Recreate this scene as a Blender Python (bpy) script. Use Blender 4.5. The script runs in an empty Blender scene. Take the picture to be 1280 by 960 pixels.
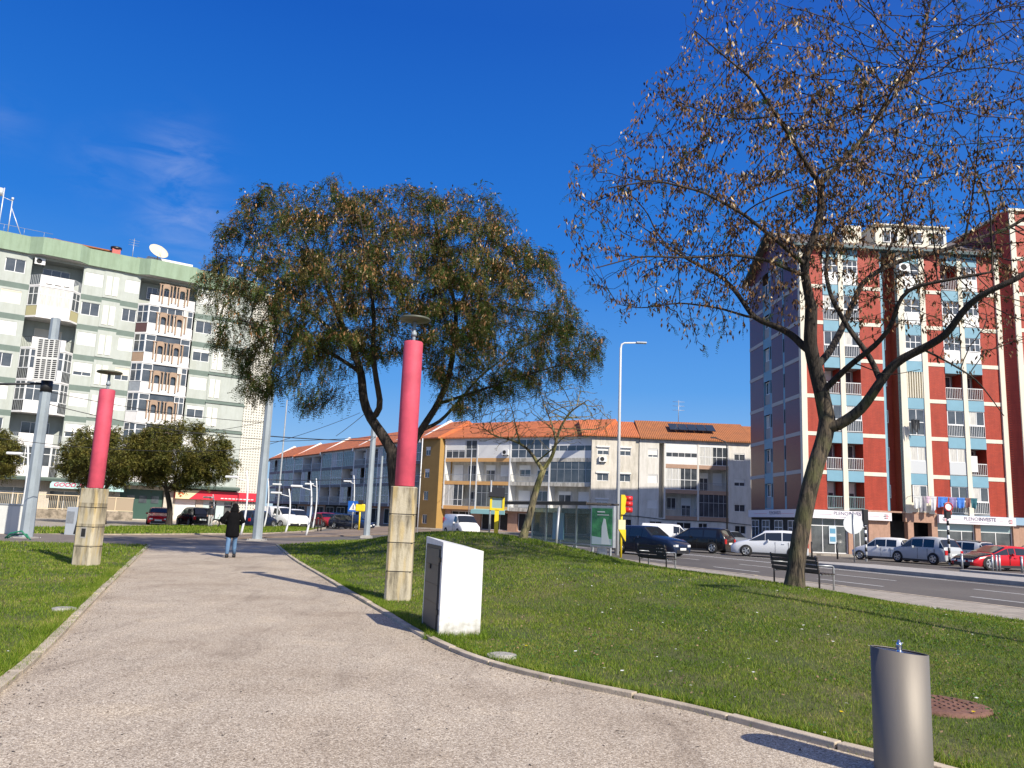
import bpy, bmesh, math, random
import numpy as np
from mathutils import Vector, Matrix
rnd = random.Random(7); nr = np.random.RandomState(11)
R = math.radians
S = bpy.context.scene
# ------------------------------------------------------------------ camera
FPX = 1005.0; PITCH = R(9.46); ROLL = R(2.35); EYE = 1.6
cam = bpy.data.cameras.new('camera'); co = bpy.data.objects.new('camera', cam); S.collection.objects.link(co)
cam.sensor_fit = 'HORIZONTAL'; cam.sensor_width = 36; cam.lens = 36 * FPX / 1280
cam.clip_start = .05; cam.clip_end = 3000
co.matrix_world = Matrix.Translation((0, 0, EYE)) @ Matrix.Rotation(R(90) + PITCH, 4, 'X') @ Matrix.Rotation(ROLL, 4, 'Z')
S.camera = co
# ------------------------------------------------------------------ sky and sun
SUN_AZ = R(141); SUN_EL = R(38)
w = bpy.data.worlds.new('World'); S.world = w; w.use_nodes = True
nt = w.node_tree; nt.nodes.clear(); N = nt.nodes; Lk = nt.links
sky = N.new('ShaderNodeTexSky'); sky.sky_type = 'NISHITA'; sky.sun_disc = False
sky.sun_elevation = SUN_EL; sky.sun_rotation = SUN_AZ; sky.air_density = 1.0; sky.dust_density = 0.1; sky.ozone_density = 3.5; sky.altitude = 200
hs = N.new('ShaderNodeHueSaturation'); hs.inputs['Saturation'].default_value = 1.28; hs.inputs['Value'].default_value = .84; hs.inputs['Hue'].default_value = .507
bg = N.new('ShaderNodeBackground'); bg.inputs['Strength'].default_value = 0.078
out = N.new('ShaderNodeOutputWorld')
Lk.new(sky.outputs[0], hs.inputs['Color'])
tc = N.new('ShaderNodeTexCoord')
def ray(px, py):
    a = (px - 640) / FPX; b = -(py - 480) / FPX; c, s = math.cos(ROLL), math.sin(ROLL)
    x = a * c - b * s; y = a * s + b * c
    return x, math.cos(PITCH) - y * math.sin(PITCH), math.sin(PITCH) + y * math.cos(PITCH)
def nmath(op, a, b=None, c=None, tree=None):
    n = (tree or nt).nodes.new('ShaderNodeMath'); n.operation = op
    for i, v in enumerate((a, b, c)):
        if v is None: continue
        if isinstance(v, (int, float)): n.inputs[i].default_value = v
        else: (tree or nt).links.new(v, n.inputs[i])
    return n.outputs[0]
# faint wisps of cirrus, fixed to directions of the sky
mp = N.new('ShaderNodeMapping'); mp.inputs['Scale'].default_value = (2.6, 2.6, 8); mp.inputs['Rotation'].default_value = (0, R(-14), R(0))
ns = N.new('ShaderNodeTexNoise'); ns.inputs['Scale'].default_value = 5.5; ns.inputs['Detail'].default_value = 9; ns.inputs['Roughness'].default_value = .58
ns.inputs['Distortion'].default_value = .5
Lk.new(tc.outputs['Generated'], mp.inputs[0]); Lk.new(mp.outputs[0], ns.inputs['Vector'])
mask = None
for px, py, k, amp in ((222, 208, 1300, 1.0), (230, 275, 1000, .95), (2, 150, 2500, .3), (130, 212, 1500, .35)):
    d = Vector(ray(px, py)).normalized()
    vm = N.new('ShaderNodeVectorMath'); vm.operation = 'DOT_PRODUCT'; vm.inputs[1].default_value = d; Lk.new(tc.outputs['Generated'], vm.inputs[0])
    e = nmath('MULTIPLY', nmath('EXPONENT', nmath('MULTIPLY', nmath('SUBTRACT', vm.outputs['Value'], 1.0), k)), amp)
    mask = e if mask is None else nmath('MAXIMUM', mask, e)
cl = N.new('ShaderNodeMapRange'); cl.inputs[1].default_value = .40; cl.inputs[2].default_value = .78; Lk.new(ns.outputs[0], cl.inputs[0])
cm = nmath('MULTIPLY', nmath('MULTIPLY', cl.outputs[0], mask), .5)
mix = N.new('ShaderNodeMixRGB'); Lk.new(cm, mix.inputs[0]); Lk.new(hs.outputs[0], mix.inputs[1]); mix.inputs[2].default_value = (4.2, 5.2, 8.2, 1)
# deepen the clear winter blue and cool the low sky
sz = N.new('ShaderNodeSeparateXYZ'); Lk.new(tc.outputs['Generated'], sz.inputs[0])
rp = N.new('ShaderNodeValToRGB'); Lk.new(sz.outputs[2], rp.inputs[0]); E_ = rp.color_ramp.elements
while len(E_) < 6: E_.new(.5)
for i_, (p_, c_) in enumerate(((0, (5.4, 7.2, 8.8)), (.06, (2.9, 5.4, 8.8)), (.16, (1.1, 3.7, 8.6)), (.32, (.22, 2.1, 7.5)), (.55, (.05, 1.1, 5.6)), (1, (.05, .7, 3.7)))): E_[i_].position = p_; E_[i_].color = tuple(v_ / 9 for v_ in c_) + (1,)
sc_ = N.new('ShaderNodeVectorMath'); sc_.operation = 'SCALE'; sc_.inputs['Scale'].default_value = 9; Lk.new(rp.outputs[0], sc_.inputs[0])
mg = N.new('ShaderNodeMixRGB'); mg.inputs[0].default_value = .9; Lk.new(hs.outputs[0], mg.inputs[1]); Lk.new(sc_.outputs[0], mg.inputs[2]); Lk.new(mg.outputs[0], mix.inputs[1])
# the bright pale aureole of the sky round the sun, behind the camera
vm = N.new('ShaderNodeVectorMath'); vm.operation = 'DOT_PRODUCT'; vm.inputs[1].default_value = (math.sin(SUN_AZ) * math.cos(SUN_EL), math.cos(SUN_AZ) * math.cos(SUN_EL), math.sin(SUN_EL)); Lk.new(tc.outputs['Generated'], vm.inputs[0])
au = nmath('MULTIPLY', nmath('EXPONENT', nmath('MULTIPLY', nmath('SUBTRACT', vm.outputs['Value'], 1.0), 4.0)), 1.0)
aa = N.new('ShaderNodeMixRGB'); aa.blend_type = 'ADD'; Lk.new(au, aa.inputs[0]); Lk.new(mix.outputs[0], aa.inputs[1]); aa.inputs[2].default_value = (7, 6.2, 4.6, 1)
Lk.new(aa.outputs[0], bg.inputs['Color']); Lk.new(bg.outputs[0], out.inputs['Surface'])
sd = bpy.data.lights.new('sun', 'SUN'); sd.energy = 5.0; sd.angle = R(.53); sd.color = (1.0, .925, .80)
so = bpy.data.objects.new('sun', sd); S.collection.objects.link(so)
sdir = Vector((math.sin(SUN_AZ) * math.cos(SUN_EL), math.cos(SUN_AZ) * math.cos(SUN_EL), math.sin(SUN_EL)))
so.rotation_euler = sdir.to_track_quat('Z', 'Y').to_euler(); so.location = (20, -20, 30)
S.view_settings.view_transform = 'Standard'; S.view_settings.look = 'None'; S.view_settings.gamma = 1; S.view_settings.use_curve_mapping = False
S.view_settings.exposure = 0.36
S.cycles.max_bounces = 6; S.cycles.transparent_max_bounces = 8; S.cycles.use_denoising = True
# ------------------------------------------------------------------ helpers
ZG = -0.12
def G(px, py, z=0.0):
    x, f, u = ray(px, py); t = (z - EYE) / u; return Vector((x * t, f * t, z))
def D(px, py, d):
    x, f, u = ray(px, py); t = d / f; return Vector((x * t, d, EYE + u * t))
COL = S.collection
class MB:
    def __init__(s): s.v = []; s.f = []; s.m = []; s.sm = []
    def add(s, vs, fs, m=0, smooth=False):
        o = len(s.v); s.v += [tuple(v) for v in vs]
        for f in fs: s.f.append(tuple(i + o for i in f)); s.m.append(m); s.sm.append(smooth)
        return s
    def quad(s, a, b, c, d, m=0): return s.add([a, b, c, d], [(0, 1, 2, 3)], m)
    def box(s, x0, x1, y0, y1, z0, z1, m=0, M=None):
        vs = [Vector(p) for p in ((x0, y0, z0), (x1, y0, z0), (x1, y1, z0), (x0, y1, z0), (x0, y0, z1), (x1, y0, z1), (x1, y1, z1), (x0, y1, z1))]
        if M: vs = [M @ v for v in vs]
        return s.add(vs, [(0, 3, 2, 1), (4, 5, 6, 7), (0, 1, 5, 4), (1, 2, 6, 5), (2, 3, 7, 6), (3, 0, 4, 7)], m)
    def tube(s, pts, rs, n=8, m=0, cap=True, smooth=True):
        pts = [Vector(p) for p in pts]
        if isinstance(rs, (int, float)): rs = [rs] * len(pts)
        vs = []; prev = None
        for i, p in enumerate(pts):
            t = (pts[min(i + 1, len(pts) - 1)] - pts[max(i - 1, 0)])
            t = t.normalized() if t.length > 1e-9 else Vector((0, 0, 1))
            if prev is None:
                a = t.orthogonal().normalized()
            else:
                a = prev - t * prev.dot(t)
                a = a.normalized() if a.length > 1e-6 else t.orthogonal().normalized()
            prev = a; b = t.cross(a)
            for k in range(n):
                an = 2 * math.pi * k / n; vs.append(p + (a * math.cos(an) + b * math.sin(an)) * rs[i])
        fs = []
        for i in range(len(pts) - 1):
            for k in range(n):
                fs.append((i * n + k, i * n + (k + 1) % n, (i + 1) * n + (k + 1) % n, (i + 1) * n + k))
        s.add(vs, fs, m, smooth)
        if cap:
            o = len(s.v) - len(vs)
            s.f.append(tuple(o + k for k in reversed(range(n)))); s.m.append(m); s.sm.append(False)
            s.f.append(tuple(o + (len(pts) - 1) * n + k for k in range(n))); s.m.append(m); s.sm.append(False)
        return s
    def cyl(s, x, y, z0, z1, r0, r1=None, n=16, m=0, smooth=True): return s.tube([(x, y, z0), (x, y, z1)], [r0, r0 if r1 is None else r1], n, m, True, smooth)
    def lathe(s, prof, n=24, m=0, c=(0, 0)):
        vs = []
        for r, z in prof:
            for k in range(n): a = 2 * math.pi * k / n; vs.append((c[0] + r * math.cos(a), c[1] + r * math.sin(a), z))
        fs = [(i * n + k, i * n + (k + 1) % n, (i + 1) * n + (k + 1) % n, (i + 1) * n + k) for i in range(len(prof) - 1) for k in range(n)]
        return s.add(vs, fs, m, True)
    def prism(s, poly, y0, y1, m=0, M=None):
        # polygon in x-z, extruded along y
        n = len(poly); vs = [Vector((p[0], y0, p[1])) for p in poly] + [Vector((p[0], y1, p[1])) for p in poly]
        if M: vs = [M @ v for v in vs]
        return s.add(vs, [tuple(range(n)), tuple(reversed(range(n, 2 * n)))] + [((i + 1) % n, i, n + i, n + (i + 1) % n) for i in range(n)], m)
    def slab(s, poly, z0, z1, m=0):
        n = len(poly); vs = [(p[0], p[1], z0) for p in poly] + [(p[0], p[1], z1) for p in poly]
        return s.add(vs, [tuple(reversed(range(n))), tuple(range(n, 2 * n))] + [(i, (i + 1) % n, n + (i + 1) % n, n + i) for i in range(n)], m)
    def mesh(s, name, mats):
        me = bpy.data.meshes.new(name); me.from_pydata(s.v, [], s.f)
        for m in mats: me.materials.append(m)
        me.polygons.foreach_set('material_index', s.m); me.polygons.foreach_set('use_smooth', s.sm); me.update(); return me
    def obj(s, name, mats, parent=None, fix=True, bevel=0):
        if not isinstance(mats, (list, tuple)): mats = [mats]
        me = s.mesh(name, mats)
        if fix:
            bm = bmesh.new(); bm.from_mesh(me); bmesh.ops.recalc_face_normals(bm, faces=bm.faces); bm.to_mesh(me); bm.free()
        o = bpy.data.objects.new(name, me); COL.objects.link(o)
        if parent: o.parent = parent
        if bevel:
            b = o.modifiers.new('bevel', 'BEVEL'); b.width = bevel; b.segments = 2; b.limit_method = 'ANGLE'
        return o
def inst(name, me, parent, loc=(0, 0, 0), rz=0):
    o = bpy.data.objects.new(name, me); COL.objects.link(o); o.parent = parent; o.location = loc; o.rotation_euler.z = rz; return o
def tag(o, label=None, cat=None, group=None, kind=None):
    if label: o['label'] = label
    if cat: o['category'] = cat
    if group: o['group'] = group
    if kind: o['kind'] = kind
    return o
def thing(name, loc, label, cat, group=None, rz=0):
    o = bpy.data.objects.new(name, None); o.empty_display_size = .2; COL.objects.link(o); o.location = loc; o.rotation_euler.z = rz
    return tag(o, label, cat, group)
def copy_tree(o, parent=None):
    c = o.copy(); COL.objects.link(c); c.parent = parent
    for ch in [k for k in KIDS(o)]: copy_tree(ch, c)
    return c
def KIDS(o): return [k for k in list(COL.objects) if k.parent == o]
# ------------------------------------------------------------------ materials
def mat(name, col, rough=.7, metal=0, var=.0, scale=3., bump=0, bscale=40., spec=.5, col2=None, island=0, transl=0, coat=0, stretch=None, detail=6):
    m = bpy.data.materials.new(name); m.use_nodes = True; t = m.node_tree; n = t.nodes; l = t.links
    p = n['Principled BSDF']; p.inputs['Roughness'].default_value = rough; p.inputs['Metallic'].default_value = metal
    p.inputs['Specular IOR Level'].default_value = spec; p.inputs['Coat Weight'].default_value = coat
    c = tuple(col) + (1,); p.inputs['Base Color'].default_value = c
    tcn = n.new('ShaderNodeTexCoord'); vec = tcn.outputs['Object']
    if stretch:
        mpn = n.new('ShaderNodeMapping'); mpn.inputs['Scale'].default_value = stretch; l.new(vec, mpn.inputs[0]); vec = mpn.outputs[0]
    src = None
    if var or col2:
        nz = n.new('ShaderNodeTexNoise'); nz.inputs['Scale'].default_value = scale; nz.inputs['Detail'].default_value = detail; nz.inputs['Roughness'].default_value = .62; l.new(vec, nz.inputs['Vector'])
        mr = n.new('ShaderNodeMapRange'); mr.inputs[1].default_value = .32; mr.inputs[2].default_value = .68; l.new(nz.outputs[0], mr.inputs[0])
        mx = n.new('ShaderNodeMixRGB'); l.new(mr.outputs[0], mx.inputs[0])
        if col2: a, b = col, col2
        else: a = tuple(x * (1 - var) for x in col); b = tuple(min(1, x * (1 + var)) for x in col)
        mx.inputs[1].default_value = tuple(a) + (1,); mx.inputs[2].default_value = tuple(b) + (1,); src = mx.outputs[0]
    if island:
        gi = n.new('ShaderNodeNewGeometry'); mr = n.new('ShaderNodeMapRange'); mr.inputs[3].default_value = 1 - island; mr.inputs[4].default_value = 1 + island
        l.new(gi.outputs['Random Per Island'], mr.inputs[0])
        mm = n.new('ShaderNodeMixRGB'); mm.blend_type = 'MULTIPLY'; mm.inputs[0].default_value = 1
        if src: l.new(src, mm.inputs[1])
        else: mm.inputs[1].default_value = c
        l.new(mr.outputs[0], mm.inputs[2]); src = mm.outputs[0]
    if src: l.new(src, p.inputs['Base Color'])
    if bump:
        nb = n.new('ShaderNodeTexNoise'); nb.inputs['Scale'].default_value = bscale; nb.inputs['Detail'].default_value = 4; l.new(vec, nb.inputs['Vector'])
        bn = n.new('ShaderNodeBump'); bn.inputs['Strength'].default_value = bump; bn.inputs['Distance'].default_value = .02; l.new(nb.outputs[0], bn.inputs['Height']); l.new(bn.outputs[0], p.inputs['Normal'])
    if transl:
        tr = n.new('ShaderNodeBsdfTranslucent'); ms = n.new('ShaderNodeMixShader'); ms.inputs[0].default_value = transl
        if src: l.new(src, tr.inputs[0])
        else: tr.inputs[0].default_value = c
        l.new(p.outputs[0], ms.inputs[1]); l.new(tr.outputs[0], ms.inputs[2]); l.new(ms.outputs[0], n['Material Output'].inputs[0])
    return m
def ramp(t, fac, stops):
    r = t.nodes.new('ShaderNodeValToRGB'); t.links.new(fac, r.inputs[0]); e = r.color_ramp.elements
    while len(e) < len(stops): e.new(.5)
    for i, (p, c) in enumerate(stops): e[i].position = p; e[i].color = tuple(c) + (1,)
    return r.outputs[0]
def grime(m, dark=.55, scale=1.2, streak=(6, 6, .5), amount=.6):
    """vertical weather streaks and stains multiplied over a wall paint"""
    t = m.node_tree; n = t.nodes; l = t.links; p = n['Principled BSDF']
    tcn = n.new('ShaderNodeTexCoord'); mpn = n.new('ShaderNodeMapping'); mpn.inputs['Scale'].default_value = streak; l.new(tcn.outputs['Object'], mpn.inputs[0])
    nz = n.new('ShaderNodeTexNoise'); nz.inputs['Scale'].default_value = scale; nz.inputs['Detail'].default_value = 8; nz.inputs['Roughness'].default_value = .7; l.new(mpn.outputs[0], nz.inputs['Vector'])
    o = ramp(t, nz.outputs[0], [(.38, (dark, dark, dark * .93)), (.56, (1, 1, 1))])
    mm = n.new('ShaderNodeMixRGB'); mm.blend_type = 'MULTIPLY'; mm.inputs[0].default_value = amount
    src = p.inputs['Base Color'].links[0].from_socket if p.inputs['Base Color'].links else None
    if src: l.new(src, mm.inputs[1])
    else: mm.inputs[1].default_value = p.inputs['Base Color'].default_value
    l.new(o, mm.inputs[2]); l.new(mm.outputs[0], p.inputs['Base Color']); return m
def brick_mat(name, c1, c2, mortar, scale, rough, bw=.24, rh=.075, ms=.012, spec=.5, axis='xz'):
    m = mat(name, c1, rough, spec=spec); t = m.node_tree; n = t.nodes; l = t.links
    tcn = n.new('ShaderNodeTexCoord'); sp = n.new('ShaderNodeSeparateXYZ'); cb = n.new('ShaderNodeCombineXYZ'); l.new(tcn.outputs['Object'], sp.inputs[0])
    ad = nmath('ADD', sp.outputs[0], sp.outputs[1], tree=t)
    if axis == 'xz': l.new(ad, cb.inputs[0]); l.new(sp.outputs[2], cb.inputs[1])
    else: l.new(sp.outputs[0], cb.inputs[0]); l.new(sp.outputs[1], cb.inputs[1])
    b = n.new('ShaderNodeTexBrick'); b.inputs['Scale'].default_value = scale; b.inputs['Brick Width'].default_value = bw; b.inputs['Row Height'].default_value = rh; b.inputs['Mortar Size'].default_value = ms
    b.inputs['Color1'].default_value = tuple(c1) + (1,); b.inputs['Color2'].default_value = tuple(c2) + (1,); b.inputs['Mortar'].default_value = tuple(mortar) + (1,)
    l.new(cb.outputs[0], b.inputs['Vector']); l.new(b.outputs[0], n['Principled BSDF'].inputs['Base Color'])
    bn = n.new('ShaderNodeBump'); bn.inputs['Strength'].default_value = .3; bn.inputs['Distance'].default_value = .01; l.new(b.outputs['Fac'], bn.inputs['Height']); bn.invert = True
    l.new(bn.outputs[0], n['Principled BSDF'].inputs['Normal']); return m
M = {}
M['white'] = mat('white_paint', (.74, .74, .72), .6, var=.05, scale=2)
M['frame'] = mat('white_frame', (.78, .78, .77), .4)
M['shutter'] = mat('shutter_white', (.80, .79, .75), .55, var=.04, scale=.8)
M['shutter2'] = mat('shutter_cream', (.70, .64, .53), .55, var=.04, scale=.8)
def shutter_lines(m):
    t = m.node_tree; n = t.nodes; l = t.links; tcn = n.new('ShaderNodeTexCoord'); wv = n.new('ShaderNodeTexWave'); wv.bands_direction = 'Z'; wv.inputs['Scale'].default_value = 6.5
    l.new(tcn.outputs['Object'], wv.inputs[0]); bn = n.new('ShaderNodeBump'); bn.inputs['Strength'].default_value = .4; bn.inputs['Distance'].default_value = .02; l.new(wv.outputs[1], bn.inputs['Height']); l.new(bn.outputs[0], n['Principled BSDF'].inputs['Normal'])
shutter_lines(M['shutter']); shutter_lines(M['shutter2'])
M['glass'] = mat('window_glass', (.035, .045, .055), .06, spec=.9, col2=(.10, .11, .12), scale=.9)
M['glassb'] = mat('shop_glass', (.03, .035, .04), .05, spec=.8, col2=(.13, .14, .14), scale=.7)
M['curtain'] = mat('curtain', (.55, .54, .50), .8, var=.25, scale=6, stretch=(3, 3, .2))
M['dark'] = mat('dark_void', (.02, .02, .02), .8, var=.4, scale=2)
M['black'] = mat('black_paint', (.012, .012, .013), .45)
M['rubber'] = mat('rubber', (.018, .018, .018), .85)
M['steelpole'] = grime(mat('grey_blue_pole', (.30, .345, .38), .5, .1, var=.12, scale=1.5), .8, 2, amount=.5)
M['galv'] = mat('galvanised', (.42, .44, .45), .45, .5, var=.12, scale=4)
M['whitepole'] = mat('white_pole', (.68, .69, .70), .45, var=.05, scale=3)
M['concrete'] = mat('concrete', (.36, .34, .31), .85, var=.14, scale=2.5, bump=.2, bscale=50)
M['alu'] = mat('aluminium', (.50, .50, .50), .35, .8)
M['yellow'] = mat('yellow_paint', (.78, .58, .02), .4, var=.06, scale=4)
M['wood'] = mat('dark_wood', (.035, .026, .02), .6, var=.35, scale=5, stretch=(1, 8, 8))
M['red'] = mat('red_plastic', (.55, .02, .02), .35)
M['plate'] = mat('plate', (.75, .75, .70), .4)
M['blueglass'] = mat('pale_glass', (.25, .36, .36), .15, spec=.8)
# ------------------------------------------------------------------ terrain
PATH_R = [G(*p).to_2d() for p in [(345, 682), (365, 700), (400, 720), (440, 745), (475, 765), (530, 800), (600, 830), (700, 855), (850, 885), (1000, 925), (1095, 950), (1170, 965), (1250, 990)]]
PATH_R += [Vector((4.3, 4.4)), Vector((5.2, 2.9)), Vector((5.9, 1.0)), Vector((6.3, -3))]
PATH_L = [G(*p).to_2d() for p in [(188, 682), (160, 710), (130, 740), (100, 772), (60, 815), (0, 868), (-80, 930)]] + [Vector((-3.45, 3.5)), Vector((-3.4, 1.0)), Vector((-3.6, -3))]
def smooth_line(P, k=3):
    P = [Vector(p) for p in P]
    for _ in range(k):
        Q = [P[0]]
        for a, b in zip(P[:-1], P[1:]): Q += [a * .75 + b * .25, a * .25 + b * .75]
        Q.append(P[-1]); P = Q
    return P
PATH_R = smooth_line(PATH_R, 2); PATH_L = smooth_line(PATH_L, 2)
NX, NY = .927, .375       # across-road direction (the road runs towards azimuth -22 degrees)
def across(x, y): return NX * x + NY * y
def road_pt(c, s): return Vector((NX * c - NY * s, NY * c + NX * s))   # c across, s along
EDGE = 15.6
def seg_dist(X, Y, P):
    X = np.asarray(X, float); Y = np.asarray(Y, float); d = np.full(X.shape, 1e9)
    for a, b in zip(P[:-1], P[1:]):
        ax, ay = a; dx, dy = b[0] - ax, b[1] - ay; L2 = dx * dx + dy * dy + 1e-12
        t = np.clip(((X - ax) * dx + (Y - ay) * dy) / L2, 0, 1)
        d = np.minimum(d, np.hypot(X - ax - t * dx, Y - ay - t * dy))
    return d
def inpoly(X, Y, P):
    X = np.asarray(X, float); Y = np.asarray(Y, float); c = np.zeros(X.shape, bool); n = len(P)
    for i in range(n):
        x1, y1 = P[i][0], P[i][1]; x2, y2 = P[(i + 1) % n][0], P[(i + 1) % n][1]
        if y1 == y2: continue
        k = ((y1 > Y) != (y2 > Y)) & (X < (x2 - x1) * (Y - y1) / (y2 - y1) + x1); c ^= k
    return c
def sstep(t): t = np.clip(t, 0, 1); return t * t * (3 - 2 * t)
def bump2(X, Y, cx, cy, sx, sy, ang, h):
    c, s = math.cos(ang), math.sin(ang); u = ((X - cx) * c + (Y - cy) * s) / sx; v = (-(X - cx) * s + (Y - cy) * c) / sy
    return h * np.exp(-(u * u + v * v))
FARLAWN = [Vector(p) for p in ((-9.4, 39.5), (-9.0, 44), (-7.6, 48.3), (-4.6, 49.6))]
LAWN_R = [p for p in reversed(PATH_R)] + FARLAWN + [road_pt(EDGE, s) for s in (41, 30, 20, 10, 0, -8)]
def mound(X, Y):
    X = np.asarray(X, float); Y = np.asarray(Y, float)
    h = bump2(X, Y, -1.2, 29, 5.3, 10, .25, .99) + bump2(X, Y, 5.2, 16.2, 4.0, 5.5, .5, .37)
    d1 = seg_dist(X, Y, PATH_R + FARLAWN[:0]); d2 = EDGE - (NX * X + NY * Y); d3 = seg_dist(X, Y, [PATH_R[0]] + FARLAWN)
    e = sstep(d1 / 4.5) * sstep(d2 / 4.0) * sstep(d3 / 5.0)
    return h * e + .03 * sstep(d1 / .3)
def zlawn(x, y): return float(mound(np.array([x]), np.array([y]))[0])
# ------------------------------------------------------------------ ground
def ground_mats():
    m = mat('asphalt', (.06, .06, .062), .85, var=.0); t = m.node_tree; n = t.nodes; l = t.links; p = n['Principled BSDF']
    tcn = n.new('ShaderNodeTexCoord')
    a = n.new('ShaderNodeTexNoise'); a.inputs['Scale'].default_value = .18; a.inputs['Detail'].default_value = 7; l.new(tcn.outputs['Object'], a.inputs[0])
    b = n.new('ShaderNodeTexNoise'); b.inputs['Scale'].default_value = 25; b.inputs['Detail'].default_value = 3; l.new(tcn.outputs['Object'], b.inputs[0])
    c1 = ramp(t, a.outputs[0], [(.35, (.090, .080, .070)), (.65, (.135, .122, .105))]); c2 = ramp(t, b.outputs[0], [(.3, (.75, .75, .75)), (.7, (1.2, 1.2, 1.2))])
    mm = n.new('ShaderNodeMixRGB'); mm.blend_type = 'MULTIPLY'; mm.inputs[0].default_value = 1; l.new(c1, mm.inputs[1]); l.new(c2, mm.inputs[2]); l.new(mm.outputs[0], p.inputs['Base Color'])
    M['asphalt'] = m
    # path: fine exposed aggregate, beige with dark and pale grains
    m = mat('path_aggregate', (.3, .26, .22), .9); t = m.node_tree; n = t.nodes; l = t.links; p = n['Principled BSDF']; tcn = n.new('ShaderNodeTexCoord')
    v = n.new('ShaderNodeTexVoronoi'); v.inputs['Scale'].default_value = 105; l.new(tcn.outputs['Object'], v.inputs[0])
    v2 = n.new('ShaderNodeTexNoise'); v2.inputs['Scale'].default_value = 34; v2.inputs['Detail'].default_value = 8; v2.inputs['Roughness'].default_value = .8; l.new(tcn.outputs['Object'], v2.inputs[0])
    sx = n.new('ShaderNodeSeparateXYZ'); l.new(v.outputs['Color'], sx.inputs[0])
    g = ramp(t, sx.outputs[0], [(0, (.205, .16, .115)), (.3, (.36, .295, .222)), (.7, (.49, .415, .32)), (1, (.73, .65, .53))])
    g2 = ramp(t, v2.outputs[0], [(.36, (.62, .60, .57)), (.5, (1, 1, 1)), (.66, (1.15, 1.13, 1.1))])
    a = n.new('ShaderNodeTexNoise'); a.inputs['Scale'].default_value = .55; a.inputs['Detail'].default_value = 8; a.inputs['Roughness'].default_value = .65; l.new(tcn.outputs['Object'], a.inputs[0])
    g3 = ramp(t, a.outputs[0], [(.30, (.70, .67, .64)), (.42, (.90, .88, .86)), (.55, (1, 1, 1)), (.70, (1.16, 1.14, 1.08))])
    m1 = n.new('ShaderNodeMixRGB'); m1.blend_type = 'MULTIPLY'; m1.inputs[0].default_value = 1; l.new(g, m1.inputs[1]); l.new(g2, m1.inputs[2])
    m2 = n.new('ShaderNodeMixRGB'); m2.blend_type = 'MULTIPLY'; m2.inputs[0].default_value = 1; l.new(m1.outputs[0], m2.inputs[1]); l.new(g3, m2.inputs[2])
    mq = n.new('ShaderNodeMapping'); mq.inputs['Scale'].default_value = (1.6, .35, 1); mq.inputs['Rotation'].default_value = (0, 0, -.35); l.new(tcn.outputs['Object'], mq.inputs[0]); tq = n.new('ShaderNodeTexNoise'); tq.inputs['Scale'].default_value = 1.1; tq.inputs['Detail'].default_value = 7; tq.inputs['Roughness'].default_value = .7; tq.inputs['Distortion'].default_value = .8; l.new(mq.outputs[0], tq.inputs[0])
    g4 = ramp(t, tq.outputs[0], [(.34, (.74, .72, .71)), (.46, (1, 1, 1)), (.66, (1.08, 1.07, 1.05))]); m5 = n.new('ShaderNodeMixRGB'); m5.blend_type = 'MULTIPLY'; m5.inputs[0].default_value = .8; l.new(m2.outputs[0], m5.inputs[1]); l.new(g4, m5.inputs[2]); l.new(m5.outputs[0], p.inputs['Base Color'])
    bn = n.new('ShaderNodeBump'); bn.inputs['Strength'].default_value = .45; bn.inputs['Distance'].default_value = .006; l.new(v.outputs['Distance'], bn.inputs['Height']); bn.invert = True
    l.new(bn.outputs[0], p.inputs['Normal']); M['path'] = m
    # turf under the blades
    m = mat('turf', (.05, .08, .02), .9); t = m.node_tree; n = t.nodes; l = t.links; p = n['Principled BSDF']; tcn = n.new('ShaderNodeTexCoord')
    a = n.new('ShaderNodeTexNoise'); a.inputs['Scale'].default_value = .5; a.inputs['Detail'].default_value = 6; l.new(tcn.outputs['Object'], a.inputs[0])
    b = n.new('ShaderNodeTexNoise'); b.inputs['Scale'].default_value = 14; b.inputs['Detail'].default_value = 6; b.inputs['Roughness'].default_value = .75; l.new(tcn.outputs['Object'], b.inputs[0])
    c1 = ramp(t, a.outputs[0], [(.35, (.060, .085, .014)), (.55, (.10, .11, .025)), (.70, (.17, .14, .06))])
    c2 = ramp(t, b.outputs[0], [(.3, (.55, .55, .5)), (.5, (1, 1, 1)), (.7, (1.5, 1.45, 1.3))])
    mm = n.new('ShaderNodeMixRGB'); mm.blend_type = 'MULTIPLY'; mm.inputs[0].default_value = 1; l.new(c1, mm.inputs[1]); l.new(c2, mm.inputs[2]); l.new(mm.outputs[0], p.inputs['Base Color'])
    bn = n.new('ShaderNodeBump'); bn.inputs['Strength'].default_value = .8; bn.inputs['Distance'].default_value = .05; l.new(b.outputs[0], bn.inputs['Height']); l.new(bn.outputs[0], p.inputs['Normal'])
    M['turf'] = m
ground_mats()
M['paving'] = brick_mat('paving', (.38, .335, .275), (.30, .265, .22), (.17, .15, .12), 1, .85, .6, .4, .012, axis='xy')
M['cobble'] = mat('limestone_cobble', (.42, .40, .36), .85, var=.0, col2=(.26, .25, .23), scale=22, bump=.5, bscale=30)
M['kerb'] = mat('kerb_stone', (.50, .42, .32), .85, var=.16, scale=3, bump=.25, bscale=60)
M['kerb'] = grime(M['kerb'], .5, 2.2, (1, 1, 1), .6)
M['track'] = mat('track_bed', (.17, .12, .085), .9, col2=(.27, .21, .155), scale=1.2, bump=.3, bscale=25)
M['line'] = mat('road_paint', (.62, .62, .60), .7, var=.15, scale=6)
M['rail'] = mat('rail_steel', (.10, .085, .075), .4, .7)
def struct(o): o['kind'] = 'structure'; return o
mb = MB(); mb.quad((-900, -300, ZG - .02), (900, -300, ZG - .02), (900, 1500, ZG - .02), (-900, 1500, ZG - .02)); struct(mb.obj('ground', M['asphalt'], fix=False))
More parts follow.
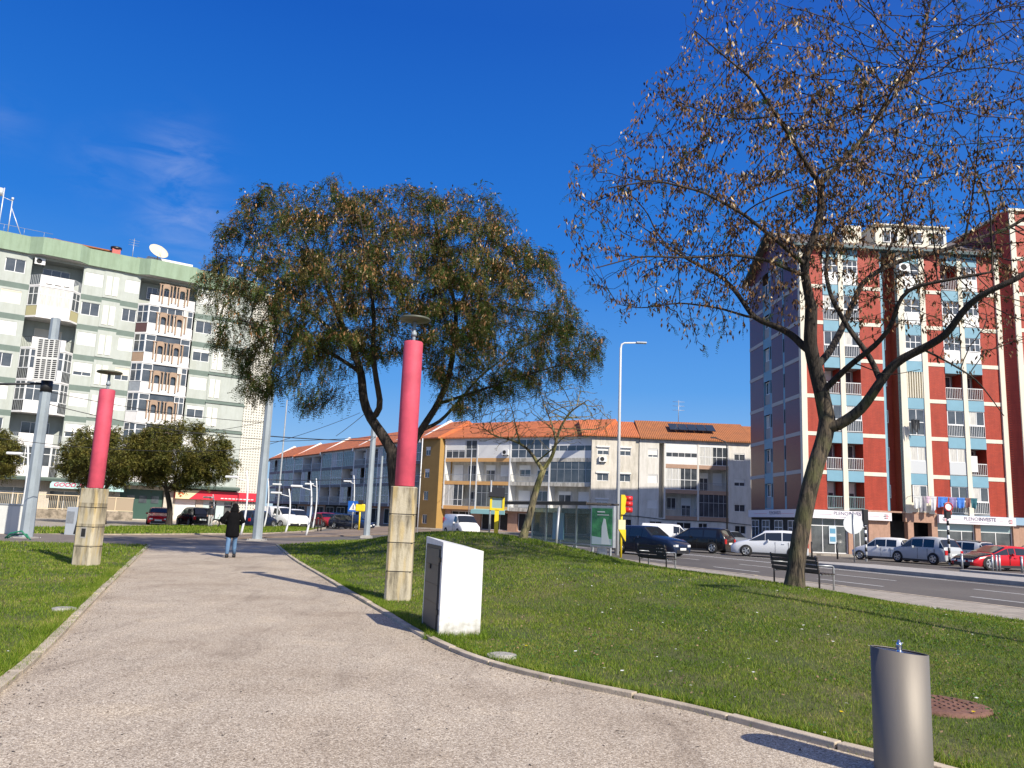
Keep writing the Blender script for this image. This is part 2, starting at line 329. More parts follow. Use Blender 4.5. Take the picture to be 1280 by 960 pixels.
# path slab
pp = [tuple(p) for p in PATH_L] + [tuple(p) for p in reversed(PATH_R)]
pl_end = PATH_L[0]; pr_end = PATH_R[0]
mb = MB(); mb.slab([tuple(p) for p in PATH_R] + [tuple(p) for p in reversed(PATH_L)], -.3, 0.0); mb_o = mb.obj('path', M['path']); struct(mb_o)
# light forecourt between the path end and the tracks
def poly_px(pts, z): return [tuple(G(x, y, z).to_2d()) for x, y in pts]
mb = MB(); mb.slab([(-12.8, 30.5), (-9.6, 34.8), (-9.0, 40), (-9.2, 43.2), (-30, 36), (-60, 32), (-60, 27), (-30, 27.6), (-18, 29.6)], -.3, -.022); struct(mb.obj('tram_forecourt', mat('worn_asphalt', (.20, .165, .135), .9, col2=(.15, .125, .105), scale=1.5, bump=.2, bscale=30)))
# kerb stones along the path
def ribbon(mb, P, wl, z0, z1, seg=1.0, gap=.008, side=1, m=0):
    """stones laid along a polyline: separate blocks with thin joints"""
    P = [Vector(p) for p in P]; L = [0]
    for a, b in zip(P[:-1], P[1:]): L.append(L[-1] + (b - a).length)
    def at(s):
        s = max(0, min(L[-1] - 1e-6, s))
        for i in range(len(P) - 1):
            if s <= L[i + 1]: t = (s - L[i]) / max(1e-9, L[i + 1] - L[i]); return P[i].lerp(P[i + 1], t), (P[i + 1] - P[i]).normalized()
    s = 0
    while s < L[-1]:
        e = min(L[-1], s + seg); dz = rnd.uniform(-.006, .006); k = 3
        rows = []
        for j in range(k + 1):
            q, d = at(s + gap + (e - s - 2 * gap) * j / k); nn = Vector((-d.y, d.x)) * side; rows.append((q, q + nn * (wl + rnd.uniform(-.004, .004) * 0)))
        vs = []
        for a, b in rows: vs += [(a.x, a.y, z0), (b.x, b.y, z0), (b.x, b.y, z1 + dz), (a.x, a.y, z1 + dz)]
        fs = []
        for j in range(k):
            o = j * 4
            for q in range(4): fs.append((o + q, o + (q + 1) % 4, o + 4 + (q + 1) % 4, o + 4 + q))
        fs += [(0, 3, 2, 1), (k * 4, k * 4 + 1, k * 4 + 2, k * 4 + 3)]
        mb.add(vs, fs, m); s = e
mb = MB(); ribbon(mb, PATH_R, .10, -.2, .045, .98, side=1); o = mb.obj('kerb', M['kerb'], bevel=.008); struct(o)
mb = MB(); ribbon(mb, PATH_L, .11, -.2, .05, .98, side=-1); o = mb.obj('kerb', M['kerb'], bevel=.008); struct(o)
# right lawn
def lawn_mesh(name, poly, step, zf, lo, hi):
    xs = np.arange(lo[0], hi[0], step); ys = np.arange(lo[1], hi[1], step); X, Y = np.meshgrid(xs, ys, indexing='ij')
    ins = inpoly(X, Y, poly); Z = zf(X, Y); idx = -np.ones(X.shape, int); vs = []; fs = []
    # boundary cells snap: keep any cell with a corner inside, pull outside corners to the boundary
    BP = [Vector(p) for p in poly] + [Vector(poly[0])]
    def snap(x, y):
        best = None
        for a, b in zip(BP[:-1], BP[1:]):
            d = b - a; t = max(0, min(1, ((x - a.x) * d.x + (y - a.y) * d.y) / (d.length_squared + 1e-12))); q = a + d * t; e = (q.x - x) ** 2 + (q.y - y) ** 2
            if best is None or e < best[0]: best = (e, q)
        return best[1]
    def vid(i, j):
        if idx[i, j] < 0:
            idx[i, j] = len(vs)
            if ins[i, j]: vs.append((X[i, j], Y[i, j], Z[i, j]))
            else: q = snap(X[i, j], Y[i, j]); vs.append((q.x, q.y, float(zf(np.array([q.x]), np.array([q.y]))[0])))
        return idx[i, j]
    for i in range(X.shape[0] - 1):
        for j in range(X.shape[1] - 1):
            if ins[i, j] or ins[i + 1, j] or ins[i, j + 1] or ins[i + 1, j + 1]: fs.append((vid(i, j), vid(i + 1, j), vid(i + 1, j + 1), vid(i, j + 1)))
    me = bpy.data.meshes.new(name); me.from_pydata(vs, [], fs); me.materials.append(M['turf']); me.polygons.foreach_set('use_smooth', [True] * len(fs)); me.update()
    o = bpy.data.objects.new(name, me); COL.objects.link(o); return struct(o)
lawn_mesh('lawn', LAWN_R, .3, mound, (-13, -9), (22, 51))
LAWN_L = [tuple(p) for p in PATH_L] + [(-30, -3), (-45, 20), (-45, 27.0), (-30, 27.6), (-18, 29.6)]
def zl(X, Y): return .03 + .05 * np.sin(np.asarray(X) * .35) * np.clip(seg_dist(X, Y, PATH_L) / 6, 0, 1) * 0 + 0 * np.asarray(X)
lawn_mesh('lawn', LAWN_L, .6, zl, (-46, -4), (-2, 33))
# pavement, cobble strip and kerb by the road
def strip(name, c0, c1, s0, s1, z0, z1, m):
    a, b, c, d = road_pt(c0, s0), road_pt(c1, s0), road_pt(c1, s1), road_pt(c0, s1)
    mb = MB(); mb.slab([tuple(a), tuple(b), tuple(c), tuple(d)], z0, z1); return struct(mb.obj(name, m))
strip('pavement', EDGE + .55, 18.55, -25, 60, -.3, -.012, M['paving'])
strip('cobble_strip', EDGE - .05, EDGE + .55, -25, 60, -.3, -.006, M['cobble'])
mb = MB(); ribbon(mb, [road_pt(18.55, s) for s in (-25, 60)], .18, -.3, .0, 1.0, side=-1); struct(mb.obj('kerb', M['kerb']))
def lines(specs, name='road_marking'):
    mb = MB()
    for c, s0, s1, wd in specs:
        a, b, d, e = road_pt(c - wd / 2, s0), road_pt(c + wd / 2, s0), road_pt(c + wd / 2, s1), road_pt(c - wd / 2, s1); z = ZG - .014
        mb.quad((a.x, a.y, z), (b.x, b.y, z), (d.x, d.y, z), (e.x, e.y, z))
    return struct(mb.obj(name, M['line'], fix=False))
sp = []
for c in (21.9, 25.2):
    for k in range(-3, 10): sp.append((c, 2 + k * 6.2 + (c > 24) * 2.5, 5 + k * 6.2 + (c > 24) * 2.5, .14))
sp += [(28.6, -25, 62, .13), (28.9, 24, 62, .13), (32.3, 30, 75, .13)]
lines(sp)
# zebra style hatch at the tip of the median and crossing stripes further up
# median (raised island) with kerbs and the second kerb behind it
isl = [road_pt(29.5, -20), road_pt(29.5, 32.0), road_pt(29.9, 33.2), road_pt(31.2, 33.4), road_pt(33.0, 31.5), road_pt(33.0, -20)]
mb = MB(); mb.slab([tuple(p) for p in isl], -.3, .03); struct(mb.obj('median', M['concrete'], bevel=.02))
mb = MB(); mb.slab([tuple(road_pt(35.0, -20)), tuple(road_pt(35.2, 28.5)), tuple(road_pt(35.9, 28.7)), tuple(road_pt(35.9, -20))], -.3, .03); struct(mb.obj('median', M['concrete'], bevel=.02))
# pavement in front of the tower and of the flats beyond
mb = MB(); mb.slab([(19.5, 58.2), (60, 55.2), (60, 62), (19.5, 74)], -.3, -.01); mb.slab([(19.2, 58.3), (19.2, 92), (17.0, 92), (17.0, 62)], -.3, -.016); struct(mb.obj('pavement', M['paving']))
mb = MB(); mb.slab([(-12, 96), (8, 86), (28, 86), (28, 92), (9, 92), (-10, 103)], -.3, -.01); struct(mb.obj('pavement', M['paving']))
# --- left side: track bed, grass strip, plaza
def slab_px(name, pts, z, m, dz=.2): mb = MB(); mb.slab(poly_px(pts, z), z - dz, z); return struct(mb.obj(name, m))
slab_px('track_bed', [(-400, 690), (-100, 682), (60, 678.5), (200, 676), (330, 671), (440, 669), (560, 664), (640, 657.5), (560, 655), (460, 659), (395, 664.5), (300, 668), (100, 667.5), (-100, 668), (-400, 670)], -.07, M['track'])
mb = MB()
for off in (0, 1.3, 3.6, 5.0):
    P = [G(x, y, -.066) for x, y in ((-300, 681), (60, 675), (220, 672.5), (340, 669), (450, 666), (560, 660.5))]
    dd = Vector((.15, .99, 0))
    P = smooth_line([(p + dd * off).to_2d() for p in P], 3)
    for a, b in zip(P[:-1], P[1:]):
        nn = (b - a).normalized(); nn = Vector((-nn.y, nn.x)) * .05
        mb.quad((a.x - nn.x, a.y - nn.y, -.066), (b.x - nn.x, b.y - nn.y, -.066), (b.x + nn.x, b.y + nn.y, -.066), (a.x + nn.x, a.y + nn.y, -.066))
struct(mb.obj('tram_rails', M['rail'], fix=False))
FARGRASS = poly_px([(-300, 668), (40, 667.5), (200, 667.5), (330, 666.5), (385, 663.5), (405, 659.5), (380, 657.5), (330, 656.5), (200, 657.5), (40, 659.5), (-300, 661)], -.04)
mb = MB(); mb.slab(FARGRASS, -.3, -.04); struct(mb.obj('grass_island', M['turf']))
mb = MB(); ribbon(mb, FARGRASS[:6], .2, -.3, -.02, 1.5, side=-1); struct(mb.obj('kerb', M['kerb']))
slab_px('plaza', [(-300, 661), (40, 659.5), (200, 657.3), (300, 656.6), (310, 652), (250, 648.5), (100, 645.5), (-200, 641)], -.06, M['paving'])
# ------------------------------------------------------------------ grass
def blades(name, pts, h, wd, lean, mats, seed=3):
    r = np.random.RandomState(seed); n = len(pts); az = r.uniform(0, 2 * np.pi, n); la = r.uniform(0, 2 * np.pi, n)
    hh = h * r.uniform(.55, 1.25, n); ww = wd * r.uniform(.7, 1.3, n) / 2; le = lean * r.uniform(.3, 1.2, n) * hh
    dx, dy = np.cos(az) * ww, np.sin(az) * ww; V = np.empty((n, 3, 3))
    V[:, 0] = pts + np.stack([-dx, -dy, -.005 + 0 * dx], 1); V[:, 1] = pts + np.stack([dx, dy, -.005 + 0 * dx], 1)
    V[:, 2] = pts + np.stack([np.cos(la) * le, np.sin(la) * le, hh], 1)
    return tri_obj(name, V.reshape(-1, 3), 3, mats)
def tri_obj(name, V, k, mats, mi=None):
    n = len(V) // k; me = bpy.data.meshes.new(name); me.vertices.add(len(V)); me.vertices.foreach_set('co', V.astype(np.float32).ravel())
    me.loops.add(len(V)); me.loops.foreach_set('vertex_index', np.arange(len(V), dtype=np.int32)); me.polygons.add(n)
    me.polygons.foreach_set('loop_start', np.arange(0, len(V), k, dtype=np.int32))
    try: me.polygons.foreach_set('loop_total', np.full(n, k, dtype=np.int32))
    except Exception: pass
    for m in mats: me.materials.append(m)
    if mi is not None: me.polygons.foreach_set('material_index', mi.astype(np.int32))
    me.update(calc_edges=True); me.validate(); o = bpy.data.objects.new(name, me); COL.objects.link(o); return o
def blade_mat():
    m = mat('grass_blade', (.06, .1, .02), .55, spec=.25); t = m.node_tree; n = t.nodes; l = t.links; p = n['Principled BSDF']; tcn = n.new('ShaderNodeTexCoord')
    a = n.new('ShaderNodeTexNoise'); a.inputs['Scale'].default_value = .75; a.inputs['Detail'].default_value = 8; a.inputs['Roughness'].default_value = .68; l.new(tcn.outputs['Object'], a.inputs[0])
    gi = n.new('ShaderNodeNewGeometry'); s = nmath('ADD', nmath('MULTIPLY', gi.outputs['Random Per Island'], .30), nmath('MULTIPLY', a.outputs[0], .85), tree=t) if False else None
    x = nmath('ADD', nmath('MULTIPLY', gi.outputs['Random Per Island'], .50, tree=t), nmath('MULTIPLY', nmath('SUBTRACT', a.outputs[0], .18, tree=t), 1.0, tree=t), tree=t)
    c = ramp(t, x, [(.20, (.028, .065, .004)), (.40, (.090, .170, .008)), (.60, (.18, .275, .016)), (.78, (.29, .32, .05)), (.92, (.46, .38, .15))])
    l.new(c, p.inputs['Base Color']); tr = n.new('ShaderNodeBsdfTranslucent'); l.new(c, tr.inputs[0]); ms = n.new('ShaderNodeMixShader'); ms.inputs[0].default_value = .35
    l.new(p.outputs[0], ms.inputs[1]); l.new(tr.outputs[0], ms.inputs[2]); l.new(ms.outputs[0], n['Material Output'].inputs[0]); return m
M['blade'] = blade_mat()
def scatter(poly, dens, lo, hi, keep, zf, seed):
    r = np.random.RandomState(seed); A = (hi[0] - lo[0]) * (hi[1] - lo[1]); n = int(A * dens); X = r.uniform(lo[0], hi[0], n); Y = r.uniform(lo[1], hi[1], n)
    k = keep(X, Y); X = X[k]; Y = Y[k]; q = np.sin(X * 2.1 + 1.7 * np.sin(Y * 1.3)) * np.sin(Y * 1.9 + 2.1 * np.sin(X * .8 + 1)) + .5 * np.sin(X * 6.3 + Y * 4.1); k = r.uniform(0, 1, len(X)) < np.clip(.82 + .42 * q, .28, 1); X = X[k]; Y = Y[k]; k = inpoly(X, Y, poly); X = X[k]; Y = Y[k]; return np.stack([X, Y, zf(X, Y)], 1)
def band(y0, y1, x0=-.95, x1=1.0, m=1.5): return lambda X, Y: (Y >= y0) & (Y < y1) & (X > x0 * Y - m) & (X < x1 * Y + m)
bm_ = [M['blade']]
for i, (y0, y1, dn, h, wd) in enumerate(((3.0, 7.5, 4200, .032, .0055), (7.5, 11, 3000, .034, .007), (11, 16, 1700, .038, .010), (16, 24, 700, .045, .016), (24, 36, 230, .065, .028), (36, 50, 90, .07, .045))):
    for side, poly, zf, lo, hi in (('r', LAWN_R, mound, (-10, y0), (min(18, y1 + 2), y1)), ('l', LAWN_L, zl, (-max(4, y1) - 1, y0), (-3.5, y1))):
        if side == 'l' and y0 > 32: continue
        P = scatter(poly, dn, lo, hi, band(y0, y1), zf, 20 + i)
        if len(P): tag(blades('grass', P, h, wd, .8, bm_, 5 + i), kind='stuff')
P = scatter(FARGRASS, 70, (-40, 36), (-5, 75), band(30, 80), lambda X, Y: X * 0 - .04, 77); tag(blades('grass', P, .12, .06, .7, bm_, 44), kind='stuff')
# longer tufts along kerbs and round the cabinet and posts
def fringe(P, off, n, h, spread=.10):
    P = [Vector(p) for p in P]; L = [0]
    for a, b in zip(P[:-1], P[1:]): L.append(L[-1] + (b - a).length)
    s = nr.uniform(0, L[-1], n); X = np.interp(s, L, [p.x for p in P]); Y = np.interp(s, L, [p.y for p in P])
    g = np.abs(nr.normal(0, spread, n)); nx = -np.gradient(np.array([p.y for p in P])); ny = np.gradient(np.array([p.x for p in P])); q = np.hypot(nx, ny); nx /= q; ny /= q
    NXs = np.interp(s, L, nx); NYs = np.interp(s, L, ny); X = X + NXs * (off + g * np.sign(off)); Y = Y + NYs * (off + g * np.sign(off)); return np.stack([X, Y, np.full(n, .02)], 1)
nearR = [p for p in PATH_R if 1 < p.y < 20]; nearL = [p for p in PATH_L if 1 < p.y < 22]
tag(blades('grass', fringe(nearR, .11, 16000, .06), .075, .008, .9, bm_, 9), kind='stuff')
tag(blades('grass', fringe(nearL, -.12, 16000, .06), .075, .008, .9, bm_, 10), kind='stuff')
# clover leaves, daisies, dead leaves: small flat faces
def bits(name, pts, size, tilt, m, seed, zup=.02, kind='stuff', aspect=.7):
    r = np.random.RandomState(seed); n = len(pts); a = r.uniform(0, 2 * np.pi, n); sz = size * r.uniform(.6, 1.3, n)
    u = np.stack([np.cos(a), np.sin(a), r.uniform(-tilt, tilt, n)], 1); v = np.stack([-np.sin(a), np.cos(a), r.uniform(-tilt, tilt, n)], 1) * aspect
    c = pts + np.array([0, 0, zup]); V = np.empty((n, 4, 3)); V[:, 0] = c - u * sz[:, None]; V[:, 1] = c - v * sz[:, None]; V[:, 2] = c + u * sz[:, None]; V[:, 3] = c + v * sz[:, None]
    return tag(tri_obj(name, V.reshape(-1, 3), 4, [m]), kind=kind)
M['clover'] = mat('clover', (.06, .15, .02), .55, island=.4, transl=.3)
M['litter'] = mat('dead_leaf', (.20, .13, .07), .8, island=.6)
M['litterd'] = mat('dark_litter', (.07, .05, .035), .85, island=.5)
M['petal'] = mat('daisy_petal', (.75, .75, .70), .6)
M['petaly'] = mat('yellow_petal', (.85, .60, .01), .5)
P = scatter(LAWN_R, 260, (-2, 4), (16, 14), lambda X, Y: (X > -.4 * Y) & (np.sin(X * 1.3 + 2 * np.sin(Y * .9)) > .1), mound, 5); bits('clover', P, .013, .5, M['clover'], 1, .032)
P = scatter(LAWN_R, 22, (-2, 4), (16, 20), lambda X, Y: X > -.4 * Y, mound, 6); bits('dead_leaves', P, .016, .6, M['litter'], 2, .03)
P = scatter(LAWN_L, 12, (-22, 4), (-3.5, 26), lambda X, Y: X < 0, zl, 8); bits('dead_leaves', P, .016, .6, M['litter'], 3, .03)
P = scatter(LAWN_R, 1.6, (-2, 6), (16, 34), lambda X, Y: X > -.4 * Y, mound, 61); bits('daisies', P, .018, .2, M['petal'], 4, .05, aspect=1)
P = scatter(LAWN_L, .5, (-22, 6), (-3.5, 26), lambda X, Y: X < 0, zl, 62); bits('daisies', P, .016, .2, M['petal'], 5, .05, aspect=1)
PATHP = [tuple(p) for p in PATH_R] + [tuple(p) for p in reversed(PATH_L)]
P = scatter(PATHP, 8, (-13, 3), (6, 30), lambda X, Y: Y > 3, lambda X, Y: X * 0 + .004, 9); bits('path_litter', P, .020, .15, M['litterd'], 6, .0, aspect=.3)
P = scatter(PATHP, 120, (-10, 3), (6, 16), lambda X, Y: Y > 3, lambda X, Y: X * 0 + .003, 91); bits('loose_grit', P, .006, .4, mat('grit', (.34, .28, .24), .9, island=.6), 61, .0, aspect=.8)
P = fringe(nearL, .07, 420, .0, .14); P[:, 2] = .004; bits('path_litter', P, .014, .3, M['litterd'], 7, .004, aspect=.5)
P = fringe(nearR, -.05, 420, .0, .14); P[:, 2] = .004; bits('path_litter', P, .014, .3, M['litterd'], 8, .004, aspect=.5)
# yellow dandelions, few and countable
for i, (px, py) in enumerate(((1160, 899), (1217, 891), (658, 808), (1052, 891), (1086, 748), (870, 760))):
    p = G(px, py, .03); z = zlawn(p.x, p.y)
    for _ in range(4): p = G(px, py, z + .04); z = zlawn(p.x, p.y)
    mb = MB(); n = 14
    for k in range(n):
        a = 2 * math.pi * k / n; ln = .017; u = Vector((math.cos(a), math.sin(a), .45)); v = Vector((-math.sin(a), math.cos(a), 0)) * .004
        mb.quad(Vector((0, 0, .045)) - v, Vector((0, 0, .045)) + v, Vector((0, 0, .045)) + u * ln + v, Vector((0, 0, .045)) + u * ln - v)
    mb.cyl(0, 0, .043, .050, .006, .003, 8)
    f = mb.obj('flower_head', M['petaly'], fix=False); t_ = thing('dandelion', (p.x, p.y, z), ['bright yellow flower just right of the steel fountain', 'yellow flower at the right end of the brown manhole cover', 'yellow flower in the lawn right of the white cabinet', 'yellow flower in the grass just left of the steel fountain', 'yellow flower in the grass beside the long thin shadow', 'yellow flower in the open middle of the lawn'][i], 'flower', 'yellow flowers in the grass'); f.parent = t_
    mb = MB(); mb.cyl(0, 0, 0, .045, .0015, n=5); mb.obj('stem', M['clover'], t_)
# ------------------------------------------------------------------ building kit
def az_frame(P, az):
    """local x runs along the facade (azimuth az), local -y points out of the wall"""
    return (P[0], P[1], 0), R(90 - az)
def wall(mb, x0, x1, z0, z1, holes=(), y=0., dep=.18, mi=0, rmi=None):
    xs = sorted({x0, x1} | {v for h in holes for v in (h[0], h[1]) if x0 < v < x1}); zs = sorted({z0, z1} | {v for h in holes for v in (h[2], h[3]) if z0 < v < z1})
    f = mi if callable(mi) else (lambda a, b: mi)
    for a, b in zip(xs[:-1], xs[1:]):
        for c, d in zip(zs[:-1], zs[1:]):
            cx, cz = (a + b) / 2, (c + d) / 2
            if any(h[0] < cx < h[1] and h[2] < cz < h[3] for h in holes): continue
            mb.quad((a, y, c), (b, y, c), (b, y, d), (a, y, d), f(cx, cz))
    for h in holes:
        a, b, c, d = h[:4]; dd = h[4] if len(h) > 4 else dep; r = f((a + b) / 2, c - .01) if rmi is None else rmi
        mb.quad((a, y, c), (a, y + dd, c), (a, y + dd, d), (a, y, d), r); mb.quad((b, y, d), (b, y + dd, d), (b, y + dd, c), (b, y, c), r)
        mb.quad((a, y, c), (b, y, c), (b, y + dd, c), (a, y + dd, c), r); mb.quad((a, y, d), (a, y + dd, d), (b, y + dd, d), (b, y, d), r)
        if dd > .5: mb.quad((a, y + dd, c), (b, y + dd, c), (b, y + dd, d), (a, y + dd, d), r)
WC = {}
def wkey(k, fn):
    if k not in WC: WC[k] = fn()
    return WC[k]
def window(par, x, z, w_, h, y=.14, n=2, shut=0., trans=0, curtain=0, sm='shutter', fm='frame', mull=.05, name='window', pane='glass', ft=.055):
    """one window: frame mesh with a glass pane, roller shutter and curtain as children; x,z is the lower left corner"""
    w_ = round(w_, 2); h = round(h, 2)
    def fr():
        mb = MB(); t = ft
        mb.box(0, w_, -.03, .03, 0, t); mb.box(0, w_, -.03, .03, h - t, h); mb.box(0, t, -.03, .03, t, h - t); mb.box(w_ - t, w_, -.03, .03, t, h - t)
        for k in range(1, n): c = w_ * k / n; mb.box(c - mull / 2, c + mull / 2, -.026, .026, t, h - t)
        if trans: mb.box(t, w_ - t, -.022, .022, h * trans - .03, h * trans + .03)
        return mb.mesh(name, [M[fm]])
    f = inst(name, wkey(('f', w_, h, n, trans, fm, ft), fr), par, (x, y, z))
    def pn(): mb = MB(); mb.box(.02, w_ - .02, .0, .02, .02, h - .02); return mb.mesh('pane', [M[pane]])
    inst('pane', wkey(('p', w_, h, pane), pn), f, (0, .002, 0))
    if shut > 0:
        shut = round(shut, 2)
        def sh(): mb = MB(); mb.box(.03, w_ - .03, -.02, -.005, h * (1 - shut), h - .03); mb.box(.0, w_, -.05, -.0, h - .12, h + .01); return mb.mesh('shutter', [M[sm]])
        inst('shutter', wkey(('s', w_, h, shut, sm), sh), f, (0, -.018, 0))
    if curtain:
        def cu():
            mb = MB(); k = 10; a0, a1 = (.05, w_ * .48) if curtain == 1 else (.05, w_ - .05)
            for i in range(k):
                a, b = a0 + (a1 - a0) * i / k, a0 + (a1 - a0) * (i + 1) / k; ya, yb = (-.004, -.012) if i % 2 else (-.012, -.004)
                mb.quad((a, ya, .06), (b, yb, .06), (b, yb, h - .06), (a, ya, h - .06))
            return mb.mesh('curtain', [M['curtain']])
        inst('curtain', wkey(('c', w_, h, curtain), cu), f, (0, 0, 0))
    return f
def railing(par, x, z, w_, h, y=0, m='frame', step=.13, name='railing', th=.02):
    w_ = round(w_, 2)
    def g():
        mb = MB(); mb.box(0, w_, -.02, .02, h - .05, h); mb.box(0, w_, -.015, .015, .04, .08); k = max(2, int(w_ / step))
        for i in range(k + 1): c = w_ * i / k; c = min(max(c, th / 2), w_ - th / 2); mb.box(c - th / 2, c + th / 2, -.011, .011, .08, h - .05)
        return mb.mesh(name, [M[m]])
    return inst(name, wkey(('r', w_, h, m, step, th), g), par, (x, y, z))
def ac_unit(par, x, y, z, ry=0):
    def g():
        mb = MB(); mb.box(0, .85, -.3, 0, 0, .6, 0); mb.lathe([(.0, -.0), (.24, 0)], 20, 1); vs = mb.v[-40:]
        mb.v[-40:] = [(v[0] + .35, -.304, v[1] + .3) for v in vs]; mb.box(.1, .16, -.1, 0, -.12, 0, 1); mb.box(.68, .74, -.1, 0, -.12, 0, 1); return mb.mesh('air_conditioner', [M['white'], M['dark']])
    return inst('air_conditioner', wkey('ac', g), par, (x, y, z), ry)
def text_mesh(name, s, size, m, par, loc, rx=90, rz=0, ext=.004, align='LEFT', bold=0, sx=1.0, shear=0):
    c = bpy.data.curves.new(name, 'FONT'); c.body = s; c.size = size; c.extrude = ext; c.align_x = align; c.align_y = 'CENTER'; c.offset = bold; c.shear = shear
    o = bpy.data.objects.new(name, c); COL.objects.link(o); dg = bpy.context.evaluated_depsgraph_get(); me = bpy.data.meshes.new_from_object(o.evaluated_get(dg)); me.name = name
    COL.objects.unlink(o); bpy.data.objects.remove(o); me.materials.clear(); me.materials.append(m)
    o = bpy.data.objects.new(name, me); COL.objects.link(o); o.parent = par; o.location = loc; o.rotation_euler = (R(rx), 0, R(rz)); o.scale = (sx, 1, 1); return o
M['roof'] = brick_mat('clay_tiles', (.52, .17, .06), (.42, .13, .05), (.20, .06, .03), 1, .8, .22, .30, .03)
def tile_mat(name, a, b):
    m = mat(name, a, .8, col2=b, scale=1.5); t = m.node_tree; n = t.nodes; l = t.links; tcn = n.new('ShaderNodeTexCoord'); wv = n.new('ShaderNodeTexWave'); wv.bands_direction = 'X'; wv.inputs['Scale'].default_value = 1.5
    l.new(tcn.outputs['Object'], wv.inputs[0]); bn = n.new('ShaderNodeBump'); bn.inputs['Strength'].default_value = 1; bn.inputs['Distance'].default_value = .06; l.new(wv.outputs[1], bn.inputs['Height']); l.new(bn.outputs[0], n['Principled BSDF'].inputs['Normal']); return m
M['roof'] = tile_mat('clay_tiles', (.58, .17, .055), (.42, .125, .05)); M['roof2'] = tile_mat('old_clay_tiles', (.42, .15, .05), (.30, .115, .045))
# =================================================================== left block of flats
M['lwall'] = grime(mat('pale_green_render', (.43, .46, .425), .85, var=.05, scale=1.2, bump=.15, bscale=30), .8, .6, (3, 3, .4), .5)
M['lband'] = mat('grey_green_band', (.145, .19, .165), .85, var=.1, scale=1.5)
M['lpar'] = grime(mat('green_parapet', (.26, .35, .245), .8, var=.06, scale=1), .75, .8, (3, 3, .4), .6)
M['lwhite'] = mat('white_slab', (.72, .70, .68), .7, var=.05, scale=2)
M['lslat'] = mat('cream_fin', (.76, .74, .66), .7)
M['ochre'] = mat('yellow_render', (.42, .38, .20), .8)
M['brown'] = mat('terracotta_fin', (.34, .235, .16), .75, var=.1, scale=4)
M['soffit'] = mat('green_soffit', (.06, .09, .075), .8)
def lattice_mat():
    m = mat('lattice_block', (.62, .60, .52), .85, var=.05); t = m.node_tree; n = t.nodes; l = t.links; tcn = n.new('ShaderNodeTexCoord'); sp = n.new('ShaderNodeSeparateXYZ'); l.new(tcn.outputs['Object'], sp.inputs[0])
    a = nmath('FRACT', nmath('MULTIPLY', nmath('ADD', sp.outputs[0], sp.outputs[1], tree=t), 3.6, tree=t), tree=t); b = nmath('FRACT', nmath('MULTIPLY', sp.outputs[2], 3.6, tree=t), tree=t)
    f = nmath('MULTIPLY', nmath('LESS_THAN', nmath('ABSOLUTE', nmath('SUBTRACT', a, .5, tree=t), tree=t), .21, tree=t), nmath('LESS_THAN', nmath('ABSOLUTE', nmath('SUBTRACT', b, .5, tree=t), tree=t), .21, tree=t), tree=t)
    mx = n.new('ShaderNodeMixRGB'); l.new(f, mx.inputs[0]); mx.inputs[1].default_value = (.62, .60, .52, 1); mx.inputs[2].default_value = (.13, .12, .11, 1); l.new(mx.outputs[0], n['Principled BSDF'].inputs['Base Color']); return m
M['lattice'] = lattice_mat()
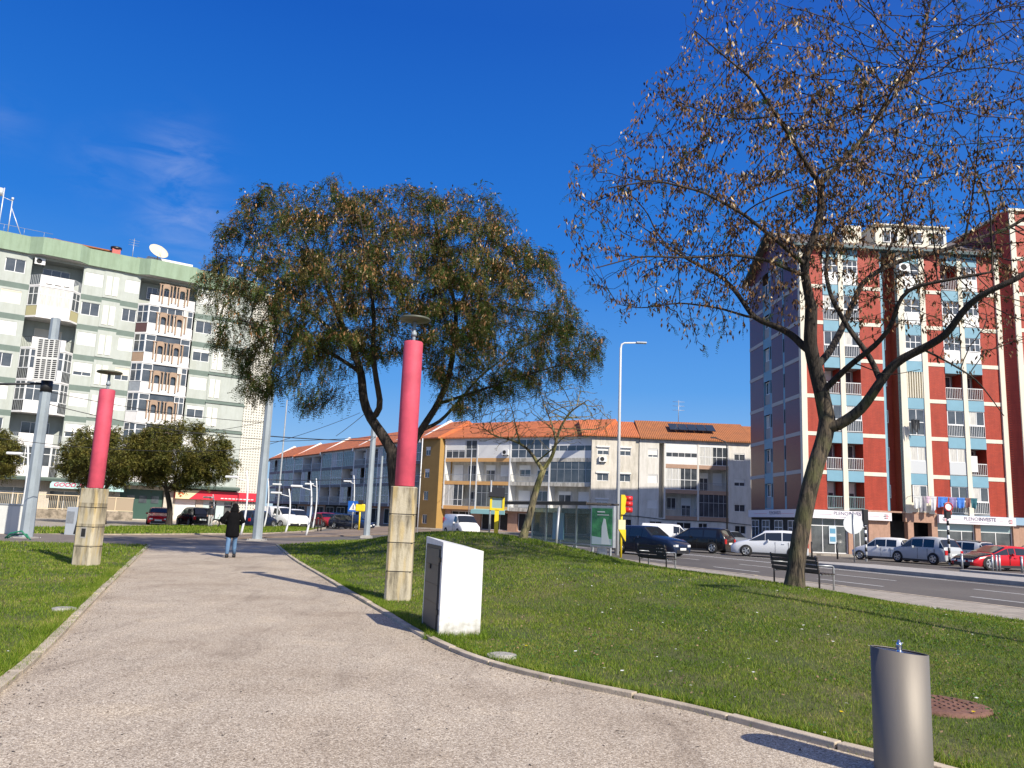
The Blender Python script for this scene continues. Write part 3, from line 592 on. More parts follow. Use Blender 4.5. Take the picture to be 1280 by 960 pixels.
def left_block():
    loc, rz = az_frame((-41, 75), 55); B = thing('apartment_block', loc, 'tall grey-green block of flats on the left, with a green parapet and terracotta balcony ornaments', 'building', rz=rz)
    F = 2.93; Z0 = 3.5; NF = 7; TOP = Z0 + F * NF; X0, X1 = -16.0, 15.75
    BAYS = [(-4.9, -.62), (4.45, 9.9), (-20, -15)]
    wins = []   # (x0,x1)
    WX = [(-13.6, -12.0), (-7.0, -5.4), (-.45, 1.12), (3.12, 4.42 - .02), (10.08, 11.74)]
    holes = []
    for k in range(NF):
        b = Z0 + F * k
        for a, c in WX: holes.append((a, c, b + .95, b + 2.2))
        for a, c in BAYS[:2]: holes.append((a, c, b + .02, b + F - .30 if k == NF - 1 else b + F - .02, 1.6))
    def mi(x, z):
        if z < Z0: return 0
        r = (z - Z0) % F; k = int((z - Z0) // F)
        if k < NF - 1 and r > F - .53: return 1
        return 0
    zs = [Z0 + F * k - .53 for k in range(1, NF)] + [Z0 + F * k for k in range(1, NF)]
    extra = [(X1 + 1, X1 + 2, a, b2) for a, b2 in zip(zs[:NF - 1], zs[NF - 1:])]  # split lines only
    mb = MB(); wall(mb, X0, X1, Z0, TOP, [h for h in holes] + [(X1 + 1, X1 + 1.01, a, b2) for a, b2 in zip(zs[:6], zs[6:])], mi=mi)
    mb.v = [v for v in mb.v]
    mb.quad((X0, 0, -.2), (X0, 12, -.2), (X0, 12, TOP), (X0, 0, TOP)); mb.quad((X1 + 2.6, 12, -.2), (X0, 12, -.2), (X0, 12, TOP), (X1 + 2.6, 12, TOP))
    mb.quad((X0, 0.02, TOP - .01), (X1, .02, TOP - .01), (X1, 12, TOP - .01), (X0, 12, TOP - .01))
    mb.obj('wall', [M['lwall'], M['lband']], B, fix=False)
    # stair tower clad in pierced blocks
    mb = MB(); mb.box(X1, X1 + 2.55, -.05, 11.9, -.2, 24.6); mb.obj('lattice_tower', M['lattice'], B)
    # thin white fins and panels between windows
    def panel(x0, x1, fins, k, full=True):
        b = Z0 + F * k
        mb = MB(); mb.box(x0, x1, -.06, .0, b + .02, b + F - .30); o = mb.obj('wall_panel', M['lwall'], B)
        for a, c in fins: m2 = MB(); m2.box(a, c, -.11, -.062, b + .28, b + 2.16); m2.obj('fin', M['lslat'], o)
    for k in range(NF):
        panel(1.20, 2.82, [(1.42, 1.88), (2.02, 2.48)], k); panel(11.86, 15.7, [(12.05, 12.5), (12.62, 13.06)], k)
        panel(-9.6, -7.9, [(-9.4, -8.95), (-8.8, -8.35)], k) if k > 1 else None
        b = Z0 + F * k
        for j, (a, c) in enumerate(WX):
            r = rnd.Random(k * 7 + j) if False else random.Random(k * 17 + j * 5 + 3)
            st = {(6, 1): 0, (6, 2): .95, (6, 3): 1, (5, 2): 0, (5, 3): 0, (5, 1): 1, (4, 1): 1, (4, 2): 1, (4, 3): 1, (3, 1): 0, (3, 2): .72, (3, 3): .6, (2, 2): 1, (2, 3): 1, (6, 4): .9, (5, 4): 0, (4, 4): .25, (3, 4): 1, (2, 4): .3, (1, 4): 1}.get((k, j), r.choice([1, 1, .8, 0, .6]))
            if st == 1: st = .97
            window(B, a, b + .95, c - a, 1.25, .1, 2, st, sm='shutter2' if (k, j) in ((5, 1), (3, 3)) else 'shutter')
    # cornice line above the blank panel
    for k in range(NF):
        b = Z0 + F * k; mb = MB(); mb.box(11.80, X1 + .1, -.16, -.061, b + F - .30, b + F - .16); mb.obj('string_course', M['lband'], B)
    # balconies, bay 1
    def bay1(k):
        b = Z0 + F * k; x0, x1 = -4.9, -.62; gl = k in (5, 3, 2, 0)
        mb = MB(); mb.slab([(x0, 0), (x1, 0), (x1 - .75, -.95), (x0 + .75, -.95)], b - .14, b + .02); mb.box(x0, x1, 0, 1.55, b - .1, b + .02)
        bal = mb.obj('balcony', M['lwhite'], B)
        mb = MB(); mb.box(x0 + .78, x1 - .78, -.93, -.85, b + .02, b + .95); mb.obj('parapet', M['lwhite'], bal)
        for s, xa, xb in ((0, x0 + .02, x0 + .76), (1, x1 - .02, x1 - .76)):
            m3 = MB()
            if k in (5,): vs = [(xa, -.02, b + .02), (xb, -.92, b + .02), (xb, -.92, b + .95), (xa, -.02, b + .95)]; m3.quad(*vs); m3.obj('side_panel', M['ochre'], bal, fix=False)
            else:
                for i in range(7): t = i / 6; m3.box(xa + (xb - xa) * t - .012, xa + (xb - xa) * t + .012, -.02 - .9 * t - .012, -.02 - .9 * t + .012, b, b + .95)
                m3.tube([(xa, -.02, b + .96), (xb, -.92, b + .96)], .02, 5); m3.obj('side_rail', M['galv'] if k != 4 else M['black'], bal)
        if gl:
            window(bal, x0 + .80, b + .97, x1 - x0 - 1.6, F - 1.15, -.88, 4, 0, .62, 2 if k == 5 else 0, name='glazing')
            for xa, rz_ in ((x0 + .03, -R(50)), (x1 - .78, R(50))):
                f = window(bal, 0, 0, 1.14, F - 1.15, 0, 2, 0, .62, name='glazing'); f.location = (xa if rz_ < 0 else xa + .02, -.03 if rz_ < 0 else -.90, b + .97); f.rotation_euler.z = rz_
        window(bal, x0 + 1.0, b + .06, 2.3, 2.1, 1.5, 3, .9 if k == 4 else 0, name='balcony_door', sm='shutter2')
        if k == 6: ac_unit(bal, x0 + .15, -.1, b + 2.0)
        if k == 6:
            for i in range(3): m3 = MB(); m3.box(x0 + 1.25 + i * .72, x0 + 1.75 + i * .72, -.935, -.925, b + .10, b + .18); m3.obj('drain_slot', M['dark'], bal)
    def bay2(k):
        b = Z0 + F * k; x0, x1 = 4.45, 9.9; gl = k < 6
        mb = MB(); mb.slab([(x0, 0), (x1, 0), (x1 - .3, -.95), (x0 + .85, -.95)], b - .12, b + .02); mb.box(x0, x1, 0, 1.55, b - .1, b + .02); bal = mb.obj('balcony', M['lwhite'], B)
        mb = MB(); mb.box(x0 + .88, x1 - .32, -.93, -.86, b + .02, b + .92); mb.box(x0 + .9, x1 - .36, -.955, -.932, b - .05, b + .015); mb.obj('parapet', M['lwhite'], bal)
        # the pair of terracotta ornaments
        for q in range(2):
            cx = x0 + 2.28 + q * 1.52; m3 = MB()
            for off, zb in ((-.62, .38), (-.34, .16), (.26, .16), (.54, .38)): m3.box(cx + off, cx + off + .12, -1.06, -.94, b + zb, b + 2.1 if abs(off + .04) > .4 else b + 1.95)
            m3.prism([(cx - .36, b + 1.5), (cx - .12, b + 1.75), (cx + .14, b + 1.75), (cx + .38, b + 1.5), (cx + .38, b + 1.95), (cx + .24, b + 2.2), (cx - .22, b + 2.2), (cx - .36, b + 1.95)], -1.04, -.95); m3.box(cx - .7, cx + .7, -1.02, -.92, b + 2.08, b + 2.16)
            m3.obj('ornament', M['brown'], bal)
        if gl:
            window(bal, x0 + .9, b + .95, .95, F - 1.12, -.9, 1, 0, .68, 0, name='glazing'); window(bal, x0 + 4.15, b + .95, .92, F - 1.12, -.9, 2 if k < 3 else 1, 0, .68, 1 if k % 2 else 0, name='glazing')
            f = window(bal, 0, 0, 1.25, F - 1.12, 0, 2, 0, .62, name='glazing'); f.location = (x0 + .03, -.03, b + .97); f.rotation_euler.z = -R(48)
            m3 = MB(); m3.quad((x0 + .02, -.02, b + .02), (x0 + .86, -.93, b + .02), (x0 + .86, -.93, b + .95), (x0 + .02, -.02, b + .95)); m3.obj('side_panel', [M['brown'], M['lwhite'], M['lwhite'], M['galv']][k % 4] if k != 5 else mat('maroon', (.10, .05, .05), .6), bal, fix=False)
            if k not in (5,): m3 = MB(); m3.box(x0 + 1.9, x0 + 4.1, -.78, -.74, b + .95, b + 2.75); m3.obj('glazing', M['glass'], bal)
            else: window(bal, x0 + 1.9, b + .95, 2.2, 1.8, -.76, 3, 0, 0, 0, name='glazing')
        else: window(bal, x0 + .9, b + .95, 1.0, 1.25, 1.45, 2, 0)
        window(bal, x0 + 2.0, b + .06, 2.3, 2.1, 1.5, 3, 0, name='balcony_door')
    for k in range(NF): bay1(k); bay2(k)
    # laundry sheet hanging at the bay edge
    mb = MB()
    for i in range(6): a = 9.95 + i * .13; mb.quad((a, -.5 + .05 * (i % 2), 13.4), (a + .13, -.5 + .05 * ((i + 1) % 2), 13.4), (a + .13, -.5 + .05 * ((i + 1) % 2), 15.2), (a, -.5 + .05 * (i % 2), 15.2))
    # parapet following the bays
    pts = [(X0, -.32), (-5.3, -.32), (-4.3, -1.05), (-1.2, -1.05), (-.3, -.32), (4.1, -.32), (5.0, -1.05), (9.4, -1.05), (10.0, -.32), (X1 + .1, -.32)]
    mb = MB()
    for a, c in zip(pts[:-1], pts[1:]): mb.add([(a[0], a[1], TOP - .08), (c[0], c[1], TOP - .08), (c[0], c[1], TOP + 1.55), (a[0], a[1], TOP + 1.55), (a[0], a[1] + .2, TOP - .08), (c[0], c[1] + .2, TOP - .08), (c[0], c[1] + .2, TOP + 1.55), (a[0], a[1] + .2, TOP + 1.55)], [(0, 1, 2, 3), (5, 4, 7, 6), (3, 2, 6, 7), (0, 4, 5, 1)])
    par = mb.obj('parapet', M['lpar'], B, fix=False)
    mb = MB(); P2 = pts + [(X1, .1), (X0, .1)]; mb.slab([(p[0], p[1] + .205) if i < len(pts) else p for i, p in enumerate(P2)], TOP - .07, TOP + .02); mb.obj('soffit', M['lwhite'], B)
    # attic roofs, chimney, railing
    mb = MB(); mb.prism([(-3.6, TOP + .02), (-3.3, TOP + 2.55), (.6, TOP + 2.3), (1.6, TOP + 1.9), (1.6, TOP + .02)], 2.2, 7, 0); mb.box(-3.9, 2.2, 1.9, 7.3, TOP + 2.3, TOP + 2.42, 1); mb.obj('attic', [mat('salmon_render', (.42, .22, .15), .8), M['roof2']], B)
    mb = MB(); mb.prism([(4.6, TOP + .02), (4.6, TOP + 2.1), (11.5, TOP + 2.1), (12.2, TOP + .02)], 2.4, 8, 0); mb.box(4.2, 12.2, 2.0, 8.3, TOP + 2.1, TOP + 2.3, 1); mb.box(5.3, 9.8, 2.9, 7, TOP + 2.3, TOP + 2.9, 2); mb.obj('attic', [mat('brown_render', (.36, .22, .13), .8), mat('khaki', (.24, .22, .14), .8), M['lwhite']], B)
    mb = MB(); mb.box(1.75, 2.5, 1.3, 2.0, TOP + 1.2, TOP + 2.5, 0); mb.lathe([(.52, TOP + 2.55), (.52, TOP + 2.72), (.2, TOP + 2.8)], 16, 1, (2.12, 1.65)); mb.obj('chimney', [mat('pink_render', (.5, .14, .12), .8), M['black']], B)
    mb = MB()
    for x in np.arange(-15.5, -3.5, 1.6): mb.tube([(x, -.1, TOP + 1.5), (x, -.1, TOP + 2.25)], .02, 4)
    mb.tube([(-15.5, -.1, TOP + 2.25), (-3.6, -.1, TOP + 2.25)], .02, 4); mb.obj('roof_railing', M['galv'], B)
    # dish and aerials stay on the roof as parts of it
    C = Vector((6.0, 1.4, TOP + 3.15)); q = Vector((.25, -1, .75)).normalized().to_track_quat('Z', 'Y').to_matrix().to_4x4(); mb = MB(); mb.lathe([(0, -.18), (.4, -.15), (.75, -.06), (.98, .06), (.98, .08), (.7, -.03), (0, -.14)], 28)
    T = Matrix.Translation(C) @ q; mb.v = [tuple(T @ Vector(v)) for v in mb.v]; mb.tube([C, (6.0, 1.8, TOP + 1.4)], .06, 8); mb.tube([T @ Vector((0, -.9, .0)), T @ Vector((0, 0, .75))], .02, 5)
    ds = mb.obj('satellite_dish', mat('dish_cream', (.62, .57, .42), .5), B)
    mb = MB(); bx = -7.9
    mb.tube([(bx, .6, TOP + 1.4), (bx, .6, TOP + 5.9)], .05, 6); mb.tube([(bx + .75, .6, TOP + 1.4), (bx + .75, .6, TOP + 5.0)], .05, 6); mb.tube([(bx + .75, .6, TOP + 4.2), (bx + 1.9, .6, TOP + 1.5)], .04, 6); mb.cyl(bx - .25, .6, TOP + 5.1, TOP + 5.8, .2, .2, 12); mb.box(bx - .42, bx - .2, .5, .7, TOP + 2.6, TOP + 4.3); mb.tube([(bx, .6, TOP + 5.0), (bx + .75, .6, TOP + 4.8)], .03, 5)
    mb.cyl(bx + .75, .6, TOP + 4.9, TOP + 5.15, .11, .11, 8)
    mb.obj('antenna_mast', mat('antenna_grey', (.62, .64, .66), .4, .3), B)
    mb = MB(); mb.tube([(3.6, 1.2, TOP + 1.2), (3.6, 1.2, TOP + 3.9)], .03, 5)
    for z in (3.2, 3.45, 3.7): mb.tube([(3.1, 1.2, TOP + z), (4.1, 1.2, TOP + z)], .015, 4)
    mb.obj('tv_aerial', M['galv'], B)
    # ------- ground floor: soffit canopy, shops
    holes = [(-10.5, -6.8, .3, 2.6), (-6.3, -2.6, .3, 2.6), (-1.0, 1.45, .5, 2.4), (2.1, 3.9, .5, 2.4), (4.9, 8.9, .05, 2.9), (10.0, 12.0, .1, 2.1), (12.7, 17.9, .1, 2.1)]
    mb = MB(); wall(mb, X0, X1 + 2.5, -.2, Z0, holes, dep=.7, y=.25); mb.quad((X0, .25, Z0 - .1), (X1, .25, Z0 - .1), (X1, -.0, Z0 - .1), (X0, 0, Z0 - .1)); mb.obj('shop_wall', grime(mat('cream_render', (.52, .47, .40), .85, var=.1), .7, 1.4, amount=.5), B, fix=False)
    mb = MB(); mb.box(X0, X1 + .15, -1.0, .2, 3.22, 3.44, 0); mb.box(X0, X1 + .12, -.98, .2, 3.44, 3.56, 1); mb.obj('canopy', [M['soffit'], M['lband']], B)
    for h in holes:
        if h[0] in (4.9,): continue
        window(B, h[0], h[2], h[1] - h[0], h[3] - h[2], .5, 3 if h[1] - h[0] > 3 else 2, 0, .8, name='shop_window', pane='glassb')
    mb = MB(); mb.box(10.02, 11.95, .34, .4, .12, 2.1, 0); mb.obj('roller_door', M['shutter'], B)
    mb = MB(); mb.box(4.95, 8.85, .6, .7, .05, 2.9, 0)
    for x in (5.6, 6.7, 7.8): mb.box(x, x + .7, .56, .6, 1.6, 2.3, 1)
    mb.obj('entrance', [mat('green_tile', (.035, .085, .065), .4), M['glass']], B)
    # green-blue shop signs with lettering
    aw = mat('mint_awning', (.42, .62, .60), .6)
    def awning(x0, x1, z, txt, tx2=None):
        mb = MB(); mb.prism([(x0, z), (x0, z + .35), (x0 + .15, z + .62), (x1 - .15, z + .62), (x1, z + .35), (x1, z)], -.95, -.75); a = mb.obj('shop_sign', aw, B)
        text_mesh('sign_lettering', txt, .50, mat('sign_magenta', (.50, .05, .14), .5), a, (x0 + .25, -.965, z + .31), sx=1.15, bold=.012, shear=.2)
        return a
    awning(-1.15, 3.05, 2.62, 'GOOD AFRO'); awning(3.2, 5.0, 2.55, '')
    # red bank-like sign with a cream end
    mb = MB(); mb.box(9.8, 18.1, -.42, .2, 2.18, 3.05, 1); a = mb.obj('shop_sign', [M['lwhite'], mat('sign_red', (.62, .018, .04), .45)], B)
    mb = MB(); mb.prism([(9.8, 2.18), (11.1, 2.18), (12.1, 3.05), (9.8, 3.05)], -.435, -.422); mb.obj('sign_panel', mat('sign_cream', (.75, .62, .36), .5), a)
    mb = MB(); mb.prism([(9.98, 2.62), (10.3, 2.88), (10.62, 2.62), (10.52, 2.54), (10.3, 2.70), (10.08, 2.54)], -.45, -.436); mb.prism([(10.1, 2.40), (10.3, 2.56), (10.5, 2.40)], -.45, -.436); mb.obj('sign_emblem', mat('emblem', (.50, .10, .02), .5), a)
    for k in range(9): mb = MB(); mb.box(14.2 + k * .38, 14.2 + k * .38 + .28, -.432, -.421, 2.33, 2.42); mb.obj('sign_mark', M['white'], a)
    mb = MB(); mb.box(12.6, 13.3, .28, .33, .5, 2.1, 0); mb.box(14.0, 14.8, .28, .33, .3, 2.1, 0); mb.box(15.6, 16.6, .28, .33, .3, 2.1, 0); mb.obj('shop_poster', mat('pale_poster', (.45, .55, .54), .5), B)
    return B
left_block()
# =================================================================== red tower
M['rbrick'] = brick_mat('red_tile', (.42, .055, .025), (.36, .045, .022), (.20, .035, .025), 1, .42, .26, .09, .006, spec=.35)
M['rbrick_shade'] = brick_mat('red_tile_shaded', (.15, .020, .026), (.125, .018, .024), (.085, .016, .02), 1, .34, .26, .09, .006, spec=.45)  # same red tile, with the side wall's shade put into the colour
M['cream'] = grime(mat('cream_band', (.72, .67, .55), .75, var=.04, scale=1), .8, 1, amount=.4)
M['blue'] = mat('blue_panel', (.17, .34, .43), .6, var=.06, scale=1.5)
M['lblue'] = mat('loggia_grey', (.30, .30, .29), .8)
M['stone'] = grime(mat('brown_stone', (.40, .235, .165), .7, var=.12, scale=3), .75, 2, amount=.5)
M['rbrick'] = grime(M['rbrick'], .72, .9, (2.5, 2.5, .35), .7)
def emblem(par, cx, y, cz, s):
    for sg, mm in ((-1, M['black']), (1, mat('sign_scarlet', (.65, .02, .05), .5))):
        mb = MB()
        for dz in (.55, 0, -.55):
            zc = cz + dz * s; w0 = (1 if dz == 0 else .72) * s
            mb.prism([(cx, zc - .1 * s), (cx + sg * w0 * .7, zc - .1 * s), (cx + sg * w0, zc), (cx + sg * w0 * .7, zc + .12 * s), (cx, zc + .12 * s)], y - .012, y)
        mb.obj('sign_emblem', mm, par)
def red_tower():
    loc, rz = az_frame((21.9, 60), 87.5); B = thing('apartment_tower', loc, 'red tiled tower block with cream bands, pale blue panels and shops below', 'building', rz=rz)
    F = 2.87; Z0 = 3.25; NF = 7; TOP = 23.35
    cols = [(0, .42, 'c'), (.42, 1.83, 'r'), (1.83, 4.66, 'b'), (4.66, 6.40, 'r'), (6.40, 7.72, 'x'), (7.72, 8.2, 'c'), (8.2, 9.5, 'w'), (9.5, 9.92, 'c'), (9.92, 11.26, 'r'), (11.26, 14.2, 'b'), (14.2, 15.9, 'r')]
    for a, c, k in cols:
        if k == 'c': mb = MB(); mb.box(a, c, -.10, .3, Z0 - .1, TOP); mb.obj('pilaster', M['cream'], B)
    mb = MB(); side = MB()
    for a, c, k in cols:
        if k == 'r': wall(mb, a, c, Z0 - .1, TOP)
    mb.quad((6.40, 0, Z0), (6.40, 1.2, Z0), (6.40, 1.2, TOP), (6.40, 0, TOP)); mb.quad((7.72, 1.2, Z0), (7.72, 0, Z0), (7.72, 0, TOP), (7.72, 1.2, TOP)); mb.quad((7.25, 1.2, Z0), (7.72, 1.2, Z0), (7.72, 1.2, TOP), (7.25, 1.2, TOP))
    mb.obj('wall', M['rbrick'], B, fix=False)
    for k in range(1, NF):
        b = Z0 + F * k
        for a, c, t in cols:
            if t == 'r': mb = MB(); mb.box(a + .001, c - .001, -.035, .0, b - .34, b - .05); mb.obj('band', M['cream'], B)
    # recess between the blocks: blue panels and small windows
    mb = MB(); mb.quad((6.40, 1.2, Z0), (7.25, 1.2, Z0), (7.25, 1.2, TOP), (6.40, 1.2, TOP)); mb.box(6.41, 6.6, .05, 1.2, Z0, TOP); mb.obj('stair_panel', M['blue'], B, fix=False)
    for k in range(NF): window(B, 6.65, Z0 + F * k + 1.0, .62, 1.0, 1.13, 2, name='window')
    for k in range(NF):
        b = Z0 + F * k
        # ---- two loggia bays of two openings
        for bi, (x0, x1, p0, p1) in enumerate(((1.83, 4.66, 3.05, 3.42), (11.26, 14.2, 12.58, 12.92))):
            mb = MB(); mb.box(p0, p1, -.10, .15, b - .10, min(b + F, TOP) - .10); mb.obj('pillar', M['cream'], B)
            for oi, (a, c) in enumerate(((x0, p0), (p1, x1))):
                mb = MB(); mb.box(a + .002, c - .002, -.05, .10, b + 2.03, min(TOP, b + F - .02)); o = mb.obj('spandrel_panel', M['blue'], B)
                mb = MB(); d = 1.3
                mb.quad((a, d, b), (c, d, b), (c, d, b + 2.1), (a, d, b + 2.1), 0); mb.quad((a, 0, b), (a, d, b), (a, d, b + 2.1), (a, 0, b + 2.1), 1); mb.quad((c, 0, b), (c, d, b), (c, d, b + 2.1), (c, 0, b + 2.1), 1); mb.quad((a, 0.1, b + 2.05), (a, d, b + 2.05), (c, d, b + 2.05), (c, .1, b + 2.05), 0); mb.box(a, c, -.05, d, b - .04, b, 0)
                lg = mb.obj('loggia', [M['lblue'], M['rbrick']], B, fix=False)
                kind = {(0, 0): 'o', (0, 1): 'o'}.get((bi, k), None)
                t = [['op', 'op'], ['or', 'cu'], ['gr', 'gr'], ['op', 'or'], ['gr', 'gr'], ['gr', 'gr'], ['wg', 'gw']] if bi == 0 else [['gl', 'gl'], ['gp', 'or'], ['gr', 'gr'], ['or', 'or'], ['wp', 'wp'], ['gw', 'gw'], ['or', 'gw']]
                t = t[k][oi]; W = c - a
                if t[0] == 'o' or t == 'cu':
                    railing(lg, a + .01, b + .02, W - .02, .92, .02, 'frame' if not (k == 0 and bi == 0) else 'blueglass')
                    window(lg, a + .12, b + .05, W - .3, 1.95, 1.22, 2, .4 if t == 'op' else 0, 0, 1 if t == 'or' else 0, name='balcony_door')
                    if t == 'or' and k == 1 and bi == 1: mb = MB(); mb.box(a + .02, a + .5, -.06, -.02, b + .3, b + 1.5); mb.obj('board', M['lwhite'], lg)
                elif t == 'gr' or t == 'gl':
                    window(lg, a + .02, b + .95, W - .04, 1.08, .03, 2, 0, 0, (k + oi) % 2, name='glazing'); railing(lg, a + .01, b + .02, W - .02, .92, .0); mb = MB(); mb.box(a + .02, c - .02, .06, .08, b, b + .93); mb.obj('pane', M['glass'], lg)
                elif t == 'gp':
                    window(lg, a + .02, b + .95, W - .04, 1.08, .03, 2, 0, 0, 2, name='glazing'); mb = MB(); mb.box(a + .02, c - .02, -.02, .04, b + .03, b + .94); mb.obj('parapet', mat('pale_board', (.52, .54, .55), .6), lg)
                else:
                    window(lg, a + .02, b + .95, W - .04, 1.08, .03, 3, 0, .55, 0, name='glazing'); mb = MB(); mb.box(a + .02, c - .02, -.02, .04, b + .03, b + .94); mb.obj('parapet', M['white'], lg)
        # ---- single window column
        a, c = 8.2, 9.5; mb = MB(); mb.box(a + .002, c - .002, -.05, .10, b + 2.03, min(TOP, b + F - .02)); mb.obj('spandrel_panel', M['blue'], B)
        if k == 3:
            mb = MB(); mb.box(a, c, .25, .3, b - .02, b + 2.05, 1)
            for i in range(7): q = a + .06 + i * .19; mb.box(q, q + .07, -.05, .2, b, b + 2.03, 0)
            mb.obj('louvre', [M['cream'], M['dark']], B)
        elif k == 0:
            window(B, a + .15, b + .7, c - a - .2, 1.3, .0, 2, 0, 0, 1); mb = MB(); mb.box(a, c, -.06, .05, b, b + .7); mb.obj('parapet', M['cream'], B)
        elif k == 1:
            window(B, a + .02, b + .95, c - a - .04, 1.08, .03, 2, 0, 0, 2); mb = MB(); mb.box(a + .02, c - .02, -.03, .05, b + .0, b + .95); mb.obj('parapet', mat('pale_board', (.52, .54, .55), .6), B)
        elif k == 2: window(B, a + .02, b + .02, c - a - .04, 2.0, .03, 2, 0, .5, 0)
        else:
            window(B, a + .02, b + .95, c - a - .04, 1.08, .03, 2 + (k == 4), 0, .5, 0); mb = MB(); mb.box(a + .02, c - .02, -.03, .05, b + .0, b + .95); mb.obj('parapet', M['white'], B)
        if k == 6: ac_unit(B, a - .4, -.1, b + 1.3)
    # ---- side wall (frame turned a quarter): x' = -y
    mb = MB(); dp = 11.2
    def sq(y0, y1, z0, z1, x=0, m=0, mbx=None): (mbx or mb).quad((x, y1, z0), (x, y0, z0), (x, y0, z1), (x, y1, z1), m)
    sy = [(.3, 3.15, 0), (3.15, 3.5, 1), (3.5, 5.95, 0), (5.95, 6.45, 1), (6.45, 7.85, 2), (7.85, dp, 0)]
    for y0, y1, m in sy:
        if m < 2: sq(y0, y1, Z0 - .1, TOP, 0, m)
    for k in range(NF):
        b = Z0 + F * k; sq(6.45, 7.85, b - .1 if k == 0 else b - .84, b + .02, 0, 1)
        sq(6.45, 7.85, b + .02, b + 2.03, .25, 1)
        mb.quad((0, 6.45, b), (.25, 6.45, b), (.25, 6.45, b + 2.03), (0, 6.45, b + 2.03), 1); mb.quad((0, 7.85, b), (.25, 7.85, b), (.25, 7.85, b + 2.03), (0, 7.85, b + 2.03), 1)
    gz = 26.2; mb.add([(0, .3, TOP), (0, dp, TOP), (0, dp * .5, gz), ], [(0, 1, 2)], 0)
    mb.quad((16, dp, -.2), (0, dp, -.2), (0, dp, TOP), (16, dp, TOP), 0)
    mb.obj('side_wall', [M['rbrick_shade'], M['blue']], B, fix=False)
    pb = mat('pale_band', (.46, .44, .41), .8)
    for k in range(1, NF + 1):
        b = Z0 + F * k if k < NF else TOP - .15
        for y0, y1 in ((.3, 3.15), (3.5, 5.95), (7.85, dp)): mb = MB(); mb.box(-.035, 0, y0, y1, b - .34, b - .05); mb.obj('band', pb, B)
    for k in range(NF):
        b = Z0 + F * k
        f = window(B, 0, 0, 1.2, 1.05, 0, 2, 0, 0, 1 if k in (2, 4) else 0); f.location = (.2, 7.75, b + .95); f.rotation_euler.z = -R(90)
        mb = MB(); mb.box(.12, .18, 6.5, 7.8, b + .02, b + .93); mb.obj('parapet', mat('grey_board', (.33, .33, .32), .8), B)
        for y in (6.05, 3.2): mb = MB(); mb.box(-.02, .05, y, y + .18, b + .9, b + 2.0); mb.obj('slit_window', M['dark'], B)
    f = window(B, 0, 0, .8, 1.1, 0, 2); f.location = (-.02, 4.6, Z0 + 6 * F + .8); f.rotation_euler.z = -R(90)
    # ---- roof
    M['eave'] = mat('dark_teal_eave', (.045, .09, .10), .5)
    mb = MB(); mb.box(-.5, 16, -.55, .3, TOP, TOP + .22, 0); mb.obj('eave', M['eave'], B)
    mb = MB(); mb.add([(-.5, -.55, TOP + .22), (16, -.55, TOP + .22), (16, dp * .5, gz + .4), (-.5, dp * .5, gz + .4), (-.5, dp + .5, TOP + .22), (16, dp + .5, TOP + .22)], [(0, 1, 2, 3), (3, 2, 5, 4)], 0); mb.obj('roof', mat('slate_brown', (.12, .10, .09), .8, var=.2), B, fix=False)
    mb = MB(); mb.box(-.53, -.45, -.55, .0, TOP - .05, TOP + .3); mb.tube([(-.48, -.55, TOP + .1), (-.48, dp * .5, gz + .3), (-.48, dp + .5, TOP + .1)], .14, 4, smooth=False); mb.obj('verge_board', M['eave'], B)
    mb = MB(); mb.box(4.0, 5.5, .9, 3.5, TOP + .4, TOP + 2.4); mb.box(6.6, 12.4, .8, 4.5, TOP + .4, TOP + 2.5); mb.box(6.4, 12.6, .6, 4.7, TOP + 2.5, TOP + 2.6); pent = mb.obj('penthouse', M['cream'], B)
    for x in (7.2, 9.2, 11.0): window(pent, x, TOP + 1.1, 1.2, 1.0, .77, 2, 0)
    # ---- projecting wing to the right
    wx = 16.55; wy = -.75
    mb = MB(); wall(mb, wx + .42, 27, Z0 - .1, 27.0, y=wy); mb.quad((15.9, -.02, Z0 - .1), (wx, wy - .1 + .1, Z0 - .1), (wx, wy, 27), (15.9, -.02, 27)); mb.quad((wx + .2, wy, 23), (wx + .2, 11, 23), (wx + .2, 11, 27), (wx + .2, wy, 27)); mb.obj('wall', M['rbrick'], B, fix=False)
    mb = MB(); mb.box(wx, wx + .42, wy - .1, wy + .3, Z0 - .1, 27); mb.obj('pilaster', M['cream'], B); mb = MB(); mb.box(15.55, 15.92, -.14, .02, Z0 - .1, TOP); mb.obj('pilaster', M['cream'], B)
    for k in range(1, 9): b = Z0 + F * k; mb = MB(); mb.box(wx + .425, 27, wy - .035, wy, b - .34, b - .05); mb.obj('band', M['cream'], B)
    mb = MB(); mb.box(wx - .1, 27, wy - .2, 11, 27, 27.2); mb.obj('coping', M['cream'], B)
    # ---- ground floor shops
    for a, c in ((-.0, .55), (3.35, 3.7), (4.9, 6.5), (7.86, 8.3), (9.68, 10.12), (13.0, 13.4), (15.9, 17.3)): mb = MB(); mb.box(a, c, -.02, .5, -.2, 2.6); mb.obj('stone_pier', M['stone'], B)
    mb = MB(); mb.box(7.7, 10.1, -.03, .4, 2.5, 3.2); mb.box(4.6, 10.1, -.05, .0, 3.14, 3.26); mb.obj('stone_lintel', M['stone'], B)
    mb = MB(); mb.box(6.5, 9.68, 1.8, 1.9, -.2, 2.6); mb.box(17.3, 27, -.6, -.5, -.2, 3.1); mb.box(.3, 16.5, 2.6, 2.7, -.2, 3.2, 0); mb.obj('shop_back_wall', M['dark'], B)
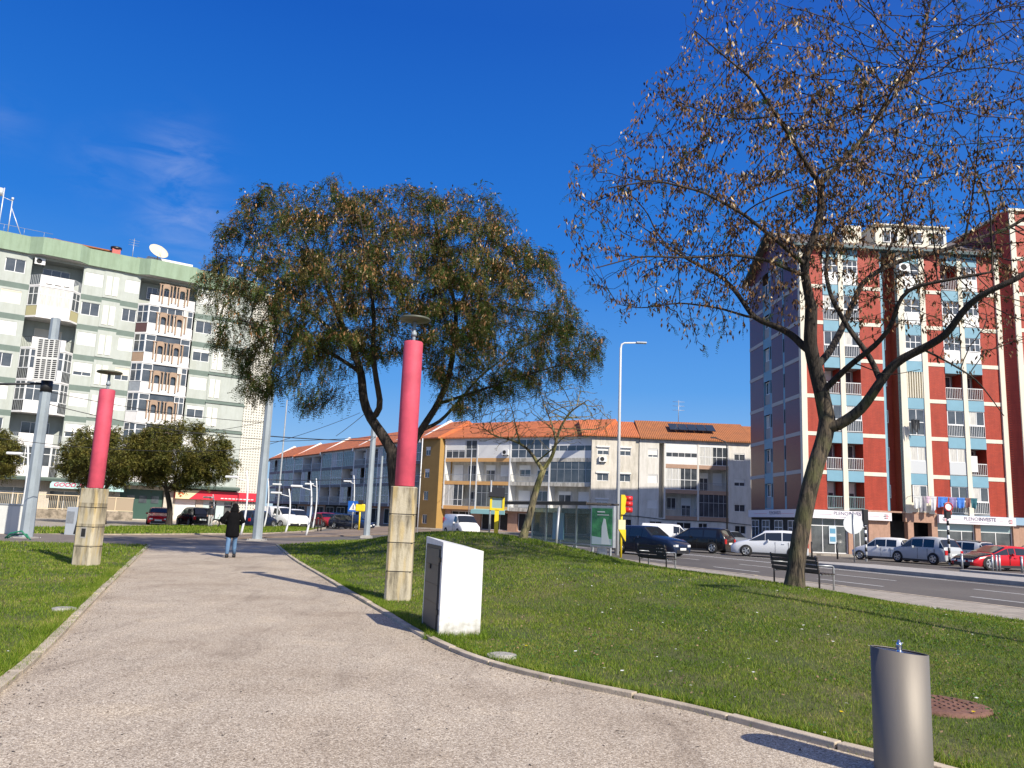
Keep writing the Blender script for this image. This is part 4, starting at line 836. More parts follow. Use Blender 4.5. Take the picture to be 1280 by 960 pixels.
    for a, c in ((.55, 3.35), (3.7, 4.9), (10.12, 13.0), (13.4, 15.9)):
        f = window(B, a, .0, c - a, 2.55, .2, 3 if c - a > 2.6 else 2, 0, .78, name='shop_window', pane='glassb'); mb = MB(); mb.box(a + .06, c - .06, .16, .19, 2.02, 2.5); mb.obj('blind', M['blueglass'], B) if a > 10 else None
    mb = MB(); mb.box(1.95, 2.5, .13, .16, .7, 2.0); mb.obj('shop_poster', mat('poster_white', (.55, .62, .66), .5), B); mb = MB(); mb.box(2.02, 2.43, .115, .128, .85, 1.2); mb.box(2.02, 2.43, .115, .128, 1.45, 1.8); mb.obj('poster_picture', mat('poster_blue', (.10, .28, .42), .5), B)
    sg = mat('sign_white', (.76, .72, .74), .5); navy = mat('sign_navy', (.10, .09, .16), .5); pk = mat('sign_pink', (.60, .12, .20), .5)
    for a, c in ((-.12, 6.5), (10.1, 15.95)):
        mb = MB(); mb.box(a, c, -.32, -.06, 2.52, 3.12); o = mb.obj('shop_sign', sg, B); mid = (a + c) / 2 + .1
        text_mesh('sign_lettering', 'PLENO', .36, navy, o, (mid - .05, -.324, 2.90), align='RIGHT'); text_mesh('sign_lettering', 'INVESTE', .36, navy, o, (mid - .03, -.324, 2.90), bold=.01)
        mb = MB(); mb.box(mid - .75, mid + .75, -.325, -.3205, 2.64, 2.67); mb.obj('sign_underline', navy, o)
        mb = MB(); mb.box(a + .95, mid - 1.3, -.325, -.322, 2.80, 2.82); mb.box(mid + 1.55, c - .95, -.325, -.322, 2.80, 2.82); mb.obj('sign_stripe', pk, o)
        emblem(o, c - .42, -.323, 2.82, .22); emblem(o, a + .42, -.323, 2.82, .22)
    mb = MB(); mb.box(-.33, -.12, -.1, 11.0, 2.52, 3.12); o = mb.obj('shop_sign', sg, B)
    for y, s_ in ((5.0, 'PLENOINVESTE'),):
        t_ = text_mesh('sign_lettering', s_, .36, navy, o, (-.334, 6.0, 2.86), rz=-90)
    mb = MB(); mb.box(-.337, -.331, 1.0, 4.3, 2.80, 2.82); mb.box(-.337, -.331, 6.6, 9.5, 2.80, 2.82); mb.obj('sign_stripe', pk, o)
    mb = MB(); mb.box(-.02, .1, .3, 11.1, -.2, 2.5); mb.obj('side_shop_wall', M['dark'], B)
    for y in (1.2, 4.0, 6.8, 9.3):
        f = window(B, 0, 0, 1.7, 1.9, 0, 2, 0, .7, name='shop_window', pane='glassb'); f.location = (-.06, y + 1.6, .4); f.rotation_euler.z = -R(90)
    return B
TOW = red_tower()
# laundry hanging on the tower: garments are things of their own
def tower_pt(t, o, z): a = R(87.5); return Vector((21.9 + math.sin(a) * t + math.cos(a) * -o * -1 * -1, 60 + math.cos(a) * t - math.sin(a) * o, z))
mb = MB(); P = [tower_pt(7.9, .75, 4.42), tower_pt(12.9, .75, 4.42)]
mb.tube([tower_pt(7.9, .1, 4.35), P[0]], .02, 5); mb.tube([tower_pt(12.9, .1, 4.35), P[1]], .02, 5); mb.tube(P, .008, 4); mb.tube([P[0] - Vector((0, .2, 0)), P[1] - Vector((0, .2, 0))], .008, 4)
tag(mb.obj('clothes_line', M['galv']), 'thin clothes line on brackets across the first floor of the red tower', 'clothes line')
for i, (t, w_, h, c, lb, nm) in enumerate(((8.35, .6, .9, (.6, .6, .58), 'white garment at the left end of the clothes line', 'shirt'), (8.75, .55, 1.15, (.25, .24, .27), 'long grey trousers hanging lowest on the clothes line', 'trousers'), (9.05, .5, .5, (.62, .45, .55), 'pale pink cloth on the clothes line', 'towel'), (9.55, .45, 1.0, (.62, .62, .64), 'white garment beside the blue cloths on the clothes line', 'shirt'), (10.25, .75, .75, (.06, .2, .62), 'first blue towel from the left on the clothes line', 'towel'), (11.0, .55, .7, (.26, .22, .42), 'mauve garment between two blue towels', 'shirt'), (11.6, .6, .75, (.06, .2, .6), 'blue towel right of the mauve garment', 'towel'), (12.15, .4, .7, (.22, .10, .09), 'brown garment near the right end of the clothes line', 'shirt'), (12.6, .5, .75, (.03, .13, .16), 'dark teal garment at the right end of the clothes line', 'shirt'))):
    mb = MB(); k = 6; rows = []
    for zi in range(4):
        row = []
        for xi in range(k + 1): u = xi / k; row.append(tower_pt(t - w_ / 2 + w_ * u * (1 - .06 * zi), .78 + .05 * math.sin(u * 9 + i) * (zi / 2), 4.43 - h * zi / 3 * (1 + .06 * math.sin(u * 5 + i * 2))))
        rows.append(row)
    for a, b in zip(rows[:-1], rows[1:]):
        for j in range(k): mb.quad(a[j], a[j + 1], b[j + 1], b[j])
    o = mb.obj(nm, mat('cloth', c, .9, var=.15, scale=5), fix=False); s_ = o.modifiers.new('th', 'SOLIDIFY'); s_.thickness = .02
    tag(o, lb, 'laundry', 'clothes drying on the tower line')
mb = MB(); 
for j in range(5): a = 8.15 + j * .13; mb.quad(tower_pt(a, .6 + .05 * (j % 2), 10.1 + .1 * (j % 2)), tower_pt(a + .13, .6 + .05 * ((j + 1) % 2), 10.1), tower_pt(a + .13, .6, 8.9 + .35 * (j % 3)), tower_pt(a, .6, 8.9 + .3 * ((j + 1) % 3)))
o = mb.obj('shirt', M['black'], fix=False); tag(o, 'black garment drying at a second-floor window of the red tower', 'laundry')
# =================================================================== middle flats
def gable_roof(par, x0, x1, y0, y1, ze, zr, m, over=.4, verge=None, th=.15):
    ym = (y0 + y1) / 2; mb = MB()
    mb.add([(x0, y0 - over, ze), (x1, y0 - over, ze), (x1, ym, zr), (x0, ym, zr), (x1, y1 + over, ze), (x0, y1 + over, ze), (x0, y0 - over, ze - th), (x1, y0 - over, ze - th), (x1, y1 + over, ze - th), (x0, y1 + over, ze - th)], [(0, 1, 2, 3), (3, 2, 4, 5), (6, 7, 1, 0), (8, 9, 5, 4), (0, 3, 5, 9, 6), (1, 7, 8, 4, 2)], 0)
    return mb.obj('roof', m, par)
def balc_flats(B, X0, X1, floors, divs, ZT, fascia, wallm, d=1.35, shade='white', glaz={}, fin='white', Hs=None):
    """balconied facade: slabs, dividing fins, fascia, windows on the back wall; floors are slab levels"""
    mb = MB()
    for i, z in enumerate(floors): mb.box(X0, X1, 0, d, z - .22, z - .02)
    mb.box(X0, X1, 0, d, ZT - .25, ZT - .02); mb.obj('slab', M['white'], B)
    mb = MB(); mb.box(X0, X1, d, d + .2, floors[0] - .2, ZT); mb.obj('back_wall', wallm, B)
    mb = MB()
    for x in divs: mb.box(x - .09, x + .09, -.06, d, floors[0] - .3, ZT - .05)
    mb.obj('party_fin', M[fin], B)
    for fi, z in enumerate(floors):
        top = (floors + [ZT])[fi + 1] - .25
        for bi, (a, c) in enumerate(zip(divs[:-1], divs[1:])):
            a += .09; c -= .09; W = c - a; f = fascia(bi, fi); mb = MB(); mb.box(a, c, -.05, .05, z - .32, z + .12); p = mb.obj('fascia', f, B)
            g = glaz.get((bi, fi), 'open')
            if g == 'open':
                railing(B, a, z + .12, W, .85, .0, 'galv', .14)
                for j in range(2): window(B, a + W * (.10 + .47 * j), z + .05 + (.75 if (bi + j + fi) % 3 == 0 else 0), W * .30, 2.1 - (.75 if (bi + j + fi) % 3 == 0 else 0), d - .08, 2, [0, .95, .4, 0, .3][(bi * 3 + j * 2 + fi) % 5], name='balcony_door')
            elif g == 'white':
                mb = MB(); mb.box(a, c, -.03, .02, z + .12, z + .9); mb.box(a, c, -.03, .0, top - .75, top); mb.obj('parapet', M['white'], B); window(B, a, z + .9, W, top - .75 - z - .9, .0, 5, 0, name='glazing')
            elif g == 'blindwhite':
                mb = MB(); mb.box(a, c, -.03, .02, z + .12, top); mb.obj('shutter_wall', M['shutter'], B); 
            elif g == 'halfwhite':
                window(B, a, z + .12, W * .62, top - z - .12, .0, 3, .55, .4, name='glazing'); window(B, a + W * .64, z + .12, W * .36, top - z - .12, .0, 2, 0, .5, name='glazing')
            elif g == 'gl':
                window(B, a, z + .12, W, top - z - .12, .0, 5, 0, .45, 1 if (bi + fi) % 2 else 0, name='glazing')
            elif g == 'glg':
                window(B, a, z + .12, W, top - z - .12, .0, 6, 0, .62, 0, name='glazing', fm='galv')
            elif g == 'part':
                window(B, a, z + .12, W * .6, top - z - .12, .0, 4, 0, .28, 1, name='glazing'); railing(B, a + W * .6, z + .12, W * .4, .85, 0, 'galv', .14); window(B, a + W * .68, z + .6, W * .2, 1.3, d - .08, 2, 0)
M['beige'] = grime(mat('beige_render', (.68, .63, .54), .85, var=.07, scale=.7, bump=.15), .62, .7, (2.5, 2.5, .5), .8)
M['whitew'] = grime(mat('white_render', (.72, .69, .63), .85, var=.05, scale=.7), .72, .8, (2.5, 2.5, .5), .6)
M['orange'] = mat('orange_fascia', (.66, .37, .14), .75, var=.05, scale=2)
M['conc2'] = grime(mat('balcony_concrete', (.58, .55, .48), .85, var=.1, scale=1), .45, 1.1, (3, 3, .6), .9)
def flats_A():
    loc, rz = az_frame((-8.1, 100.8), 120.5); B = thing('apartment_building', loc, 'pale four-storey flats with orange balcony edges on the left half', 'building', rz=rz)
    W = 20.9; fl = [2.72, 5.72, 8.52]; divs = [.2, 4.95, 9.6, 14.9, 20.5]
    g = {(0, 2): 'halfwhite', (1, 2): 'blindwhite', (2, 2): 'gl', (3, 2): 'white', (0, 1): 'open', (1, 1): 'open', (2, 1): 'open', (3, 1): 'glg', (0, 0): 'part', (1, 0): 'glg', (2, 0): 'open', (3, 0): 'open'}
    balc_flats(B, 0, W, fl, divs, 11.1, lambda b, f: M['orange'] if b < 2 else M['conc2'], M['whitew'] if 0 else M['beige'], glaz=g)
    mb = MB(); mb.quad((0, 1.5, -.2), (0, 9, -.2), (0, 9, 11), (0, 1.5, 11)); mb.obj('end_wall', M['beige'], B, fix=False); mb = MB(); mb.quad((W, 9, -.2), (W, 0, -.2), (W, 0, 11), (W, 9, 11)); mb.quad((W, 9, -.2), (0, 9, -.2), (0, 9, 11), (W, 9, 11)); mb.obj('wall', M['beige'], B, fix=False)
    gable_roof(B, -.3, W + .2, 0, 9, 11.2, 13.6, M['roof'])
    hs = [(1.0, 4.0, .1, 2.2), (5.4, 9.2, .1, 2.2), (10.5, 13.5, .1, 2.2), (15.5, 19.5, .1, 2.2)]
    mb = MB(); wall(mb, 0, W, -.2, 2.5, hs, y=.6, dep=.4); mb.obj('shop_wall', M['stone'], B, fix=False)
    for a, c, z0, z1 in hs: window(B, a, z0, c - a, z1 - z0, .95, 3, 0, 0, name='shop_window', pane='dark')
    mb = MB(); mb.prism([(4.9, 1.95), (4.9, 2.45), (9.6, 2.45), (9.6, 1.95)], -.9, -.8); mb.quad((4.9, -.8, 2.45), (9.6, -.8, 2.45), (9.6, .6, 2.6), (4.9, .6, 2.6)); mb.obj('awning', mat('aqua_awning', (.28, .52, .52), .6), B, fix=False)
    ac_unit(B, 8.6, -.1, 9.0)
    mb = MB(); mb.tube([(6, 4.5, 13.5), (6, 4.5, 15.2)], .03, 4); mb.tube([(5.4, 4.5, 15), (6.6, 4.5, 15)], .02, 4); mb.obj('tv_aerial', M['galv'], B)
flats_A()
def flats_B():
    loc, rz = az_frame((9.25, 90.1), 90); B = thing('apartment_building', loc, 'beige blank-walled flats behind the tall street lamp with an orange tiled roof', 'building', rz=rz)
    W = 5.3; hs = []
    for z in (9.0, 6.1, 3.2):
        hs += [(.62, 1.9, z, z + .85), (3.15, 4.35, z, z + .85)]
    hs.append((3.6, 4.6, .2, 2.0)); mb = MB(); wall(mb, 0, W, -.2, 11.1, hs); mb.quad((W, 0, -.2), (W, 9, -.2), (W, 9, 11.1), (W, 0, 11.1)); mb.quad((0, 9, -.2), (0, 0, -.2), (0, 0, 11.1), (0, 9, 11.1)); mb.quad((0, 9, -.2), (W, 9, -.2), (W, 9, 11.1), (0, 9, 11.1)); mb.obj('wall', M['beige'], B, fix=False)
    for i, h in enumerate(hs[:6]): window(B, h[0], h[2], h[1] - h[0], .85, .1, 2, [.45, .4, 0, 0, .4, .9][i]); mb = MB(); mb.box(h[0] - .1, h[1] + .1, -.12, .02, h[3], h[3] + .14); mb.obj('shutter_box', M['white'], B)
    window(B, 3.6, .2, 1.0, 1.8, .1, 1, 0, name='door', pane='dark'); ac_unit(B, .8, -.02, 8.2)
    gable_roof(B, -1.2, W, 0, 9, 11.2, 13.4, M['roof'])
    mb = MB(); mb.tube([(0, -.05, 2.7), (2, -.06, 2.72), (3, -.06, 2.4), (W, -.06, 2.35)], .035, 5); mb.obj('wall_cable', M['black'], B)
flats_B()
def flats_C():
    loc, rz = az_frame((14.58, 90.0), 91); B = thing('apartment_building', loc, 'white flats beside the red tower, recessed balconies half in shadow', 'building', rz=rz)
    W = 12.4; hs = []; win = []
    for z in (8.95, 6.1, 3.3): win += [(.95, 2.05, z, z + .95), (10.55, 11.75, z, z + .8)]
    bay = (2.2, 10.1, 2.3, 10.6, 1.5); mb = MB(); wall(mb, 0, W, -.2, 11.0, win + [bay, (1.2, 2.6, .1, 1.9), (4.2, 5.8, .9, 1.9), (6.6, 7.6, .0, 1.9), (10.6, 11.8, .9, 1.8)]); mb.quad((0, 9, -.2), (W, 9, -.2), (W, 9, 11), (0, 9, 11)); mb.quad((W, 9, -.2), (W, 0, -.2), (W, 0, 11), (W, 9, 11)); mb.obj('wall', M['whitew'], B, fix=False)
    for i, h in enumerate(win): window(B, h[0], h[2], h[1] - h[0], h[3] - h[2], .1, 2, [.75, .1, .95, .5, .95, 0][i])
    for a, c, z0, z1 in ((1.2, 2.6, .1, 1.9), (4.2, 5.8, .9, 1.9), (6.6, 7.6, 0, 1.9), (10.6, 11.8, .9, 1.8)): window(B, a, z0, c - a, z1 - z0, .12, 2, 0, pane='dark')
    pf = mat('dusty_pink_fascia', (.42, .27, .19), .8, var=.08)
    x0, xm, x1 = 2.85, 6.55, 10.0
    balc_flats(B, x0 - .05, x1 + .05, [2.45, 5.35, 8.15], [x0, xm, x1], 10.6, lambda b, f: pf, M['beige'], d=1.4, fin='whitew', glaz={(0, 2): 'white', (1, 2): 'gl', (0, 1): 'gl', (1, 1): 'open', (0, 0): 'open', (1, 0): 'glg'})
    gable_roof(B, -.0, W + .1, 0, 9, 11.1, 13.6, M['roof2'])
    mb = MB()
    T = Matrix.Translation((6.2, 1.9, 12.65)) @ Matrix.Rotation(R(-28), 4, 'X')
    for i in range(5): mb.box(-2.6 + i * 1.05, -1.62 + i * 1.05, -.9, .9, 0, .09, 0, T.inverted().inverted() @ Matrix.Rotation(R(56), 4, 'X') if False else T @ Matrix.Rotation(R(56), 4, 'X'))
    mb.obj('solar_panel', mat('solar_panel', (.03, .04, .05), .12), B)
    mb = MB(); mb.tube([(5.2, 4.5, 13.4), (5.2, 4.5, 16.2)], .04, 4)
    for z in (15.0, 15.5, 16.0): mb.tube([(4.5, 4.5, z), (5.9, 4.5, z)], .025, 4)
    mb.obj('tv_aerial', M['galv'], B)
    mb = MB(); mb.tube([(0, -.05, 2.35), (3, -.06, 2.1), (9, -.06, 2.12), (W, -.06, 1.9)], .035, 5); mb.obj('wall_cable', M['black'], B)
    return B
flats_C()
# far neighbour just visible between the flats and the tower
B = thing('apartment_building', (27.2, 93, 0), 'low orange-roofed house glimpsed beside the red tower edge', 'building'); mb = MB(); mb.box(0, 9, 0, 9, -.2, 11.2); mb.obj('wall', M['whitew'], B); gable_roof(B, -.1, 9, 0, 9, 11.2, 13.8, M['roof2'])
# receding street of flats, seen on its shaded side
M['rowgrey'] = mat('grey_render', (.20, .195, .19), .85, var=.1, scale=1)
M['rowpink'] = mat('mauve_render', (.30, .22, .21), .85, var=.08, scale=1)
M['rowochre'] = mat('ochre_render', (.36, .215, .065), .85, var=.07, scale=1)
def row_house(i, t0, t1, ze, kind, lb):
    a = R(146.3); P = (-46.2 + math.sin(a) * t0, 156.6 + math.cos(a) * t0); loc, rz = az_frame(P, 146.3)
    if kind == 2: loc, rz = az_frame((-11.3, 103.2), 137)
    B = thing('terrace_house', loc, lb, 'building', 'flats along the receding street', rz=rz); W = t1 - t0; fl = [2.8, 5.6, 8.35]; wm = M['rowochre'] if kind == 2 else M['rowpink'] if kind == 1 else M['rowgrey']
    if kind == 2:
        hs = [(1.0 + 2.6 * j, 2.0 + 2.6 * j, z, z + 1.1) for j in range(1) for z in (9.0, 6.2, 3.4, .5)]
        mb = MB(); wall(mb, 0, W, -.2, ze, hs); mb.quad((W, 0, -.2), (W, 9, -.2), (W, 9, ze), (W, 0, ze)); mb.obj('wall', wm, B, fix=False)
        for h in hs: window(B, h[0], h[2], 1.0, 1.1, .1, 2, .4 if h[2] > 6 else 0)
    else:
        n = 3; dv = [W * k / n for k in range(n + 1)]; dv[0] += .1; dv[-1] -= .1
        g = {(b, f): ['gl', 'glg', 'open', 'gl', 'open', 'glg', 'part'][(b * 2 + f * 3 + i) % 7] for b in range(n) for f in range(3)}
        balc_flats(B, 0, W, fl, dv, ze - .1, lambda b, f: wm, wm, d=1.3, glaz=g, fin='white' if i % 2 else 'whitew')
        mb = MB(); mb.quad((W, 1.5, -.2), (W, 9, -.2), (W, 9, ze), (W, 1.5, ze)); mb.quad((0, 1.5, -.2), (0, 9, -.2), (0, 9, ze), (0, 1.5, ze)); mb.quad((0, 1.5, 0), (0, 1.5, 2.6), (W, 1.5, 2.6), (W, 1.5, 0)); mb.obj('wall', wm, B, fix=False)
        mb = MB(); mb.box(0, W, 1.2, 1.45, -.2, 2.6); mb.obj('shopfront', M['stone'] if i % 2 else M['dark'], B)
        for j in range(3): window(B, W * (j + .15) / 3, .1, W / 3 * .7, 2.1, 1.15, 2, .8 if j == i % 3 else 0, name='shop_window', pane='dark')
    gable_roof(B, .0, W, 0, 9, ze, ze + 2.6, M['roof'])
    mb = MB(); mb.prism([(-.45, ze - .1), (4.5, ze + 2.9), (9.45, ze - .1), (9.45, ze - .5), (-.45, ze - .5)], -.18, .12, 0, Matrix.Rotation(R(90), 4, 'Z')); mb.v = [(v[0] + (W if False else 0), v[1], v[2]) for v in mb.v]; mb.obj('verge_wall', M['white'], B)
for i, (a, b, ze, k, lb) in enumerate(((0, 14, 11.0, 1, 'mauve-grey flats at the far end of the receding street'), (14, 27.5, 10.9, 0, 'grey glazed-balcony flats next to the mauve ones'), (27.5, 41, 11.1, 0, 'grey flats in the middle of the receding street row'), (41, 54, 11.1, 0, 'grey flats behind the pole with the lattice box'), (54, 63.5, 11.2, 0, 'grey flats next to the ochre end wall'), (63.5, 67.4, 11.2, 2, 'ochre-walled end of the street row beside the pale flats'))): row_house(i, a, b, ze, k, lb)
# ------------------------------------------------------------------ trees
def colonize(limbs, att, step, infl, kill, maxn=9000, iters=160, seed=1, bias=(0, 0, 0)):
    """space colonisation: limbs is a list of polylines with the radius at both ends, att an array of attractor points"""
    nodes = []; par = []; rad = []
    for L, r0, r1 in limbs:
        L = [Vector(p) for p in L]; pts = [L[0]]
        for a, b in zip(L[:-1], L[1:]):
            n = max(1, int((b - a).length / step))
            for i in range(1, n + 1): pts.append(a.lerp(b, i / n))
        if len(pts) > 4:   # soften the corners
            for _ in range(2): pts = [pts[0]] + [(pts[i - 1] + pts[i] * 2 + pts[i + 1]) / 4 for i in range(1, len(pts) - 1)] + [pts[-1]]
        if nodes:
            ds = [(n_ - pts[0]).length for n_ in nodes]; base = int(np.argmin(ds))
        else: base = -1
        for i, p in enumerate(pts):
            if i == 0 and base >= 0: prev = base; continue
            nodes.append(p.copy()); par.append(prev if i else -1); rad.append(r0 + (r1 - r0) * (i / max(1, len(pts) - 1)) ** .8); prev = len(nodes) - 1
    nfix = len(nodes); P = np.array([tuple(n_) for n_ in nodes]); par = list(par); r = np.random.RandomState(seed); att = np.array(att)
    def upd(att, bd, bi, new, off):
        for s in range(0, len(new), 256):
            d = np.linalg.norm(att[:, None, :] - new[None, s:s + 256, :], axis=2); j = d.argmin(1); m = d[np.arange(len(att)), j]; k = m < bd; bd[k] = m[k]; bi[k] = j[k] + off + s
        return bd, bi
    bd = np.full(len(att), 1e9); bi = np.zeros(len(att), int); bd, bi = upd(att, bd, bi, P, 0); bias = np.array(bias)
    for it in range(iters):
        k = bd > kill; att = att[k]; bd = bd[k]; bi = bi[k]
        if len(att) < 3 or len(P) > maxn: break
        a = bd < infl
        if not a.any(): infl *= 1.4; continue
        dirs = att[a] - P[bi[a]]; dirs /= np.linalg.norm(dirs, axis=1)[:, None] + 1e-9
        acc = {}
        ids = bi[a]; order = np.argsort(ids); ids = ids[order]; dirs = dirs[order]; u, st = np.unique(ids, return_index=True); sm = np.add.reduceat(dirs, st, axis=0)
        sm += r.normal(0, .35, sm.shape) + bias; sm /= np.linalg.norm(sm, axis=1)[:, None] + 1e-9; new = P[u] + sm * step
        off = len(P); P = np.vstack([P, new]); par += list(u); bd, bi = upd(att, bd, bi, new, off)
        # a node that keeps growing to the same place stops feeding
        bd = bd
    return P, np.array(par), rad, nfix
def tree_mesh(name, T, tip, pexp, m, parent, sides=(3, 5, 9)):
    P, par, rad, nfix = T; n = len(P); acc = np.zeros(n); kids = [[] for _ in range(n)]
    for i in range(n):
        if par[i] >= 0: kids[par[i]].append(i)
    R_ = np.zeros(n)
    for i in range(n - 1, -1, -1):
        a = sum(R_[k] ** pexp for k in kids[i]) if kids[i] else 0; R_[i] = max(tip, a ** (1 / pexp)) if kids[i] else tip
    for i in range(nfix): R_[i] = max(min(R_[i], rad[i] * 1.0), rad[i] * .999) if i < len(rad) else R_[i]
    for i in range(nfix, n): R_[i] = min(R_[i], R_[par[i]] * (.75 if par[i] < nfix else 1))
    mb = MB(); done = set()
    starts = [i for i in range(n) if par[i] < 0]; stack = [(i, None) for i in starts]
    while stack:
        i, base = stack.pop(); ch = ([base] if base is not None else []) + [i]; j = i
        while kids[j]:
            ks = sorted(kids[j], key=lambda q: -R_[q]); nxt = ks[0]
            for q in ks[1:]: stack.append((q, j))
            ch.append(nxt); j = nxt
        if len(ch) < 2: continue
        rs = [R_[c] for c in ch]
        if base is not None: rs[0] = min(rs[0], rs[1] * 1.15)
        big = max(rs); k = sides[2] if big > .06 else sides[1] if big > .02 else sides[0]
        pts = [Vector(P[c]) for c in ch]
        if base is None: rs[0] *= 1.3; rs[1] *= 1.12 if len(rs) > 1 else 1
        mb.tube(pts, rs, k, 0, cap=False)
    o = mb.obj(name, m, parent, fix=False); return o, kids, R_
def leaflets(name, base, dirs, ln, wd, m, parent, pairs=6, droop=.6, lsz=.03, seed=1):
    """feathery compound leaves: pairs of small pointed leaflets along a drooping stalk"""
    r = np.random.RandomState(seed); n = len(base); Q = []
    d = dirs / (np.linalg.norm(dirs, axis=1)[:, None] + 1e-9); L = ln * r.uniform(.6, 1.3, n)
    side = np.cross(d, np.array([0, 0, 1.])) + r.normal(0, .35, (n, 3)); side /= np.linalg.norm(side, axis=1)[:, None] + 1e-9
    for k in range(pairs):
        t = (k + .7) / pairs; c = base + d * (L * t)[:, None]; c[:, 2] -= droop * L * t * t
        for s in (-1, 1):
            a = side * s + d * .35 + r.normal(0, .22, (n, 3)); a /= np.linalg.norm(a, axis=1)[:, None]; up = np.cross(a, d); up /= np.linalg.norm(up, axis=1)[:, None] + 1e-9; b = np.cross(a, up) + up * r.uniform(-.6, .6, (n, 1)); z = lsz * r.uniform(.7, 1.25, (n, 1)) * (1 - .4 * abs(t - .45))
            V = np.empty((n, 4, 3)); V[:, 0] = c; V[:, 1] = c + a * z * .5 + b * wd * .5; V[:, 2] = c + a * z; V[:, 3] = c + a * z * .5 - b * wd * .5; Q.append(V)
    V = np.concatenate(Q).reshape(-1, 3); o = tri_obj(name, V, 4, [m]); o.parent = parent; return o
def pods(name, base, m, parent, ln=.10, wd=.026, seed=1, cluster=3, spread=.08):
    r = np.random.RandomState(seed); b = np.repeat(base, cluster, axis=0) + r.normal(0, spread, (len(base) * cluster, 3)) * [1, 1, .8]; n = len(b)
    d = np.stack([r.normal(0, .38, n), r.normal(0, .38, n), -np.ones(n)], 1); d /= np.linalg.norm(d, axis=1)[:, None]; a = r.uniform(0, 2 * np.pi, n); s = np.stack([np.cos(a), np.sin(a), 0 * a], 1); L = (ln * r.uniform(.6, 1.25, n))[:, None]
    cu = np.cross(d, s) * .12 * L
    Q = np.empty((n, 4, 3)); Q[:, 0] = b; Q[:, 1] = b + d * L * .45 + s * wd / 2 + cu; Q[:, 2] = b + d * L; Q[:, 3] = b + d * L * .45 - s * wd / 2 + cu
    o = tri_obj(name, Q.reshape(-1, 3), 4, [m]); o.parent = parent; return o
def crown_points(poly, d0, half, n, seed, power=.5, thick=None):
    """random points in a crown: outline given by directions, with a full depth that closes towards the rim"""
    r = np.random.RandomState(seed); P = [Vector(p) for p in poly]; xs = [p.x for p in P]; ys = [p.y for p in P]; out = []
    X = r.uniform(min(xs), max(xs), n * 6); Y = r.uniform(min(ys), max(ys), n * 6); k = inpoly(X, Y, poly); X = X[k][:n]; Y = Y[k][:n]
    e = seg_dist(X, Y, P + [P[0]]); mx = min(max(xs) - min(xs), max(ys) - min(ys)) / 2; q = np.clip(e / mx, 0, 1) ** power; dz = r.uniform(-1, 1, len(X)) * half * q
    return np.array([tuple(D(x, y, d0 + z)) for x, y, z in zip(X, Y, dz)])
def bark(name, a, b, moss=None):
    m = mat(name, a, .9, col2=b, scale=7, stretch=(1, 1, .22)); t = m.node_tree; n = t.nodes; l = t.links; tcn = n.new('ShaderNodeTexCoord'); mp_ = n.new('ShaderNodeMapping'); mp_.inputs['Scale'].default_value = (14, 14, 2.2); l.new(tcn.outputs['Object'], mp_.inputs[0])
    v = n.new('ShaderNodeTexNoise'); v.inputs['Scale'].default_value = 1; v.inputs['Detail'].default_value = 5; v.inputs['Roughness'].default_value = .7; v.inputs['Distortion'].default_value = .6; l.new(mp_.outputs[0], v.inputs[0]); p = n['Principled BSDF']
    rc = ramp(t, v.outputs[0], [(.38, (.28, .27, .25)), (.50, (1, 1, 1)), (.62, (1.3, 1.28, 1.2))]); mm = n.new('ShaderNodeMixRGB'); mm.blend_type = 'MULTIPLY'; mm.inputs[0].default_value = 1; l.new(p.inputs['Base Color'].links[0].from_socket, mm.inputs[1]); l.new(rc, mm.inputs[2]); src = mm.outputs[0]
    if moss:
        nz = n.new('ShaderNodeTexNoise'); nz.inputs['Scale'].default_value = 1.7; nz.inputs['Detail'].default_value = 6; l.new(tcn.outputs['Object'], nz.inputs[0]); rr = ramp(t, nz.outputs[0], [(.46, (0, 0, 0)), (.6, (1, 1, 1))])
        m3 = n.new('ShaderNodeMixRGB'); l.new(rr, m3.inputs[0]); l.new(src, m3.inputs[1]); m3.inputs[2].default_value = tuple(moss) + (1,); m4 = n.new('ShaderNodeMixRGB'); m4.blend_type = 'MULTIPLY'; m4.inputs[0].default_value = .8; l.new(m3.outputs[0], m4.inputs[1]); l.new(rc, m4.inputs[2]); src = m4.outputs[0]
    l.new(src, p.inputs['Base Color']); bn = n.new('ShaderNodeBump'); bn.inputs['Strength'].default_value = 1; bn.inputs['Distance'].default_value = .05; l.new(v.outputs[0], bn.inputs['Height']); l.new(bn.outputs[0], p.inputs['Normal']); return m
M['bark'] = bark('ridged_bark', (.060, .046, .033), (.105, .082, .056), (.085, .082, .035))
M['bark2'] = bark('dark_bark', (.026, .020, .016), (.052, .040, .030))
M['bark3'] = bark('mossy_bark', (.20, .165, .10), (.28, .235, .14), (.20, .19, .07))
def px_limb(pts, r0, r1, k=.84): return ([D(x, y, d) for x, y, d in pts], r0 * k, r1 * k)
def leaf_dirs(T, ids):
    P, par = T[0], T[1]; d = P[ids] - P[np.maximum(par[ids], 0)]; return d
M['leafg'] = mat('feathery_leaf', (.050, .085, .014), .6, island=.45, transl=.35, spec=.2)
M['leafg2'] = mat('feathery_leaf_olive', (.14, .115, .035), .6, island=.45, transl=.35, spec=.2)
M['pod'] = mat('dry_pod', (.13, .075, .038), .75, island=.8, transl=.05, spec=.15)
M['podr'] = mat('rusty_pod', (.24, .125, .055), .75, island=.7, transl=.1, spec=.15)
M['pod_lit'] = mat('sunlit_pod', (.62, .47, .27), .55, island=.4, transl=.15, spec=.3)  # same dry pods, the cream of sunlit ones put into the colour
